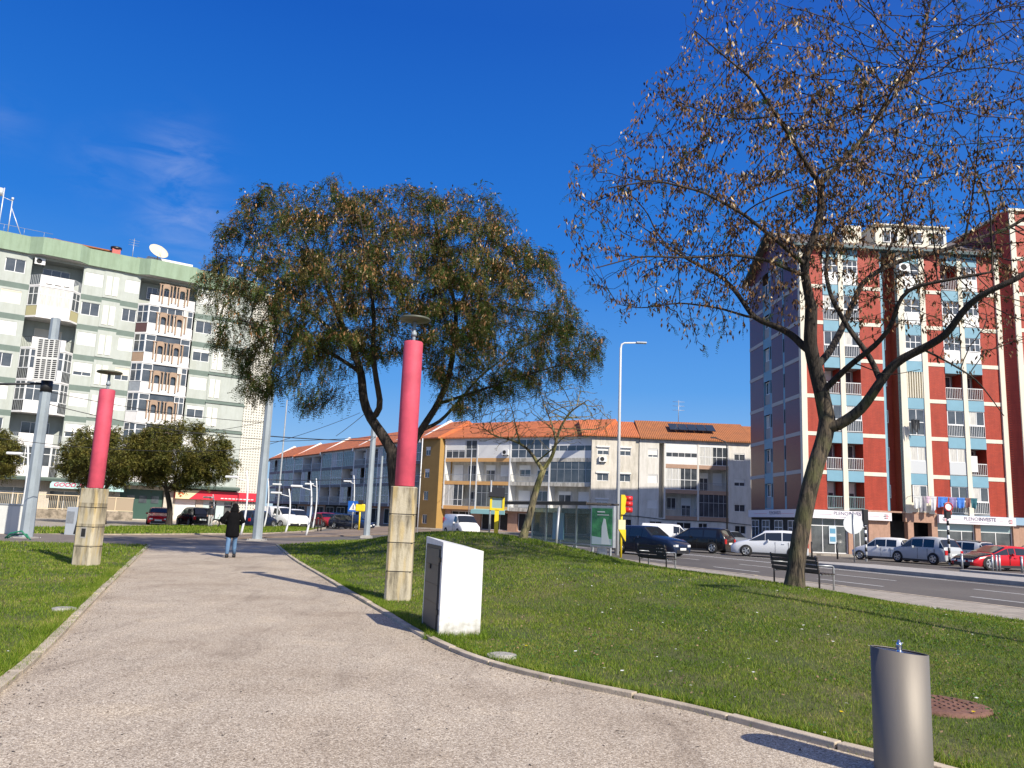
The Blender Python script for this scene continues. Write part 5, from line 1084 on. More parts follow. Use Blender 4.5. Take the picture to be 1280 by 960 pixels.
# ---- the near tree on the right of the lawn
def near_tree():
    d = 16.6; B = D(993, 735, d); B.z = zlawn(B.x, B.y) - .05
    root = thing('locust_tree', B, 'big nearly bare tree on the right of the lawn, hung with dry pale seed pods', 'tree')
    L = [px_limb([(993, 737, d), (996, 700, d), (1003, 655, d), (1012, 610, d), (1022, 575, d), (1032, 545, d), (1034, 525, d)], .212, .20),
         px_limb([(1034, 525, d), (1027, 490, d), (1019, 460, d), (1012, 430, d - .1), (1014, 400, d - .2), (1014, 384, d - .2)], .20, .15),
         px_limb([(1010, 440, d), (995, 422, d + .2), (980, 412, d + .5), (962, 405, d + .7), (942, 398, d + .9), (924, 370, d + 1.2), (905, 347, d + 1.4), (870, 330, d + 1.7), (835, 310, d + 1.9)], .105, .03),
         px_limb([(942, 398, d + .9), (900, 385, d + .8), (850, 378, d + .7), (800, 386, d + .6), (772, 380, d + .5)], .04, .010),
         px_limb([(1014, 384, d - .2), (1006, 345, d - .3), (1003, 328, d - .4), (1017, 300, d - .5), (1027, 262, d - .5), (1025, 230, d - .6)], .12, .085),
         px_limb([(1025, 230, d - .6), (1008, 206, d - .9), (990, 175, d - 1.3), (971, 145, d - 1.7), (942, 100, d - 2.1), (905, 70, d - 2.4), (868, 38, d - 2.6)], .07, .012),
         px_limb([(1025, 230, d - .6), (1060, 195, d - .4), (1088, 160, d - .2), (1130, 103, d), (1153, 52, d + .2), (1166, -10, d + .4)], .07, .015),
         px_limb([(1088, 160, d - .2), (1140, 70, d + .8), (1200, 45, d + 1.4), (1250, 10, d + 2)], .035, .012),
         px_limb([(1003, 328, d - .4), (970, 300, d - 1.2), (930, 268, d - 1.9), (880, 240, d - 2.4), (820, 225, d - 2.8), (760, 235, d - 3.0)], .065, .014),
         px_limb([(1006, 345, d - .3), (960, 325, d - .9), (915, 318, d - 1.5), (860, 322, d - 2.2), (800, 320, d - 2.7), (745, 335, d - 3)], .06, .012),
         px_limb([(971, 145, d - 1.7), (930, 150, d - 1.0), (880, 140, d - .4), (830, 120, d)], .03, .01),
         px_limb([(1019, 460, d), (1037, 440, d + .4), (1052, 412, d + .9), (1077, 354, d + 1.5), (1100, 337, d + 1.8), (1134, 323, d + 2.0), (1173, 315, d + 2.1), (1205, 304, d + 2.2), (1262, 285, d + 2.3), (1330, 240, d + 2.4)], .10, .04),
         px_limb([(1031, 487, d), (1048, 470, d - .3), (1066, 453, d - .6), (1094, 433, d - 1.1), (1117, 405, d - 1.5), (1120, 382, d - 1.7), (1134, 360, d - 1.9), (1173, 352, d - 2.2), (1240, 340, d - 2.6)], .085, .025),
         px_limb([(1034, 538, d), (1050, 531, d - .2), (1077, 512, d - .5), (1100, 478, d - .8), (1117, 453, d - 1.0), (1153, 436, d - 1.4), (1184, 419, d - 1.8), (1201, 391, d - 2.1), (1224, 368, d - 2.4), (1270, 350, d - 2.8), (1340, 300, d - 3)], .145, .04),
         px_limb([(1100, 478, d - .8), (1094, 458, d - .6), (1086, 444, d - .5), (1061, 411, d - .3), (1040, 375, d), (1032, 345, d + .3), (1035, 310, d + .8), (1055, 270, d + 1.5), (1090, 230, d + 2.2)], .075, .02),
         px_limb([(1153, 436, d - 1.4), (1190, 455, d - 1.5), (1222, 475, d - 1.6), (1255, 520, d - 1.6)], .03, .01),
         px_limb([(1205, 304, d + 2.2), (1215, 250, d + 1.9), (1222, 190, d + 1.6), (1225, 120, d + 1.2)], .04, .012),
         px_limb([(1066, 453, d - .6), (1110, 470, d - 1.6), (1150, 462, d - 2.2)], .02, .008),
         px_limb([(1100, 337, d + 1.8), (1130, 270, d + 1.9), (1150, 210, d + 1.9), (1190, 150, d + 2)], .045, .012)]
    poly = [(692, 245), (720, 190), (780, 160), (800, 115), (850, 60), (865, -10), (930, -60), (1400, -80), (1420, 380), (1300, 430), (1225, 455), (1180, 440), (1130, 405), (1080, 395), (1010, 385), (960, 400), (900, 430), (860, 435), (815, 390), (760, 395), (730, 370), (705, 310)]
    att = crown_points(poly, d - .1, 3.9, 4600, 3, .45)
    T = colonize(L, att,   .16, 1.5, .22, maxn=17000, iters=120, seed=4, bias=(0, 0, .05))
    tr, kids, RR = tree_mesh('trunk', T, .0060, 2.35, M['bark2'], root); 
    # the trunk is shown mossy brown: its own material on thick faces
    tr.data.materials.append(M['bark']); me = tr.data; co_ = np.empty(len(me.vertices) * 3); me.vertices.foreach_get('co', co_); co_ = co_.reshape(-1, 3); zc = D(1034, 500, d).z
    tr.location = -root.location; mi = [1 if co_[p.vertices[0]][2] < zc and abs(co_[p.vertices[0]][0] - B.x) < 1.6 else 0 for p in me.polygons]; me.polygons.foreach_set('material_index', mi)
    P, par = T[0], T[1]; n0 = T[3]; thin = np.array([i for i in range(n0, len(P)) if RR[i] < .014]); r = np.random.RandomState(8)
    # pods gather in the middle and upper crown
    ids = r.choice(thin, 12500); c0 = np.array(D(1000, 215, d)); w_ = np.exp(-((P[ids] - c0) ** 2 / np.array([11, 14, 5.5])).sum(1)); ids = ids[r.uniform(0, 1, len(ids)) < .16 + .95 * w_]
    o = pods('seed_pods', P[ids[: int(len(ids) * .84)]], M['pod'], root, .12, .046, 3, 5, .085); o.location = -root.location; o['kind'] = 'stuff'
    o = pods('seed_pods', P[ids[int(len(ids) * .84):]], M['pod_lit'], root, .115, .046, 4, 2, .07); o.location = -root.location; o['kind'] = 'stuff'
    tips = np.array([i for i in range(n0, len(P)) if not kids[i]]); ids = r.choice(tips, 1300); dd = leaf_dirs(T, ids); dd[:, 2] -= .05
    b = np.repeat(P[ids], 2, axis=0); dd = np.repeat(dd, 2, axis=0) + r.normal(0, .12, (len(b), 3)) * .8
    o = leaflets('leaves', b, dd, .20, .016, M['leafg'], root, 8, .5, .035, 5); o.location = -root.location; o['kind'] = 'stuff'
near_tree()
# ---- the big feathery tree behind the middle post
def big_tree():
    d = 25.0; B = D(498, 668, d); B.z = zlawn(B.x, B.y) - .1
    root = thing('locust_tree', B, 'large dense feathery tree with a broad crown behind the middle pink post', 'tree')
    L = [px_limb([(497, 668, d), (495, 620, d), (492, 585, d), (491, 566, d)], .27, .24),
         px_limb([(491, 566, d), (478, 542, d), (463, 525, d), (455, 509, d), (453, 488, d), (452, 466, d), (440, 435, d + .3), (425, 400, d + .8), (405, 350, d + 1.4), (380, 300, d + 2)], .21, .04),
         px_limb([(463, 525, d), (478, 512, d - .5), (470, 475, d - .9), (466, 440, d - 1.3), (468, 395, d - 1.8), (460, 330, d - 2.4), (450, 270, d - 3)], .13, .03),
         px_limb([(496, 585, d), (510, 565, d + .2), (526, 538, d + .3), (548, 505, d + .3), (562, 470, d + .2), (568, 430, d), (571, 390, d - .2), (559, 339, d - .4), (545, 280, d - .8)], .17, .04),
         px_limb([(526, 538, d + .3), (550, 528, d + 1), (575, 500, d + 1.5), (600, 470, d + 2), (640, 440, d + 2.5), (680, 420, d + 2.8)], .08, .02),
         px_limb([(548, 505, d + .3), (587, 492, d - .6), (630, 478, d - 1.4), (680, 462, d - 2), (720, 450, d - 2.3)], .07, .015),
         px_limb([(568, 430, d), (600, 390, d + .5), (640, 340, d + 1), (670, 320, d + 1.3)], .08, .02),
         px_limb([(571, 390, d - .2), (600, 330, d - 1), (615, 280, d - 1.6)], .07, .02),
         px_limb([(452, 466, d), (420, 445, d - .6), (380, 425, d - 1.2), (340, 410, d - 1.8), (300, 400, d - 2.3)], .09, .02),
         px_limb([(440, 435, d + .3), (400, 400, d + .5), (350, 360, d + .7), (300, 330, d + .9), (270, 320, d + 1)], .08, .02),
         px_limb([(425, 400, d + .8), (430, 350, d + 1.6), (480, 300, d + 2.2), (500, 260, d + 2.6)], .07, .02)]
    poly = [(238, 350), (250, 325), (272, 318), (262, 285), (290, 268), (298, 235), (345, 222), (370, 232), (418, 214), (470, 240), (520, 226), (560, 236), (598, 224), (640, 262), (665, 300), (690, 312), (702, 352), (728, 385), (748, 420), (758, 446), (742, 466), (700, 476), (660, 492), (620, 500), (585, 520), (560, 515), (535, 470), (500, 440), (470, 452), (432, 462), (405, 505), (372, 512), (345, 480), (322, 512), (305, 500), (296, 455), (262, 420), (245, 390)]
    att = crown_points(poly, d, 4.6, 3000, 13, .4)
    T = colonize(L, att, .24, 1.8, .34, maxn=9000, iters=120, seed=14, bias=(0, 0, -.05)); tr, kids, RR = tree_mesh('trunk', T, .0075, 2.4, M['bark2'], root); tr.location = -root.location
    P, par = T[0], T[1]; n0 = T[3]; thin = np.array([i for i in range(n0, len(P)) if RR[i] < .021]); r = np.random.RandomState(18)
    # clumps: pick clump centres, let density vary
    cc = P[r.choice(thin, 150)]; dist = np.min(np.linalg.norm(P[thin][:, None] - cc[None], axis=2), axis=1); pr = np.exp(-(dist / .75) ** 2) + .12; pr /= pr.sum()
    ids = thin[r.choice(len(thin), 33000, p=pr)]; dd = leaf_dirs(T, ids); dd /= np.linalg.norm(dd, axis=1)[:, None] + 1e-9; dd = dd * .6 + r.normal(0, .45, dd.shape); dd[:, 2] -= .55; b = P[ids] + r.normal(0, .10, dd.shape)
    h = 19500; o = leaflets('leaves', b[:h], dd[:h], .26, .026, M['leafg'], root, 7, .55, .062, 15); o.location = -root.location; o['kind'] = 'stuff'
    o = leaflets('leaves', b[h:], dd[h:], .24, .026, M['leafg2'], root, 7, .55, .062, 16); o.location = -root.location; o['kind'] = 'stuff'
    # trailing twigs below the rim
    c0 = np.array(D(480, 340, d)); ids = r.choice(thin, 16000, p=pr); w_ = np.exp(-((P[ids] - c0) ** 2 / np.array([22, 22, 6.5])).sum(1)); ids = ids[r.uniform(0, 1, len(ids)) < .1 + .9 * w_]; q = int(len(ids) * .78)
    o = pods('seed_pods', P[ids[:q]], M['podr'], root, .13, .05, 6, 3, .12); o.location = -root.location; o['kind'] = 'stuff'; o = pods('seed_pods', P[ids[q:]], M['pod_lit'], root, .11, .034, 7, 2, .12); o.location = -root.location; o['kind'] = 'stuff'
big_tree()
def small_bare_tree():
    d = 27.5; B = D(654, 674, d); B.z = zlawn(B.x, B.y) - .05
    root = thing('young_tree', B, 'slender mossy-trunked bare tree leaning right in front of the bus shelter', 'tree')
    L = [px_limb([(653, 674, d), (662, 645, d), (669, 615, d), (675, 598, d), (679, 588, d)], .165, .125),
         px_limb([(679, 588, d), (671, 577, d), (662, 563, d + .3), (650, 554, d + .6), (636, 549, d + .9), (618, 545, d + 1.3), (600, 532, d + 1.6)], .085, .015),
         px_limb([(676, 592, d), (684, 580, d), (691, 570, d - .2), (695, 552, d - .4), (700, 535, d - .6), (712, 515, d - .9), (735, 500, d - 1.3)], .10, .018),
         px_limb([(671, 577, d), (680, 570, d - .4), (692, 560, d - .9), (705, 545, d - 1.2), (735, 540, d - 1.8)], .04, .01),
         px_limb([(695, 552, d - .4), (690, 530, d), (680, 505, d + .4), (672, 480, d + .7)], .05, .012), px_limb([(650, 554, d + .6), (645, 535, d + .2), (640, 510, d - .2), (630, 490, d - .6)], .04, .01)]
    poly = [(582, 540), (590, 505), (615, 478), (650, 462), (690, 466), (725, 478), (755, 500), (770, 525), (755, 545), (715, 556), (690, 548), (660, 545), (625, 562), (600, 556)]
    att = crown_points(poly, d, 2.3, 1700, 33, .5); T = colonize(L, att, .14, 1.2, .20, maxn=5200, iters=90, seed=24); tr, kids, RR = tree_mesh('trunk', T, .008, 2.4, M['bark3'], root); tr.location = -root.location
    P = T[0]; r = np.random.RandomState(28); tips = np.array([i for i in range(T[3], len(P)) if not kids[i]]); ids = r.choice(tips, 240); dd = leaf_dirs(T, ids); dd[:, 2] -= .05
    o = leaflets('leaves', P[ids], dd, .2, .02, M['leafg2'], root, 6, .5, .045, 25); o.location = -root.location; o['kind'] = 'stuff'
small_bare_tree()
M['leafo'] = mat('olive_leaf', (.15, .12, .024), .6, island=.6, transl=.25, col2=(.07, .09, .02), scale=1.5, spec=.2)
def round_tree(base, top, cx, cy, hw, hh, d, lb, seed, nl=17000):
    B = G(*base, ZG); B = Vector((B.x * d / B.y, d, ZG)); root = thing('umbrella_tree', B, lb, 'tree', 'round-headed trees before the left flats')
    j = random.Random(seed); L = [([B, D(base[0] + 2, (base[1] + top[1]) / 2, d), D(*top, d)], .24, .17)]
    for k in range(6):
        a = k * 1.05 + j.uniform(-.2, .2); ex = cx + hw * .6 * math.cos(a); L.append(([D(*top, d), D((top[0] + ex) / 2, top[1] - hh * .35, d + 1.3 * math.sin(a)), D(ex, cy - hh * .1, d + 3.2 * math.sin(a))], .10, .03))
    th = np.linspace(0, 2 * np.pi, 26)[:-1]; poly = [(cx + hw * math.cos(t) * j.uniform(.9, 1.05), cy + hh * (math.sin(t) if math.sin(t) < 0 else .72 * math.sin(t)) * j.uniform(.88, 1.05)) for t in th]
    att = crown_points(poly, d, 4.2, 900, seed, .5); T = colonize(L, att, .32, 2, .5, maxn=2600, iters=60, seed=seed); tr, kids, RR = tree_mesh('trunk', T, .012, 2.4, M['bark2'], root); tr.location = -root.location
    P = T[0]; r = np.random.RandomState(seed); thin = np.array([i for i in range(T[3], len(P)) if RR[i] < .03]); cc = P[r.choice(thin, 55)]; dist = np.min(np.linalg.norm(P[thin][:, None] - cc[None], axis=2), axis=1); pr = np.exp(-(dist / .8) ** 2) + .12; pr /= pr.sum()
    ids = thin[r.choice(len(thin), nl, p=pr)]; dd = r.normal(0, 1, (nl, 3)); dd[:, 2] -= .2; b = P[ids] + r.normal(0, .22, (nl, 3))
    o = leaflets('leaves', b, dd, .26, .07, M['leafo'], root, 3, .3, .14, seed); o.location = -root.location; o['kind'] = 'stuff'
round_tree((211, 657), (208, 612), 224, 576, 76, 52, 62, 'round olive-green tree standing above the red and black parked cars', 41)
round_tree((128, 656), (130, 615), 125, 578, 52, 50, 60, 'round olive-green tree rising behind the left pink post', 42, 10000)
round_tree((-22, 657), (-20, 610), -25, 572, 56, 44, 60, 'olive-green tree cut by the left edge of the picture', 43, 10000)
# ------------------------------------------------------------------ cars
M['tyre'] = M['rubber']; M['rim'] = mat('wheel_rim', (.45, .46, .47), .35, .7); M['carglass'] = mat('car_glass', (.015, .018, .02), .04, spec=.9); M['trim'] = mat('car_trim', (.02, .02, .022), .5)
M['lamp'] = mat('headlamp', (.70, .72, .74), .08, spec=.9); M['tail'] = mat('tail_lamp', (.45, .008, .01), .15, spec=.8)
def paint(name, c, rough=.28): return mat(name, c, rough, spec=.35, coat=.35)
def make_car(name, loc, rz, L, W, H, st, pm, label, group, belt=.58, wheel=.31, wb=(.19, .80), cat='car', name_=None, rim='rim', roofm=None, plate=True, two_rows=True, low=.17, open_pane=True, hoodm=None):
    """body lofted along the length (x forward); st = stations (u, top height fraction, half width fraction, kind after it)
       kinds: b hood or boot, w windscreen, r roof with side glass, p roof with solid pillar, k rear screen"""
    root = thing(name, loc, label, cat, group, rz); hw = W / 2; rings = []
    for u, ht, wf, kd in st:
        x = (u - .5) * L; zt = ht * H; bl = min(belt * H, zt - .05); w = hw * wf; gh = zt - bl; tum = .20 * max(0, gh - .05) + .015
        zb = low + (.06 if u < .03 or u > .97 else 0)
        ring = [(x, w * .90, zb), (x, w * .985, zb + .12), (x, w, bl * .72), (x, w * .975, bl), (x, w * .975 - tum, zt - .05), (x, (w * .975 - tum) * .84, zt), (x, 0, zt + .02)]
        rings.append(ring + [(a, -b, c) for a, b, c in reversed(ring[:-1])])
    n = len(rings[0]); body = MB(); parts = {'windscreen': MB(), 'rear_screen': MB(), 'side_window': [MB(), MB()]}
    body.v = [p for r in rings for p in r]
    def q(i, j): return (i * n + j, i * n + j + 1, (i + 1) * n + j + 1, (i + 1) * n + j)
    winds = []
    for i in range(len(rings) - 1):
        kd = st[i][3]
        for j in range(n - 1):
            body.f.append(q(i, j)); body.sm.append(True); side = j in (3, n - 5); top = 4 <= j <= n - 6
            body.m.append(1 if (roofm and kd in 'rp' and j in (4, 5, 6, 7)) or (hoodm and kd == 'b' and i > 4 and 4 <= j <= 7) else 0)
        def shr(a, b, c, d, f=.06, o=.006):
            P = [Vector(t) for t in (a, b, c, d)]; ce = sum(P, Vector()) / 4; nn = (P[2] - P[0]).cross(P[3] - P[1]).normalized()
            if nn.dot(ce - Vector((0, 0, H * .3))) < 0: nn = -nn
            return [p + (ce - p) * f + nn * o for p in P]
        r0, r1 = rings[i], rings[i + 1]
        if kd in 'wk':
            t = parts['windscreen' if kd == 'w' else 'rear_screen']; o0, o1 = 4, n - 5
            a, b = Vector(r0[o0]), Vector(r0[o1]); c, d = Vector(r1[o1]), Vector(r1[o0]); k = 6; G_ = []
            for row in (r0, r1):
                pts = [Vector(row[j]) for j in (4, 5, 6, 7, 8)]; G_.append(pts)
            off = Vector((.010 * (1 if kd == 'w' else -1), 0, .012))
            for j in range(4):
                A, B_, C_, D_ = G_[0][j], G_[0][j + 1], G_[1][j + 1], G_[1][j]; f = .10
                a_, d_ = A.lerp(D_, f), D_.lerp(A, f); b_, c_ = B_.lerp(C_, f), C_.lerp(B_, f); t.quad(a_ + off, b_ + off, c_ + off, d_ + off)
        if kd in 'rwk' and min(r0[4][2] - r0[3][2], r1[4][2] - r1[3][2]) > -.01:
            for s, (j0, j1) in enumerate(((3, 4), (n - 4, n - 5))):
                A, B_, C_, D_ = [Vector(t) for t in (r0[j0], r1[j0], r1[j1], r0[j1])]
                if kd != 'r':
                    lo = (A, B_)
                off = Vector((0, .006 if s == 0 else -.006, 0)); f = .10
                if (D_ - A).length < .06: D_ = A
                a_ = A.lerp(D_, f); b_ = B_.lerp(C_, f); c_ = C_.lerp(B_, f * 1.3); d_ = D_.lerp(A, f * 1.3); gx = .03 if kd == 'r' else .0
                ex = (b_ - a_).normalized() * gx; parts['side_window'][s].add([a_ + off + ex, b_ + off - ex, c_ + off - ex, d_ + off + ex], [(0, 1, 2, 3)])
    body.f.append(tuple(range(n - 1, -1, -1))); body.m.append(0); body.sm.append(False); o = (len(rings) - 1) * n; body.f.append(tuple(range(o, o + n))); body.m.append(0); body.sm.append(False)
    bo = body.obj('body', [pm] + ([roofm or hoodm] if roofm or hoodm else []), root); 
    for nm in ('windscreen', 'rear_screen'):
        if parts[nm].v: parts[nm].obj(nm, M['carglass'], root, fix=False)
    for t in parts['side_window']:
        if t.v: t.obj('side_window', M['carglass'], root, fix=False)
    # wheels in dark arches
    for ux in wb:
        x = (1 - ux - .5) * L if False else (ux - .5) * L
        for s in (-1, 1):
            def wm():
                mb = MB(); k = 22; prof = [(wheel * .66, .10), (wheel * .93, .105), (wheel, .07), (wheel, -.07), (wheel * .9, -.10), (0, -.10)]; vs = []
                for r_, y in prof:
                    for a in range(k): vs.append((r_ * math.cos(2 * math.pi * a / k), y, r_ * math.sin(2 * math.pi * a / k)))
                mb.add(vs, [(i * k + a, i * k + (a + 1) % k, (i + 1) * k + (a + 1) % k, (i + 1) * k + a) for i in range(len(prof) - 1) for a in range(k)], 0, True); return mb.mesh('wheel', [M['tyre']])
            def rm():
                mb = MB(); k = 5; R1 = wheel * .66; mb.add([(0, .075, 0)] + [(R1 * math.cos(2 * math.pi * a / 20), .085, R1 * math.sin(2 * math.pi * a / 20)) for a in range(20)], [(0, 1 + a, 1 + (a + 1) % 20) for a in range(20)], 1)
                for a in range(k):
                    an = 2 * math.pi * a / k; c_, s_ = math.cos(an), math.sin(an); v = [(c_ * .03 - s_ * q_, .105, s_ * .03 + c_ * q_) for q_ in (-.035, .035)] + [(c_ * R1 * .97 - s_ * q_, .10, s_ * R1 * .97 + c_ * q_) for q_ in (.045, -.045)]; mb.add(v, [(0, 1, 2, 3)], 0)
                mb.tube([(R1 * .95 * math.cos(2 * math.pi * a / 20), .10, R1 * .95 * math.sin(2 * math.pi * a / 20)) for a in range(21)], .018, 4, 0, False); mb.cyl(0, 0, 0, 0, .0, n=4) if False else None; mb.box(-.05, .05, .09, .115, -.05, .05, 0); return mb.mesh('rim', [M[rim], M['trim']])
            wo = inst('wheel', wkey(('wh', wheel), wm), root, (x, s * (hw - .075), wheel), 0 if s > 0 else math.pi); inst('rim', wkey(('rim', wheel, rim), rm), wo)
            mb = MB(); k = 20; rr = wheel * 1.13; mb.add([(x + 0, s * (hw + .003), wheel)] + [(x + rr * math.cos(math.pi * 2 * a / k), s * (hw * (1.003 if True else 1) + .002), max(low + .01, wheel + rr * math.sin(math.pi * 2 * a / k))) for a in range(k)], [(0, 1 + a, 1 + (a + 1) % k) for a in range(k)]); mb.obj('wheel_arch', M['dark'], root, fix=False)
    # lamps, plates, sills, mirrors, door gaps, handles
    zf = st[-2][1] * H; zr = st[1][1] * H
    for s in (-1, 1):
        mb = MB(); x1 = L / 2; yy = hw * st[-1][2]; mb.add([(x1 - .02, s * yy * .62, zf * .74), (x1 - .30, s * hw * st[-2][2] * 1.003, zf * .80), (x1 - .34, s * hw * st[-2][2] * 1.003, zf * .93), (x1 - .04, s * yy * .66, zf * .90)], [(0, 1, 2, 3)]); mb.v = [(a + .012, b + s * .006, c) for a, b, c in mb.v]
        mb.box(x1 - .06, x1 + .015, min(s * yy * .60, s * yy * .97), max(s * yy * .60, s * yy * .97), zf * .74, zf * .90); mb.obj('headlight', M['lamp'], root, fix=False)
        mb = MB(); yy = hw * st[0][2]; mb.box(-L / 2 - .014, -L / 2 + .16, min(s * yy * .72, s * yy * 1.03), max(s * yy * .72, s * yy * 1.03), zr * .58, zr * .86); mb.obj('tail_light', M['tail'], root, bevel=.02)
        mb = MB(); xm = ([t for t in st if t[3] == 'w'][0][0] - .5) * L; mb.box(xm - .10 - .12, xm - .02 - .12, s * hw * .98 - (0 if s > 0 else .17), s * hw * .98 + (.17 if s > 0 else 0), belt * H - .02, belt * H + .12); mb.obj('mirror', pm, root, bevel=.03)
        mb = MB(); mb.box((wb[0] - .5) * L + wheel, (wb[1] - .5) * L - wheel, min(s * hw * .93, s * (hw + .006)), max(s * hw * .93, s * (hw + .006)), low - .03, low + .10); mb.obj('sill', M['trim'], root)
        mid = [t[0] for t in st if t[3] == 'r']
        for u in [mid[0], (mid[0] + mid[-1]) / 2 + .02] + ([mid[-1] + .09] if True else []):
            x = (u - .5) * L; mb = MB(); mb.box(x - .008, x + .008, min(s * hw * .95, s * (hw + .003)), max(s * hw * .95, s * (hw + .003)), low + .14, belt * H - .02); mb.obj('door_gap', M['trim'], root)
        for u in (mid[0] + .05, (mid[0] + mid[-1]) / 2 + .07): x = (u - .5) * L; mb = MB(); mb.box(x, x + .16, min(s * hw * .96, s * (hw + .02)), max(s * hw * .96, s * (hw + .02)), belt * H - .13, belt * H - .09); mb.obj('door_handle', pm, root)
    mb = MB(); mb.box(L / 2 - .06, L / 2 + .02, -hw * .62, hw * .62, low + .02, low + .22); mb.obj('front_grille', M['trim'], root, bevel=.02)
    mb = MB(); mb.box(-L / 2 - .012, -L / 2 + .06, -hw * .8, hw * .8, low + .0, low + .12); mb.obj('rear_valance', M['trim'], root)
    if plate:
        mb = MB(); mb.box(L / 2 + .015, L / 2 + .03, -.26, .26, low + .20, low + .32); mb.obj('number_plate', M['plate'], root)
        mb = MB(); zp = zr * .55; mb.box(-L / 2 - .02, -L / 2 - .002, -.26, .26, zp, zp + .12); mb.obj('number_plate', M['plate'], root)
    return root
HATCH = [(0, .52, .90, 'b'), (.015, .62, .95, 'k'), (.10, .94, .96, 'p'), (.17, .985, .98, 'r'), (.36, 1.0, 1, 'r'), (.56, .975, 1, 'w'), (.73, .66, 1, 'b'), (.90, .55, .96, 'b'), (.985, .44, .88, 'b'), (1, .34, .80, 'b')]
MPV = [(0, .50, .90, 'b'), (.015, .66, .96, 'k'), (.08, .93, .97, 'p'), (.13, .985, .98, 'r'), (.33, 1.0, 1, 'r'), (.55, .97, 1, 'w'), (.76, .62, 1, 'b'), (.92, .52, .95, 'b'), (.99, .42, .86, 'b'), (1, .34, .80, 'b')]
SEDAN = [(0, .54, .88, 'b'), (.02, .66, .94, 'b'), (.10, .69, .97, 'k'), (.24, .95, .97, 'p'), (.28, .975, .98, 'r'), (.42, 1, 1, 'r'), (.56, .97, 1, 'w'), (.72, .67, 1, 'b'), (.92, .56, .95, 'b'), (.99, .45, .86, 'b'), (1, .36, .8, 'b')]
VAN = [(0, .62, .95, 'b'), (.01, .97, .97, 'p'), (.03, 1, .98, 'p'), (.40, 1, 1, 'p'), (.56, 1, 1, 'r'), (.68, .97, 1, 'w'), (.84, .60, 1, 'b'), (.95, .50, .95, 'b'), (.99, .42, .9, 'b'), (1, .32, .84, 'b')]
COUPE = [(0, .58, .90, 'b'), (.02, .70, .95, 'k'), (.22, .95, .96, 'p'), (.27, .98, .97, 'r'), (.42, 1, .98, 'r'), (.52, .98, .98, 'w'), (.74, .67, 1, 'b'), (.91, .56, .97, 'b'), (.985, .42, .9, 'b'), (1, .34, .84, 'b')]
ESTATE = [(0, .50, .90, 'b'), (.015, .62, .95, 'k'), (.08, .94, .96, 'p'), (.12, .975, .97, 'r'), (.32, .99, 1, 'r'), (.52, .99, 1, 'w'), (.68, .66, 1, 'b'), (.90, .58, .96, 'b'), (.985, .46, .88, 'b'), (1, .36, .80, 'b')]
white = paint('car_white', (.72, .72, .71)); silver = paint('car_silver', (.42, .44, .46), .3); blackp = paint('car_black', (.008, .008, .010), .22); navy = paint('car_navy', (.010, .018, .045), .22); redp = paint('car_red', (.50, .012, .02), .25); greyp = paint('car_grey', (.20, .22, .24), .3); maroon = paint('car_maroon', (.30, .015, .02), .28)
def px_car(px, py, depth, hd, *a, **k):
    p = D(px, py, depth); return (p.x, p.y, ZG), R(90 - hd)
def car(px, depth, hd, L, W, H, st, pm, label, group='cars parked by the tower and flats', **k):
    p = D(px, 690, depth); return make_car(k.pop('name', 'parked_car'), (p.x, p.y, ZG), R(90 - hd), L, W, H, st, pm, label, group, **k)
# heading = azimuth the nose points to
G1 = 'cars parked before the tower and flats'
car(962, 50.5, -70, 4.5, 1.8, 1.63, MPV, silver_w := paint('car_pearl', (.62, .64, .67)), 'silver-white people carrier parked left of the big tree trunk', G1, wheel=.33)
car(872, 54.5, -52, 4.6, 1.85, 1.62, MPV, blackp, 'black car seen from its rear corner, left of the silver people carrier', G1, wheel=.34)
car(812, 46.0, 138, 4.5, 1.75, 1.60, ESTATE, navy, 'dark navy estate car facing right behind the left bench', G1, name='driving_car')
car(836, 62, 98, 4.2, 1.75, 1.75, VAN, white, 'small white van half hidden behind the navy estate', G1, cat='van', name='parked_van')
car(912, 58, 150, 4.3, 1.75, 1.45, SEDAN, greyp, 'grey car behind the nose of the silver people carrier', G1)
car(866, 66, 100, 4.0, 1.7, 1.45, HATCH, greyp, 'dark grey hatchback deep in the shade by the white flats', G1)
car(1104, 52.5, -44, 3.45, 1.63, 1.47, HATCH, white, 'small white hatchback behind the round road sign', G1, wheel=.28, wb=(.16, .84))
car(1155, 50.3, -26, 4.0, 1.75, 1.62, HATCH, silver, 'silver hatchback showing its tail below the dark doorway', G1, wheel=.33)
car(1200, 51.5, -32, 4.1, 1.75, 1.50, HATCH, paint('car_lightgrey', (.52, .54, .55)), 'light grey crossover behind the red coupe, black roof', G1, wheel=.33, roofm=blackp)
car(1246, 45.0, -104, 4.7, 1.8, 1.32, COUPE, redp, 'red coupe with black bonnet and pale five-spoke wheels', G1, wheel=.35, belt=.60, hoodm=blackp)
car(1292, 52, -60, 4.2, 1.75, 1.5, HATCH, white, 'white car behind the red coupe at the right edge', G1)
G2 = 'vehicles about the left square and street'
p = G(190, 651, ZG)
car(194, 66, 158, 4.0, 1.7, 1.42, SEDAN, redp, 'red car parked nose-out beside the dark tree trunk', G2, belt=.62)
car(238, 67, -42, 3.8, 1.7, 1.55, HATCH, blackp, 'black hatchback parked tail-out left of the standing man', G2, wheel=.31)
car(318, 72, 20, 4.0, 1.7, 1.5, HATCH, navy, 'dark blue car hidden behind the walking person', G2)
car(343, 78, 120, 4.6, 1.85, 1.9, VAN, white, 'white van between the grey mast and the thin pole', G2, cat='van', name='parked_van')
car(366, 80, 150, 4.4, 1.8, 1.72, MPV, white, 'white four-wheel drive left of the curved white lamps', G2)
car(405, 84, 142, 4.2, 1.8, 1.5, HATCH, maroon, 'red hatchback at the street bend, front showing', G2, name='driving_car')
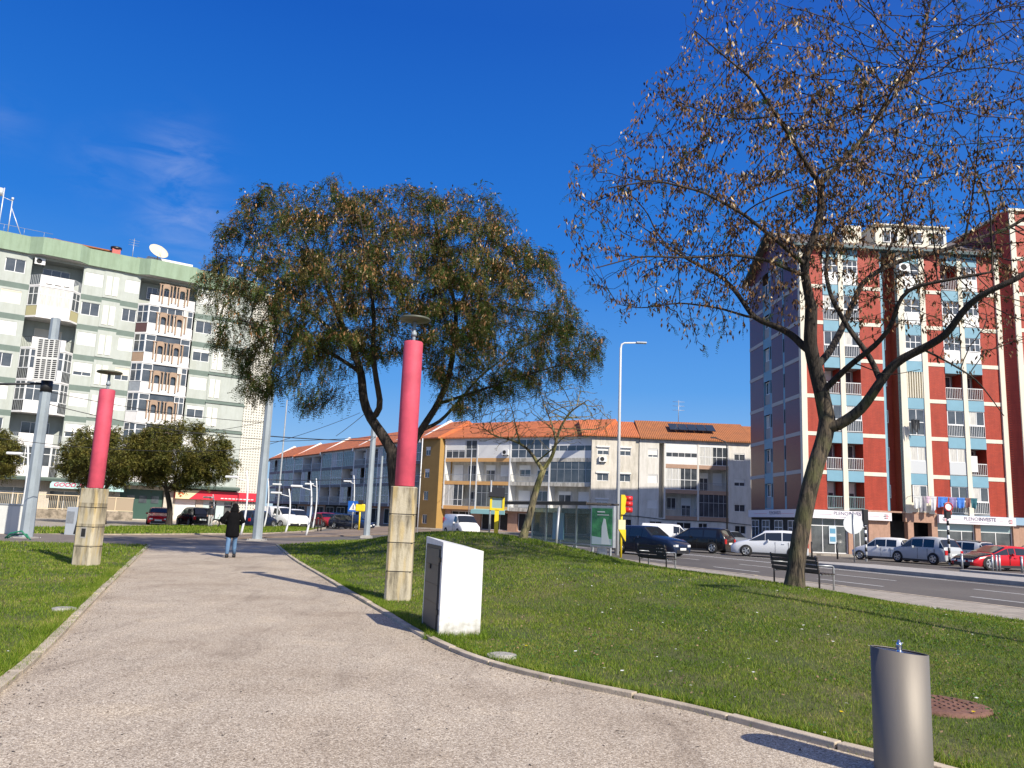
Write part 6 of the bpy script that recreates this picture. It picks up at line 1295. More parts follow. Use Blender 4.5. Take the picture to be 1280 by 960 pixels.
car(437, 80, 120, 4.6, 1.8, 1.45, HATCH, navy, 'dark navy car right of the red hatchback at the bend', G2, name='driving_car')
car(420, 92, 140, 4.4, 1.8, 1.5, HATCH, blackp, 'black car between the red hatchback and the navy one', G2)
car(575, 72, 154, 4.5, 1.85, 1.85, VAN, white, 'white van facing the camera before the orange-edged flats', G2, cat='van', name='driving_van', wheel=.32)
# ------------------------------------------------------------------ street furniture
def at_px(px, py, z=0.0): return G(px, py, z)
M['pinkp'] = grime(mat('pink_paint', (.56, .07, .115), .7, var=.24, scale=1.6, bump=.1, bscale=25), .85, 1.3, (5, 5, .6), .5)
def stained_concrete():
    m = mat('stained_concrete', (.52, .46, .33), .85, col2=(.42, .37, .28), scale=1.6, bump=.25, bscale=45); t = m.node_tree; n = t.nodes; l = t.links; p = n['Principled BSDF']; tcn = n.new('ShaderNodeTexCoord')
    mp_ = n.new('ShaderNodeMapping'); mp_.inputs['Scale'].default_value = (6, 6, 1.0); l.new(tcn.outputs['Object'], mp_.inputs[0]); a = n.new('ShaderNodeTexNoise'); a.inputs['Scale'].default_value = 1.0; a.inputs['Detail'].default_value = 9; a.inputs['Roughness'].default_value = .72; l.new(mp_.outputs[0], a.inputs[0])
    sp = n.new('ShaderNodeSeparateXYZ'); l.new(tcn.outputs['Object'], sp.inputs[0])
    # streaks start under every joint: wear that belongs to the concrete
    fr = nmath('FRACT', nmath('DIVIDE', sp.outputs[2], .51, tree=t), tree=t); w_ = nmath('ADD', a.outputs[0], nmath('MULTIPLY', fr, -.13, tree=t), tree=t)
    c = ramp(t, w_, [(.30, (.20, .19, .17)), (.40, (.62, .60, .56)), (.50, (1, 1, 1))]); mm = n.new('ShaderNodeMixRGB'); mm.blend_type = 'MULTIPLY'; mm.inputs[0].default_value = .85; l.new(p.inputs['Base Color'].links[0].from_socket, mm.inputs[1]); l.new(c, mm.inputs[2])
    b = n.new('ShaderNodeTexNoise'); b.inputs['Scale'].default_value = 1.3; b.inputs['Detail'].default_value = 5; l.new(mp_.outputs[0], b.inputs[0]); r2 = ramp(t, b.outputs[0], [(.52, (0, 0, 0)), (.66, (.55, .55, .55))]); m2 = n.new('ShaderNodeMixRGB'); l.new(r2, m2.inputs[0]); l.new(mm.outputs[0], m2.inputs[1]); m2.inputs[2].default_value = (.50, .36, .13, 1); l.new(m2.outputs[0], p.inputs['Base Color']); return m
M['stain'] = stained_concrete()
def pillar(px, py, lb, topz, wd, rad, z0, hb, hole=False, rot=0.0):
    b = G(px, py, z0); b.z = z0; root = thing('lamp_column', b, lb, 'lamp post', 'pink lamp columns on concrete bases', rot); n = 4; sec = hb / n
    for i in range(n):
        mb = MB(); z = i * sec - (.1 if i == 0 else 0); c = .05; w_ = wd / 2
        P = [(-w_ + c, -w_), (w_ - c, -w_), (w_, -w_ + c), (w_, w_ - c), (w_ - c, w_), (-w_ + c, w_), (-w_, w_ - c), (-w_, -w_ + c)]; mb.slab(P, z, (i + 1) * sec - .014)
        o = mb.obj('concrete_block', M['stain'], root, bevel=.008)
        if i < n - 1: mb = MB(); mb.box(-w_ + .012, w_ - .012, -w_ + .012, w_ - .012, (i + 1) * sec - .014, (i + 1) * sec); mb.obj('joint', M['trim'], root)
    if hole:
        mb = MB(); mb.box(-.055, .055, -wd / 2 - .006, -wd / 2 + .02, 1.02 * sec + .22, 1.02 * sec + .42); mb.obj('service_hole', M['dark'], root)
        mb = MB(); mb.box(-.075, .075, -wd / 2 - .004, -wd / 2 + .01, 1.02 * sec + .19, 1.02 * sec + .45); mb.obj('service_frame', M['concrete'], root)
    mb = MB(); k = 32; mb.lathe([(rad - .01, hb - .002), (rad, hb + .01), (rad, topz - .02), (rad - .012, topz), (rad - .03, topz), (rad - .03, topz - .1), (0, topz - .1)], k); mb.obj('pink_pillar', M['pinkp'], root)
    mb = MB(); mb.tube([(0, 0, topz - .2), (0, 0, topz + .42)], .035, 10); mb.cyl(0, 0, topz + .12, topz + .2, .06, .05, 10); mb.obj('lamp_stem', M['steelpole'], root)
    mb = MB(); mb.lathe([(0, topz + .40), (.10, topz + .405), (.29, topz + .43), (.31, topz + .45), (.29, topz + .475), (.1, topz + .50), (0, topz + .505)], 32); mb.obj('lamp_disc', mat('lamp_disc_olive', (.10, .105, .075), .45), root)
    return root
zc = zlawn(G(497, 748).x, G(497, 748).y)
pillar(497, 749, 'middle pink lamp column on a stained concrete base beside the path', 4.85, .475, .187, zc, 2.07, rot=.05)
pillar(107, 707, 'left pink lamp column whose concrete base has a small dark service hole', 4.39, .50, .187, .02, 1.90, hole=True, rot=-.12)
# white cabinet
c0 = G(571, 795, .03); rt = thing('utility_cabinet', (c0.x, c0.y, .0), 'white cabinet with a sloping top and dark side door in the grass by the path', 'cabinet', rz=0)
def cab():
    A = G(548, 796, .03); Bp = G(600, 795, .03); C_ = G(527, 781, .03)   # near-left foot, near-right foot, far-left foot
    o = Vector((c0.x, c0.y, 0)); A, Bp, C_ = A - o, Bp - o, C_ - o; A.z = Bp.z = C_.z = -.05; E_ = Bp + (C_ - A)
    hA, hB = 1.245, 1.14; hC, hE = 1.29, 1.17
    def up(p, h): return Vector((p.x, p.y, h))
    mb = MB(); mb.add([A, Bp, E_, C_, up(A, hA), up(Bp, hB), up(E_, hE), up(C_, hC)], [(0, 3, 2, 1), (4, 5, 6, 7), (0, 1, 5, 4), (1, 2, 6, 5), (2, 3, 7, 6), (3, 0, 4, 7)])
    cm_ = grime(mat('cabinet_white', (.70, .70, .68), .5, var=.03, scale=2), .72, 2.2, (4, 4, .8), .45); t = cm_.node_tree; n = t.nodes; l = t.links; p = n['Principled BSDF']; tcn = n.new('ShaderNodeTexCoord'); sp = n.new('ShaderNodeSeparateXYZ'); l.new(tcn.outputs['Object'], sp.inputs[0]); nz = n.new('ShaderNodeTexNoise'); nz.inputs['Scale'].default_value = 14; nz.inputs['Detail'].default_value = 6; l.new(tcn.outputs['Object'], nz.inputs[0])
    f = nmath('SUBTRACT', nmath('MULTIPLY', nz.outputs[0], .55, tree=t), sp.outputs[2], tree=t); rr = ramp(t, f, [(.02, (0, 0, 0)), (.28, (.75, .75, .75))]); mm = n.new('ShaderNodeMixRGB'); l.new(rr, mm.inputs[0]); l.new(p.inputs['Base Color'].links[0].from_socket, mm.inputs[1]); mm.inputs[2].default_value = (.22, .19, .13, 1); l.new(mm.outputs[0], p.inputs['Base Color'])
    mb.obj('cabinet_body', cm_, rt, bevel=.006)
    d = (C_ - A); n_ = Vector((-(-d.y), -d.x, 0)).normalized(); n_ = Vector((-abs(n_.x), n_.y if n_.x < 0 else -n_.y, 0))
    n_ = Vector((d.y, -d.x, 0)).normalized(); n_ = n_ if n_.dot(Vector((-1, 0, 0))) > 0 else -n_
    def P(u, z, e): q_ = A.lerp(C_, u); return Vector((q_.x, q_.y, 0)) + n_ * e + Vector((0, 0, z))
    def panel(nm, u0, u1, z0, z1, m, e0=-.02, e1=.012, par=rt):
        mb = MB(); mb.add([P(u0, z0, e0), P(u1, z0, e0), P(u1, z1, e0), P(u0, z1, e0), P(u0, z0, e1), P(u1, z0, e1), P(u1, z1, e1), P(u0, z1, e1)], [(0, 1, 2, 3), (7, 6, 5, 4), (0, 4, 5, 1), (1, 5, 6, 2), (2, 6, 7, 3), (3, 7, 4, 0)]); return mb.obj(nm, m, par)
    dm = mat('cabinet_door_grey', (.035, .042, .05), .45, var=.15); panel('door_frame', .08, .92, .06, 1.19, M['trim'], -.02, .006); dr = panel('door', .13, .88, .10, 1.14, dm, 0, .018)
    for z in (.42, .66, .92): panel('door_seam', .15, .86, z, z + .012, M['black'], .018, .021, dr)
    for z in (.30, .98): panel('hinge', .06, .13, z, z + .06, M['black'], .0, .03, dr)
    panel('latch', .55, .66, .86, .92, M['black'], .018, .035, dr)
cab()
# longer grass round the cabinet feet
P = np.array([[c0.x + nr.uniform(-.42, .42), c0.y + nr.uniform(-.32, .25), .02] for _ in range(1400)]); tag(blades('grass', P[P[:, 1] < c0.y + .3], .085, .009, .8, bm_, 91), kind='stuff')
# drinking fountain
def fountain():
    b = G(1128, 1000, .0); b = D(1124, 813, 5.72); root = thing('drinking_fountain', (b.x, b.y, -.06), 'brushed steel cylinder drinking fountain at the lower right', 'fountain'); r0 = .182; zt = b.z; tilt = .065; k = 64; zt += .06
    def zt_(x, y, off=0): return zt + tilt * (-x * .93 - y * .1) * 1.6 + off
    st = mat('brushed_steel', (.19, .172, .15), .60, .5, var=.14, scale=3, bump=.04, bscale=300, stretch=(1, 1, .1))
    mb = MB(); ring = []
    for r_, dz, fl in ((r0 * 1.0, None, 0), (r0, 0, 1), (r0 - .007, .001, 1), (r0 - .010, -.004, 1)):
        for a in range(k): x, y = r_ * math.cos(2 * math.pi * a / k), r_ * math.sin(2 * math.pi * a / k); ring.append((x, y, -.05 if dz is None else zt_(x, y, dz)))
    mb.add(ring, [(i * k + a, i * k + (a + 1) % k, (i + 1) * k + (a + 1) % k, (i + 1) * k + a) for i in range(3) for a in range(k)], 0, True); mb.obj('steel_body', st, root)
    mb = MB(); vs = []
    for j in range(9):
        r_ = (r0 - .010) * (1 - j / 8.0)
        for a in range(k): x, y = r_ * math.cos(2 * math.pi * a / k), r_ * math.sin(2 * math.pi * a / k); vs.append((x, y, zt_(x, y) - .004 - .045 * (1 - (r_ / r0) ** 2)))
    mb.add(vs, [(i * k + a, i * k + (a + 1) % k, (i + 1) * k + (a + 1) % k, (i + 1) * k + a) for i in range(8) for a in range(k)], 0, True); mb.obj('basin', mat('basin_steel', (.42, .43, .44), .22, .95), root)
    mb = MB(); mb.lathe([(.045, zt - .05), (.040, zt - .02), (.018, zt - .008), (.015, zt + .018), (.020, zt + .02), (.019, zt + .05), (.010, zt + .056), (.008, zt + .07), (0, zt + .071)], 20); mb.obj('spout', mat('chrome', (.7, .7, .7), .1, 1), root)
fountain()
# covers in the grass
p = G(1170, 884, .03); z = zlawn(p.x, p.y); rt = thing('manhole_cover', (p.x, p.y, z), 'rusty brown round manhole cover in the grass beside the fountain', 'manhole cover'); mb = MB(); mb.lathe([(.46, -.03), (.46, .022), (.40, .03), (0, .034)], 32); rust = mat('rusty_iron', (.13, .06, .04), .8, col2=(.20, .10, .07), scale=9, bump=.5, bscale=30)
mb.obj('cover_rim', rust, rt); mb = MB()
for k in range(9):
    for j in range(9):
        x, y = -.34 + k * .085, -.34 + j * .085
        if x * x + y * y < .35 ** 2: mb.box(x, x + .04, y, y + .04, .03, .040)
mb.obj('cover_plate', rust, rt)
for (px, py), s_, lb in (((627, 822), .17, 'small grey concrete cover in the lawn just right of the white cabinet'), ((80, 763), .16, 'small grey concrete cover in the left lawn')):
    p = G(px, py, .03); z = zlawn(p.x, p.y) if px > 500 else .03; rt = thing('inspection_cover', (p.x, p.y, z), lb, 'cover'); mb = MB(); mb.cyl(0, 0, -.05, .035, s_, s_, 20); mb.obj('cover_rim', M['concrete'], rt); mb = MB(); mb.cyl(0, 0, .03, .044, s_ * .8, s_ * .78, 20); mb.obj('cover_plate', M['concrete'], rt)
# tall masts of the tram line
def mast(px, py, top, r0, r1, lb, z0=-.07, n=8, m='steelpole', name='catenary_mast', depth=None):
    b = G(px, py, z0); t = D(top[0], top[1], b.y); root = thing(name, (b.x, b.y, z0), lb, 'mast', 'tall grey masts of the tram line'); h = t.z - z0
    mb = MB(); mb.tube([(0, 0, 0), (0, 0, h)], [r0, r1], n, 0, True, False); mb.obj('shaft', M[m], root); mb = MB(); mb.box(-r0 * 1.6, r0 * 1.6, -r0 * 1.6, r0 * 1.6, -.1, .04); mb.box(-r0 * 1.25, r0 * 1.25, -r0 * 1.25, r0 * 1.25, .04, .10); mb.obj('foot', M['concrete'], root)
    for i in (-1, 1):
        for j in (-1, 1): mb = MB(); mb.cyl(i * r0 * 1.42, j * r0 * 1.42, .04, .09, .02, .02, 6); mb.obj('bolt', M['galv'], root)
    return root, h
m1, h1 = mast(32, 674, (68, 398), .27, .19, 'thick blue-grey mast carrying a white slotted box at the left'); d1 = m1.location.y
z = D(70, 452, d1).z + .07; mb = MB(); w_, hh = .46, .88; mb.box(-w_, w_, -.42, -.30, z - hh, z + hh, 0)
for row in range(20):
    for c in range(4):
        if row == 10: continue
        x = -w_ + .09 + c * .215; zz = z - hh + .07 + row * .085; mb.box(x, x + .15, -.428, -.4205, zz, zz + .048, 1)
bx = mb.obj('slotted_box', [mat('box_white', (.62, .62, .60), .6), M['black']], m1); bx.rotation_euler.z = .15
mb = MB(); zz = D(60, 478, d1).z; mb.cyl(0, 0, zz - .35, zz + .12, .235, .235, 12); mb.tube([(0, -.1, zz), (-1.5, -.5, zz - .15), (-3.5, -1.0, zz - .35)], .05, 6); mb.obj('bracket_arm', M['trim'], m1)
m2, h2 = mast(321, 676, (337, 480), .25, .19, 'grey mast at the end of the path right of the walking person', -.02)
mast(458, 671, (466, 528), .22, .18, 'grey mast at the lawn edge left of the middle pink column', -.02)
mast(472, 658, (478, 570), .17, .13, 'thinner grey mast just left of the concrete base of the middle column')
mast(531, 658, (536, 548), .17, .13, 'grey mast in front of the ochre wall')
mast(345, 659, (358, 500), .09, .06, 'very slender tall pole among the curved lamps', ZG, 8, 'galv', 'slender_pole')
for (bx_, by), (tx, ty), lb in (((522, 657), (531, 548), 'slim white downpipe-like pole against the ochre wall'), ((586, 640), (587, 560), 'thin pole standing in front of the orange-edged balconies'), ((612, 652), (612, 600), 'dark slim post under the yellow display')):
    b = D(bx_, by, 75 if bx_ != 612 else 47); b.z = ZG; t = D(tx, ty, b.y); root = thing('slim_pole', b, lb, 'pole'); mb = MB(); mb.tube([(0, 0, 0), (0, 0, t.z - ZG)], .05, 6); mb.obj('shaft', M['whitepole'] if bx_ == 522 else M['galv'], root); mb = MB(); mb.cyl(0, 0, 0, .1, .1, .1, 8); mb.obj('foot', M['concrete'], root)
# signal cabinet box on the street mast
b = m1.location
# curved white lamps
def curved_lamp(px, py, ty, hdx, lb, depth=None, arm=1.1, bend=.22, z0=ZG):
    b = G(px, py, z0) if depth is None else D(px, py, depth); b.z = z0; t = D(px, ty, b.y); h = t.z - z0; s = -1 if hdx < 0 else 1; root = thing('curved_street_lamp', b, lb, 'street lamp', 'curved white street lamps')
    mb = MB(); P = [(bend * 2.0 * (k / 10) * (1 - k / 10) * 2 * .9 + .0 - (k / 10) * 0, 0, h * k / 10) for k in range(11)]; mb.tube(P, [.075 - .003 * k for k in range(11)], 8); mb.obj('pole', M['whitepole'], root)
    za = h * .86; mb = MB(); xa = P[8][0]; mb.tube([(xa, 0, za - .1), (xa + s * arm, 0, za + .12)], .03, 6); mb.obj('arm', M['whitepole'], root)
    mb = MB(); mb.box(xa + s * arm - .38, xa + s * arm + .38, -.15, .15, za + .06, za + .20); o = mb.obj('lamp_head', mat('lamp_head_white', (.75, .76, .76), .4), root, bevel=.05)
for a in ((24, 634, 555, -1, 'curved white lamp left of the thick mast', 42, .75), (301, 666, 588, -1, 'curved white lamp between the walking person and the grey mast', 50), (357, 660, 611, -1, 'short curved white lamp right of the slender pole', 58), (383, 662, 601, -1, 'curved white lamp nearest the grass tip', 54), (391, 652, 598, -1, 'curved white lamp behind the nearest one at the grass tip', 72, .7), (439, 640, 594, -1, 'curved white lamp beside the blue crossing sign', 80, .7), (330, 655, 598, 1, 'curved white lamp just right of the big grey mast', 70, .7), (263, 650, 618, -1, 'short white lamp near the standing man', 66, .5)):
    curved_lamp(a[0], a[1], a[2], a[3], a[4], a[5], a[6] if len(a) > 6 else 1.0)
# tall street lamp in front of the flats
def tall_lamp():
    b = G(771, 694, -.02); d = b.y; root = thing('tall_street_lamp', b, 'tall thin grey street lamp with an arm to the right, beside the bus shelter', 'street lamp'); t = D(774, 428, d); h = t.z; mb = MB(); mb.tube([(0, 0, 0), (0, 0, h - .3), (.05, 0, h - .08), (.2, 0, h), (.9, 0, h + .04)], [.11, .06, .05, .045, .04], 10); mb.obj('pole', M['whitepole'], root)
    mb = MB(); mb.box(.8, 1.35, -.11, .11, h + .0, h + .09); mb.obj('lamp_head', M['galv'], root, bevel=.03)
tall_lamp()
b = D(909, 690, 62); b.z = ZG; rt = thing('street_lamp', b, 'dark lamp post with a short arm in front of the white flats', 'street lamp'); t = D(906, 552, 62); h = t.z - ZG; mb = MB(); mb.tube([(0, 0, 0), (0, 0, h - .3), (-.1, 0, h), (-.9, 0, h + .25)], [.07, .05, .045, .035], 8); mb.obj('pole', M['trim'], rt); mb = MB(); mb.box(-1.25, -.8, -.09, .09, h + .22, h + .32); mb.obj('lamp_head', M['trim'], rt)
# bus shelter
def shelter():
    P0 = D(640, 690, 45.5); P1 = D(736, 690, 38.8); P0.z = P1.z = -.02; u = (P1 - P0); L = u.length; u.normalize(); az = math.atan2(u.y, u.x); root = thing('bus_shelter', P0, 'glass bus shelter with dark roof behind the mossy bare tree', 'bus shelter', rz=az)
    gl = bpy.data.materials.new('clear_glass'); gl.use_nodes = True; t = gl.node_tree; n = t.nodes; pr = n['Principled BSDF']; pr.inputs['Base Color'].default_value = (.30, .38, .36, 1); pr.inputs['Roughness'].default_value = .04; tr = n.new('ShaderNodeBsdfTransparent'); tr.inputs[0].default_value = (.62, .70, .68, 1); ms = n.new('ShaderNodeMixShader'); ms.inputs[0].default_value = .32; t.links.new(tr.outputs[0], ms.inputs[1]); t.links.new(pr.outputs[0], ms.inputs[2]); t.links.new(ms.outputs[0], n['Material Output'].inputs[0])
    mb = MB(); mb.box(-.3, L + .3, -.4, 1.5, 2.42, 2.50); mb.box(-.3, L + .3, -.42, -.38, 2.36, 2.54); mb.obj('roof', mat('shelter_roof', (.035, .03, .028), .5), root)
    k = 5
    for i in range(k + 1): x = L * i / k; mb = MB(); mb.box(x - .04, x + .04, 1.2, 1.28, 0, 2.42); mb.obj('post', M['galv'], root)
    for i in range(k): mb = MB(); mb.box(L * i / k + .05, L * (i + 1) / k - .05, 1.235, 1.245, .35, 2.25); mb.obj('glass_panel', gl, root)
    mb = MB(); mb.box(.2, L - .2, .8, 1.1, .45, .50); mb.obj('seat', M['galv'], root)
    for i in range(4): x = .6 + i * (L - 1.2) / 3; mb = MB(); mb.box(x - .03, x + .03, .9, 1.0, 0, .45); mb.obj('seat_leg', M['galv'], root)
    mb = MB(); mb.box(L * .3, L * .3 + 1.1, 1.19, 1.23, .6, 2.0); mb.obj('poster', mat('timetable_blue', (.25, .42, .50), .5), root)
    rt = root
    # advertising panel standing at the end
    A = D(739, 690, 38.3); Bq = D(768, 690, 37.4); A.z = -.02; v = Bq - A; v.z = 0; L2 = v.length; r2 = thing('advertising_panel', A, 'freestanding lit-box poster panel with a green picture beside the shelter', 'advertising panel', rz=math.atan2(v.y, v.x))
    mb = MB(); mb.box(0, L2, -.1, .1, .45, 2.35); mb.obj('case', M['galv'], r2, bevel=.02); mb = MB(); mb.box(L2 * .35, L2 * .65, -.06, .06, 0, .45); mb.obj('foot', M['galv'], r2)
    m = mat('poster_green', (.02, .10, .05), .3, col2=(.08, .34, .12), scale=4); mb = MB(); mb.box(.08, L2 - .08, -.115, -.101, .55, 2.24); ps = mb.obj('poster', m, r2)
    mb = MB(); mb.prism([(L2 * .5, .6), (L2 * .86, .6), (L2 * .76, 1.1), (L2 * .66, 1.75), (L2 * .58, 1.78), (L2 * .5, 1.4)], -.122, -.116); mb.obj('poster_figure', mat('poster_pale', (.60, .66, .64), .4), ps)
    mb = MB(); mb.prism([(.1, .58), (L2 - .1, .58), (L2 - .1, .85), (.1, .95)], -.120, -.1155); mb.obj('poster_band', mat('poster_sky', (.40, .50, .52), .4), ps)
    mb = MB(); mb.box(L2 * .3, L2 * .62, -.122, -.116, 2.05, 2.10); mb.box(L2 * .3, L2 * .8, -.122, -.116, 1.92, 1.95); mb.obj('poster_text', M['white'], ps)
shelter()
b = D(694, 688, 33); b.z = zlawn(b.x, b.y) - .05; rt = thing('leaning_post', b, 'thin pale post leaning slightly in front of the shelter glass', 'post'); t = D(699, 634, 33); mb = MB(); mb.tube([(0, 0, 0), (t.x - b.x, 0, t.z - b.z)], .05, 8); mb.obj('shaft', M['galv'], rt); mb = MB(); mb.cyl(t.x - b.x, 0, t.z - b.z, t.z - b.z + .03, .055, .02, 8); mb.obj('cap', M['galv'], rt)
# traffic light
def tlight():
    b = G(776, 697, -.02); root = thing('traffic_light', b, 'yellow pedestrian traffic light with red signal hoods beside the tall lamp', 'traffic light'); mb = MB(); mb.tube([(0, 0, 0), (0, 0, 2.2)], .055, 8); mb.obj('pole', M['yellow'], root)
    mb = MB(); mb.prism([(-.05, 2.0), (-.05, 2.92), (.12, 2.92), (.2, 2.75), (.15, 2.4), (.18, 2.1), (.1, 2.0)], -.15, .15); mb.obj('signal_back', M['yellow'], root)
    for z in (2.22, 2.5, 2.76): mb = MB(); mb.tube([(.15, 0, z), (.5, 0, z)], [.13, .12], 10); mb.obj('signal_hood', M['red'], root)
    mb = MB(); mb.box(-.16, .18, -.12, .12, 1.3, 1.75, 0); mb.prism([(-.14, 1.3), (.2, .75), (.2, 1.3)], -.12, .12, 1); mb.obj('control_box', [mat('cream_box', (.70, .66, .42), .5), M['yellow']], root)
tlight()
b = G(774, 692, -.02); b.y += 1.2; b.x -= .05; rt = thing('litter_bin', b, 'dark green bin hung behind the yellow signal post', 'bin'); mb = MB(); mb.lathe([(.0, .42), (.2, .42), (.23, .5), (.24, 1.1), (.2, 1.15), (0, 1.16)], 16); g_ = mat('dark_green_plastic', (.015, .05, .035), .4); mb.obj('bin_body', g_, rt); mb = MB(); mb.cyl(0, 0, 0, .5, .05, .05, 8); mb.obj('bin_post', g_, rt)
# yellow display post
b = D(620, 665, 47); b.z = ZG; rt = thing('display_post', b, 'yellow post with a framed screen and dark solar panel by the street', 'display'); mb = MB(); mb.box(-.12, .12, -.1, .1, 0, 2.15); mb.obj('post', M['yellow'], rt); mb = MB(); mb.box(-.18, .18, -.14, .14, 0, .55); mb.obj('post_foot', M['black'], rt); mb = MB()
for a in ((-.42, .42, 2.12, 2.25), (-.42, .42, 2.85, 2.98), (-.42, -.3, 2.25, 2.85), (.3, .42, 2.25, 2.85)): mb.box(a[0], a[1], -.1, .1, a[2], a[3])
mb.obj('frame', M['yellow'], rt); mb = MB(); mb.box(-.3, .3, -.05, .05, 2.25, 2.85); mb.obj('screen', M['blueglass'], rt); mb = MB(); mb.box(-.5, .42, -.35, .35, 3.05, 3.12, 0, Matrix.Translation((0, 0, 3.15)) @ Matrix.Rotation(R(52), 4, 'X') @ Matrix.Translation((0, 0, -3.08))); mb.obj('solar_panel', M['black'], rt)
# small signs
b = D(440, 655, 78); b.z = ZG; rt = thing('crossing_sign', b, 'square blue pedestrian crossing sign with a white triangle', 'road sign'); mb = MB(); mb.tube([(0, .06, 0), (0, .06, 3.1)], .04, 6); mb.obj('post', M['galv'], rt); z = D(443, 633, 78).z - ZG; mb = MB(); mb.box(-.5, .5, 0, .04, z - .5, z + .5); o = mb.obj('sign_plate', mat('sign_blue', (.01, .10, .42), .4), rt); mb = MB(); mb.prism([(-.38, z - .35), (.38, z - .35), (0, z + .36)], -.012, -.002); o2 = mb.obj('sign_triangle', M['white'], o); mb = MB(); mb.tube([(.02, -.02, z + .12), (0, -.02, z - .05)], .035, 5); mb.tube([(0, -.02, z - .05), (-.1, -.02, z - .28)], .025, 4); mb.tube([(0, -.02, z - .05), (.1, -.02, z - .28)], .025, 4); mb.obj('walker_symbol', M['black'], o2)
b = D(449, 655, 76); b.z = ZG; rt = thing('yellow_signal_post', b, 'small yellow signal post right of the blue crossing sign', 'traffic light'); mb = MB(); mb.tube([(0, 0, 0), (0, 0, 2.2)], .08, 6); mb.obj('post', M['yellow'], rt); mb = MB(); mb.box(-.45, .45, -.15, .15, 1.75, 2.45); mb.obj('signal_box', M['yellow'], rt, bevel=.1); mb = MB(); mb.box(-.2, .2, -.2, .2, 2.45, 2.8); mb.obj('signal_head', M['trim'], rt)
b = D(1068, 705, 43); b.z = .03; rt = thing('round_road_sign', b, 'round road sign seen from its grey-white back on the median tip', 'road sign'); z = D(1066, 655, 43).z - .03; mb = MB(); mb.tube([(0, -.03, 0), (0, -.03, z + .65)], .04, 8); mb.obj('post', M['galv'], rt); mb = MB(); mb.tube([(0, .0, z), (0, .03, z)], .52, 32, smooth=False); mb.obj('sign_plate', mat('sign_back', (.62, .64, .63), .5), rt)
for px, dp, lb, sy in ((1083, 46, 'black and white banded signal post left of the small white hatchback', 648), (1187, 45.5, 'black and white banded signal post before the second shop sign', 640)):
    b = D(px, 700, dp); b.z = .0; rt = thing('banded_signal_post', b, lb, 'traffic light', 'banded posts by the median'); z = D(px, sy, dp).z; n_ = 9; mb = MB(); mb.tube([(0, 0, 0), (0, 0, z - .3)], .06, 10); mb.obj('shaft', M['white'], rt)
    for k in range(n_ // 2 + 1): mb = MB(); z0 = .15 + k * (z - .4) / (n_ // 2 + 1); mb.tube([(0, 0, z0), (0, 0, z0 + (z - .4) / n_)], .064, 10); mb.obj('black_band', M['black'], rt)
    mb = MB(); mb.box(-.14, .14, -.12, .12, z - .35, z + .5); mb.obj('signal_head', M['black'], rt, bevel=.02)
    if px > 1100: mb = MB(); mb.tube([(0, -.14, z + .28), (0, -.12, z + .28)], .26, 20, smooth=False); o = mb.obj('sign_plate', M['white'], rt); mb = MB(); mb.tube([(.22 * math.cos(a * .314), -.15, z + .28 + .22 * math.sin(a * .314)) for a in range(21)], .035, 5); mb.obj('sign_ring', M['red'], o)
for i, (px, py) in enumerate(((1015, 699), (1047, 699), (1203, 712), (1241, 714), (1246, 714), (1250, 714), (1278, 716), (845, 688), (388, 663), (393, 663), (397, 664), (401, 664))):
    b = G(px, py, -.0 if px > 1000 else ZG); far = px > 1100; rt = thing('bollard', b, 'slim steel bollard' if False else ['dark bollard left of the shop poster window', 'dark bollard right of the shop poster window', 'short steel bollard at the red coupe nose', 'first of three steel bollards before the red coupe door', 'middle of three steel bollards before the red coupe door', 'last of three steel bollards before the red coupe door', 'steel bollard at the right edge by the coupe tail', 'dark bollard near the black parked car', 'leftmost dark bollard at the grass tip', 'second dark bollard at the grass tip', 'third dark bollard at the grass tip', 'rightmost dark bollard at the grass tip'][i], 'bollard', 'street bollards')
    h = .95 if not far else .75; mb = MB(); mb.cyl(0, 0, 0, h, .05, .05, 10); mb.obj('shaft', M['galv'] if far else M['trim'], rt); mb = MB(); mb.lathe([(.055, h - .06), (.058, h - .02), (.04, h + .02), (0, h + .03)], 10); mb.obj('cap', M['galv'] if far else M['trim'], rt)
# benches
def bench(px0, px1, py, d0, d1, lb):
    A = D(px0, py, d0); Bp = D(px1, py, d1); v = Bp - A; v.z = 0; L = v.length; zb = -.012; root = thing('park_bench', (A.x, A.y, zb), lb, 'bench', 'benches facing the road', math.atan2(v.y, v.x)); g = mat('bench_iron', (.05, .05, .052), .4, .6)
    # seen from behind: backrest at y=0, seat further away at y>0
    for k in range(4): z = .46 + k * .115; mb = MB(); mb.box(-.02, L + .02, -.02 - .02 * k, .015 - .02 * k, z, z + .085); mb.obj('back_slat', M['wood'], root)
    for k in range(4): y = .08 + k * .11; mb = MB(); mb.box(-.02, L + .02, y, y + .09, .42, .455); mb.obj('seat_slat', M['wood'], root)
    for x in (.03, L - .03):
        mb = MB(); mb.tube([(x, .03, 0), (x, .03, .42), (x, -.09, .92)], .025, 6); mb.obj('rear_leg', g, root); mb = MB(); mb.tube([(x, .5, 0), (x, .5, .64), (x, .44, .66), (x, -.0, .66)], .025, 6); mb.tube([(x, .03, .41), (x, .5, .41)], .022, 6); mb.obj('armrest', M['galv'], root)
bench(798, 833, 704, 29.0, 28.0, 'left dark slatted bench, in front of the navy estate car')
bench(966, 1024, 728, 24.6, 22.6, 'right dark slatted bench, half hidden by the big tree trunk')
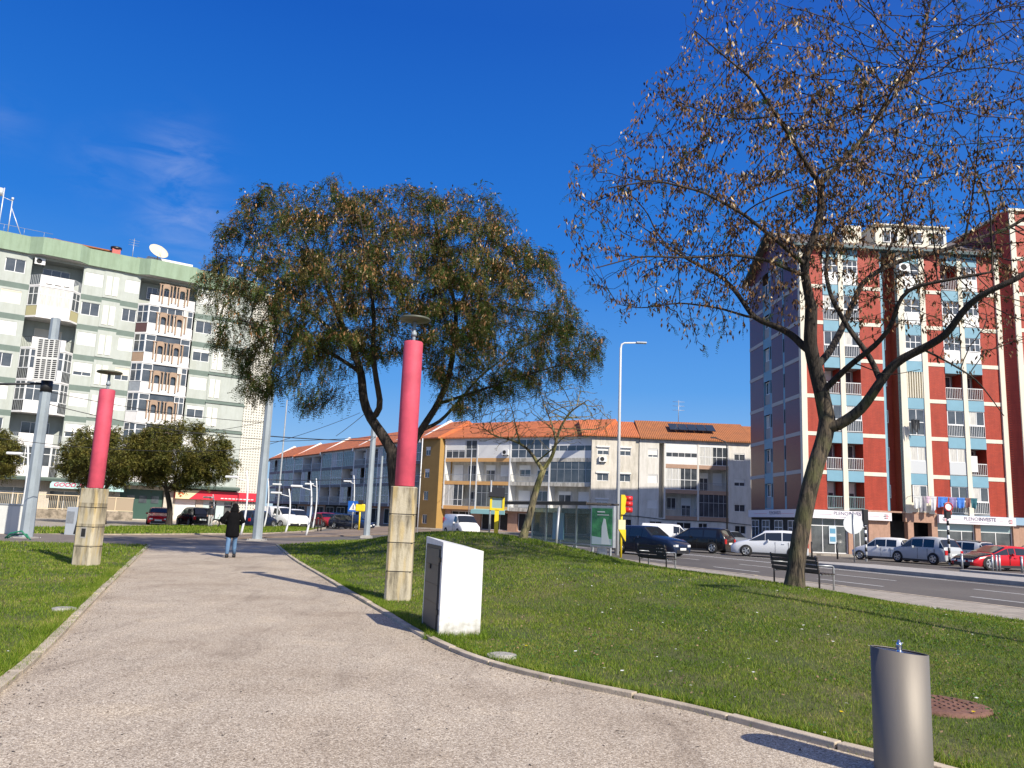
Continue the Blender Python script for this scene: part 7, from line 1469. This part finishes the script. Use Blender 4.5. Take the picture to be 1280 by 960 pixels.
# left side cabinets and fence
b = G(15, 668, -.05); rt = thing('utility_cabinet', b, 'grey-white utility cabinet left of the thick mast foot', 'cabinet', rz=.25); mb = MB(); mb.box(-.62, .62, -.3, .3, 0, 1.32); mb.obj('cabinet_body', mat('pale_cabinet', (.55, .56, .53), .6, var=.05), rt, bevel=.02); mb = MB(); mb.box(-.02, .58, -.315, -.30, .08, 1.25); mb.obj('door', mat('pale_door', (.60, .60, .56), .6), rt); mb = MB(); mb.box(-.66, .66, -.34, .34, 1.32, 1.37); mb.obj('cabinet_lid', M['galv'], rt)
mb = MB(); bz = G(22, 674, .0); mb.tube([bz + Vector((-.5, 0, .02)), bz + Vector((-.3, 0, .22)), bz + Vector((.15, -.05, .32)), bz + Vector((.4, 0, .05))], .035, 7); mb.tube([bz + Vector((-.45, .05, .02)), bz + Vector((-.2, .1, .18)), bz + Vector((.3, .05, .2)), bz + Vector((.5, 0, .0))], .03, 7); tag(mb.obj('cable_conduit', mat('green_conduit', (.02, .18, .10), .5)), 'green cable conduits looping out of the ground at the thick mast foot', 'conduit')
b = D(93, 665, 39); b.z = -.08; rt = thing('utility_cabinet', b, 'blue-grey street cabinet partly hidden by the left concrete base', 'cabinet', rz=-.2); mb = MB(); mb.box(-.35, .55, -.25, .25, 0, 1.35); mb.obj('cabinet_body', mat('bluegrey_cabinet', (.42, .46, .50), .6), rt, bevel=.02); mb = MB(); mb.box(-.3, .1, -.262, -.25, .6, 1.15); mb.obj('vent', M['galv'], rt)
mb = MB(); mb.prism([(.15, .1), (.5, .1), (.52, .9), (.3, 1.0)], -.258, -.251); mb.obj('graffiti', M['trim'], rt)
def fence():
    loc, rz = az_frame((-41, 75), 55); root = thing('street_fence', (loc[0] + 0, loc[1], 0), 'cream railing on a low wall before the green-signed shop', 'fence', rz=rz); y = -3.2; cr = mat('fence_cream', (.62, .50, .33), .6)
    mb = MB(); mb.box(-10, 5.6, y - .15, y + .15, ZG, .72); mb.obj('low_wall', grime(mat('fence_wall', (.30, .25, .19), .85, var=.2, scale=1.5), .4, 1.5, (1, 1, 1), .8), root)
    for x in np.arange(-9.9, 5.6, 1.55):
        mb = MB(); mb.box(x - .04, x + .04, y - .04, y + .04, .72, 2.02); mb.obj('fence_post', cr, root)
        if x < 4.5: mb = MB(); mb.box(x + .05, x + 1.5, y - .02, y + .02, .78, 1.92); mb.obj('wire_panel', mat('wire_mesh_panel', (.33, .26, .18), .7), root) if x > 2 else None; mb = MB(); [mb.box(x + .1 + k * .14, x + .12 + k * .14, y - .01, y + .01, .8, 1.9) for k in range(10)]; mb.obj('bars', cr, root) if x <= 2 else None
    mb = MB(); mb.box(-10, 5.6, y - .03, y + .03, 1.95, 2.02); mb.obj('top_rail', cr, root); mb = MB(); mb.box(-10, 5.6, y - .025, y + .025, .76, .82); mb.obj('bottom_rail', cr, root)
fence()
# motorcycle
def moto():
    b = D(281, 655, 64); b.z = -.06; root = thing('motorcycle', b, 'dark motorcycle parked left of the walking person', 'motorcycle', rz=R(200))
    for x in (-.68, .70):
        mb = MB(); mb.tube([(x + .30 * math.cos(a * .3927), 0, .32 + .30 * math.sin(a * .3927)) for a in range(17)], .055, 6, cap=False); w_ = mb.obj('wheel', M['tyre'], root); mb = MB(); mb.tube([(x, -.04, .32), (x, .04, .32)], .06, 8)
        for k in range(5): a = k * 1.2566; mb.tube([(x, 0, .32), (x + .27 * math.cos(a), 0, .32 + .27 * math.sin(a))], .014, 4)
        mb.obj('rim', M['rim'], w_)
    mb = MB(); mb.prism([(-.55, .40), (.2, .28), (.45, .55), (.35, .85), (.0, .92), (-.25, .78), (-.8, .85), (-.85, .78), (-.5, .62)], -.13, .13); mb.obj('body', blackp, root, bevel=.04); mb = MB(); mb.box(-.75, -.1, -.12, .12, .80, .88); mb.obj('seat', M['trim'], root, bevel=.03)
    mb = MB(); mb.tube([(.70, 0, .32), (.45, 0, .98)], .03, 6); mb.tube([(.42, -.33, 1.02), (.46, 0, 1.0), (.42, .33, 1.02)], .02, 6); mb.obj('fork', M['galv'], root); mb = MB(); mb.prism([(.5, .8), (.66, .85), (.55, 1.12), (.42, 1.1)], -.12, .12); mb.obj('headlight', M['lamp'], root)
moto()
# ------------------------------------------------------------------ overhead wires
def wire(nm, A, B_, sag, r, lb, grp='overhead tram wires'):
    P = [A.lerp(B_, k / 14) - Vector((0, 0, sag * 4 * (k / 14) * (1 - k / 14))) for k in range(15)]; mb = MB(); mb.tube(P, r, 4); tag(mb.obj(nm, M['trim']), lb, 'wire', grp)
pa = Vector(m1.location); pb = Vector(m2.location)
for i, (A, B_, sg, r, lb) in enumerate(((D(60, 505, d1), D(327, 549, pb.y), .25, .018, 'lower wire from the thick left mast to the grey mast by the path end'), (D(62, 490, d1), D(332, 528, pb.y), .2, .016, 'upper wire from the thick left mast to the grey mast'), (D(0, 548, 30), D(327, 560, pb.y), .3, .015, 'lowest wire crossing low before the left flats'), (D(330, 527, pb.y), D(190, 540, 60), .3, .014, 'wire from the grey mast towards the left tree crowns'), (D(334, 545, pb.y), D(462, 551, 52), .05, .035, 'thick horizontal cross wire between the two grey masts'), (D(334, 552, pb.y), D(640, 520, 95), .6, .02, 'long wire running right from the grey mast over the street'), (D(336, 600, pb.y), D(530, 592, 75), .2, .03, 'lower cross wire over the street row'), (D(420, 545, 62), D(455, 518, 51), .05, .02, 'short steep wire rising to the mast top'), (D(334, 556, pb.y), D(450, 516, 51), .1, .015, 'thin wire rising from the grey mast to the next mast'))): wire('overhead_wire', A, B_, sg, r, lb)
# shadow-casting lamp post standing just outside the right edge
b = Vector((10.35, 7.6, 0)); b.z = -.01; rt = thing('street_lamp', b, 'tall lamp post beyond the right edge whose thin shadow crosses the lawn', 'street lamp'); mb = MB(); mb.tube([(0, 0, 0), (0, 0, 8.6)], [.10, .07], 10); mb.obj('pole', M['galv'], rt); mb = MB(); mb.box(-.1, .7, -.1, .1, 8.6, 8.7); mb.obj('lamp_head', M['galv'], rt)
# ------------------------------------------------------------------ people
def skin_body(name, joints, edges, m, parent, sub=2):
    me = bpy.data.meshes.new(name); ks = list(joints); me.from_pydata([joints[k][0] for k in ks], [(ks.index(a), ks.index(b)) for a, b in edges], []); me.materials.append(m)
    o = bpy.data.objects.new(name, me); COL.objects.link(o); o.parent = parent; o.modifiers.new('skin', 'SKIN')
    if not me.skin_vertices: me.skin_vertices.new() if hasattr(me.skin_vertices, 'new') else None
    for i, k in enumerate(ks): r = joints[k][1]; me.skin_vertices[0].data[i].radius = (r, r) if isinstance(r, (int, float)) else r
    me.skin_vertices[0].data[0].use_root = True; s = o.modifiers.new('sub', 'SUBSURF'); s.levels = sub; s.render_levels = sub; return o
def loft(name, rings, m, parent, n=20, cap=True):
    """rings: (x, y, z, half width x, half width y); smooth clothing that follows the body"""
    mb = MB(); vs = []
    for x, y, z, a, b in rings:
        for k in range(n): t = 2 * math.pi * k / n; w_ = 1 + .03 * math.sin(5 * t + z * 9); vs.append((x + a * w_ * math.cos(t), y + b * w_ * math.sin(t), z))
    fs = [(i * n + k, i * n + (k + 1) % n, (i + 1) * n + (k + 1) % n, (i + 1) * n + k) for i in range(len(rings) - 1) for k in range(n)]
    if cap: fs += [tuple(reversed(range(n))), tuple(range((len(rings) - 1) * n, len(rings) * n))]
    mb.add(vs, fs, 0, True); o = mb.obj(name, m, parent, fix=True); s = o.modifiers.new('s', 'SUBSURF'); s.levels = 1; s.render_levels = 1; return o
SKIN = mat('skin', (.42, .24, .17), .6); HAIR = mat('dark_hair', (.012, .010, .009), .6); COAT = mat('black_coat', (.006, .006, .007), .95, var=.3, scale=8, spec=.1); JEAN = mat('blue_jeans', (.10, .19, .33), .85, var=.25, scale=9)
def person(loc, rz, lb, coat, jean, H=1.68, coat_len=.62, arms=None, hunch=.10, step=.16, walk=True):
    root = thing('person', loc, lb, 'person', rz=rz); k = H / 1.7   # faces local +y
    s = step
    hipz, kz, az_ = .92 * k, .50 * k, .09 * k
    sh = Vector((0, hunch * .9, 1.38 * k)); J = {'pelvis': ((0, 0, .95 * k), (.14, .11)), 'waist': ((0, hunch * .3, 1.10 * k), (.125, .09)), 'chest': ((0, hunch * .7, 1.30 * k), (.15, .10)), 'neck': ((0, hunch * 1.0, 1.45 * k), .055), 'skull': ((0, hunch * 1.35, 1.53 * k), (.065, .075)), 'head': ((0, hunch * 1.5, 1.60 * k), (.075, .09))}
    E = [('pelvis', 'waist'), ('waist', 'chest'), ('chest', 'neck'), ('neck', 'skull'), ('skull', 'head')]
    for q, sg in (('l', -1), ('r', 1)):
        f = s * (1 if sg > 0 else -1)
        J['hip' + q] = ((sg * .09, 0, .88 * k), .085); J['knee' + q] = ((sg * .095, f * .45 + .03, kz), .058); J['ank' + q] = ((sg * .10, f, az_), .04); J['toe' + q] = ((sg * .11, f + .16, .035), (.04, .03)); E += [('pelvis', 'hip' + q), ('hip' + q, 'knee' + q), ('knee' + q, 'ank' + q), ('ank' + q, 'toe' + q)]
        el, ha = (arms or {'l': ((-.32, .0, 1.12), (-.12, .24, 1.15)), 'r': ((.28, .05, 1.10), (.10, .26, 1.14))})[q]
        J['sh' + q] = ((sg * .17, sh.y, sh.z), .06); J['el' + q] = (tuple(v * k if i == 2 else v for i, v in enumerate(el)), .042); J['wr' + q] = (tuple(v * k if i == 2 else v for i, v in enumerate(ha)), .028)
        d = (Vector(J['wr' + q][0]) - Vector(J['el' + q][0])).normalized(); pm = Vector(J['wr' + q][0]) + d * .06; J['palm' + q] = (tuple(pm), (.032, .018)); E += [('chest', 'sh' + q), ('sh' + q, 'el' + q), ('el' + q, 'wr' + q), ('wr' + q, 'palm' + q)]
        side = d.cross(Vector((0, 0, 1))).normalized()
        for fi in range(4):
            b_ = pm + side * (fi - 1.5) * .017; L_ = (.062, .072, .068, .052)[fi]; J['f%d' % fi + q] = (tuple(b_ + d * L_ * .6 + Vector((0, 0, -.006))), .0085); J['g%d' % fi + q] = (tuple(b_ + d * L_ + Vector((0, 0, -.025))), .0075); E += [('palm' + q, 'f%d' % fi + q), ('f%d' % fi + q, 'g%d' % fi + q)]
        tb = pm - d * .035 + side * sg * -.03; J['th' + q] = (tuple(tb + side * sg * -.012 + d * .03), .0095); E += [('palm' + q, 'th' + q)]
    skin_body('body', J, E, SKIN, root, 2)
    # jeans, shoes
    for q, sg in (('l', -1), ('r', 1)):
        hip, kn, an, to = [Vector(J[x + q][0]) for x in ('hip', 'knee', 'ank', 'toe')]
        mb = MB(); mb.tube([hip + Vector((0, 0, .04)), hip.lerp(kn, .5), kn, kn.lerp(an, .5), an + Vector((0, 0, .02))], [.105, .088, .070, .064, .058], 12); mb.obj('trouser_leg', jean, root)
        mb = MB(); mb.lathe([(.0, 0), (.05, .0), (.056, .04), (.05, .09), (.0, .11)], 14); mb.v = [(an.x + v[0], an.y + .055 + v[1] * 2.3, max(0, v[2] + (an.z - .09) * 0)) for v in mb.v]; mb.obj('shoe', M['black'], root)
    # coat: hem to shoulders, then sleeves
    z0 = coat_len * k; r = [(0, -.01, z0, .225, .17), (0, 0, z0 + .15, .215, .165), (0, .01, .95 * k, .20, .155), (0, hunch * .3, 1.10 * k, .19, .145), (0, hunch * .6, 1.25 * k, .215, .155), (0, hunch * .8, 1.36 * k, .205, .135), (0, hunch, 1.43 * k, .13, .10), (0, hunch * 1.1, 1.48 * k, .075, .075)]
    c = loft('coat', r, coat, root)
    for q in 'lr':
        a, b, d_ = [Vector(J[x + q][0]) for x in ('sh', 'el', 'wr')]; mb = MB(); mb.tube([a + (a - b) * .05, a.lerp(b, .5), b, b.lerp(d_, .5), d_], [.092, .082, .074, .062, .050], 12); mb.obj('sleeve', coat, c)
    return root, J
b = G(287.5, 697, 0); root, J = person((b.x, b.y, .002), R(15), 'person walking away along the path in a long black hooded coat and blue jeans', COAT, JEAN, 1.72, .60, {'l': ((-.36, .02, 1.13), (-.16, .26, 1.02)), 'r': ((.30, .02, 1.12), (.12, .26, 1.05))}, hunch=.12, step=.13)
# hood / long dark hair over the bowed head
loft('hood', [(0, .10, 1.40, .17, .12), (0, .12, 1.47, .13, .13), (.01, .15, 1.55, .115, .13), (.01, .18, 1.63, .105, .12), (.01, .19, 1.69, .07, .085), (.01, .19, 1.715, .025, .03)], COAT, root, 16)
def face(root, J, s=1.0):
    h = Vector(J['head'][0]); 
    for sg in (-1, 1):
        mb = MB(); mb.lathe([(.0, -.012), (.012, 0), (0, .012)], 8); mb.v = [(h.x + sg * .032 + v[0], h.y + .088 + v[1], h.z - .005 + v[2]) for v in mb.v]; mb.obj('eye', M['white'], root)
    mb = MB(); mb.tube([h + Vector((0, .088, .005)), h + Vector((0, .112, -.03))], [.008, .015], 6); mb.obj('nose', SKIN, root); mb = MB(); mb.tube([h + Vector((-.022, .085, -.055)), h + Vector((0, .09, -.057)), h + Vector((.022, .085, -.055))], .006, 5); mb.obj('mouth', mat('lips', (.35, .12, .10), .5), root)
face(root, J)
b = D(262.5, 655, 63); b.z = -.06; GREY = mat('grey_trousers', (.40, .40, .38), .85); JK = mat('dark_jacket', (.02, .022, .03), .8)
r2, J2 = person(b, R(175), 'distant man standing in a dark jacket and pale trousers before the red-signed shop', JK, GREY, 1.76, .92, {'l': ((-.27, .0, 1.12), (-.22, .12, .92)), 'r': ((.27, .0, 1.12), (.22, .12, .92))}, hunch=.0, step=.03); loft('hair', [(0, -.015, 1.60, .088, .085), (0, -.02, 1.67, .092, .10), (0, -.01, 1.73, .06, .07), (0, -.01, 1.745, .02, .02)], HAIR, r2, 14); face(r2, J2)
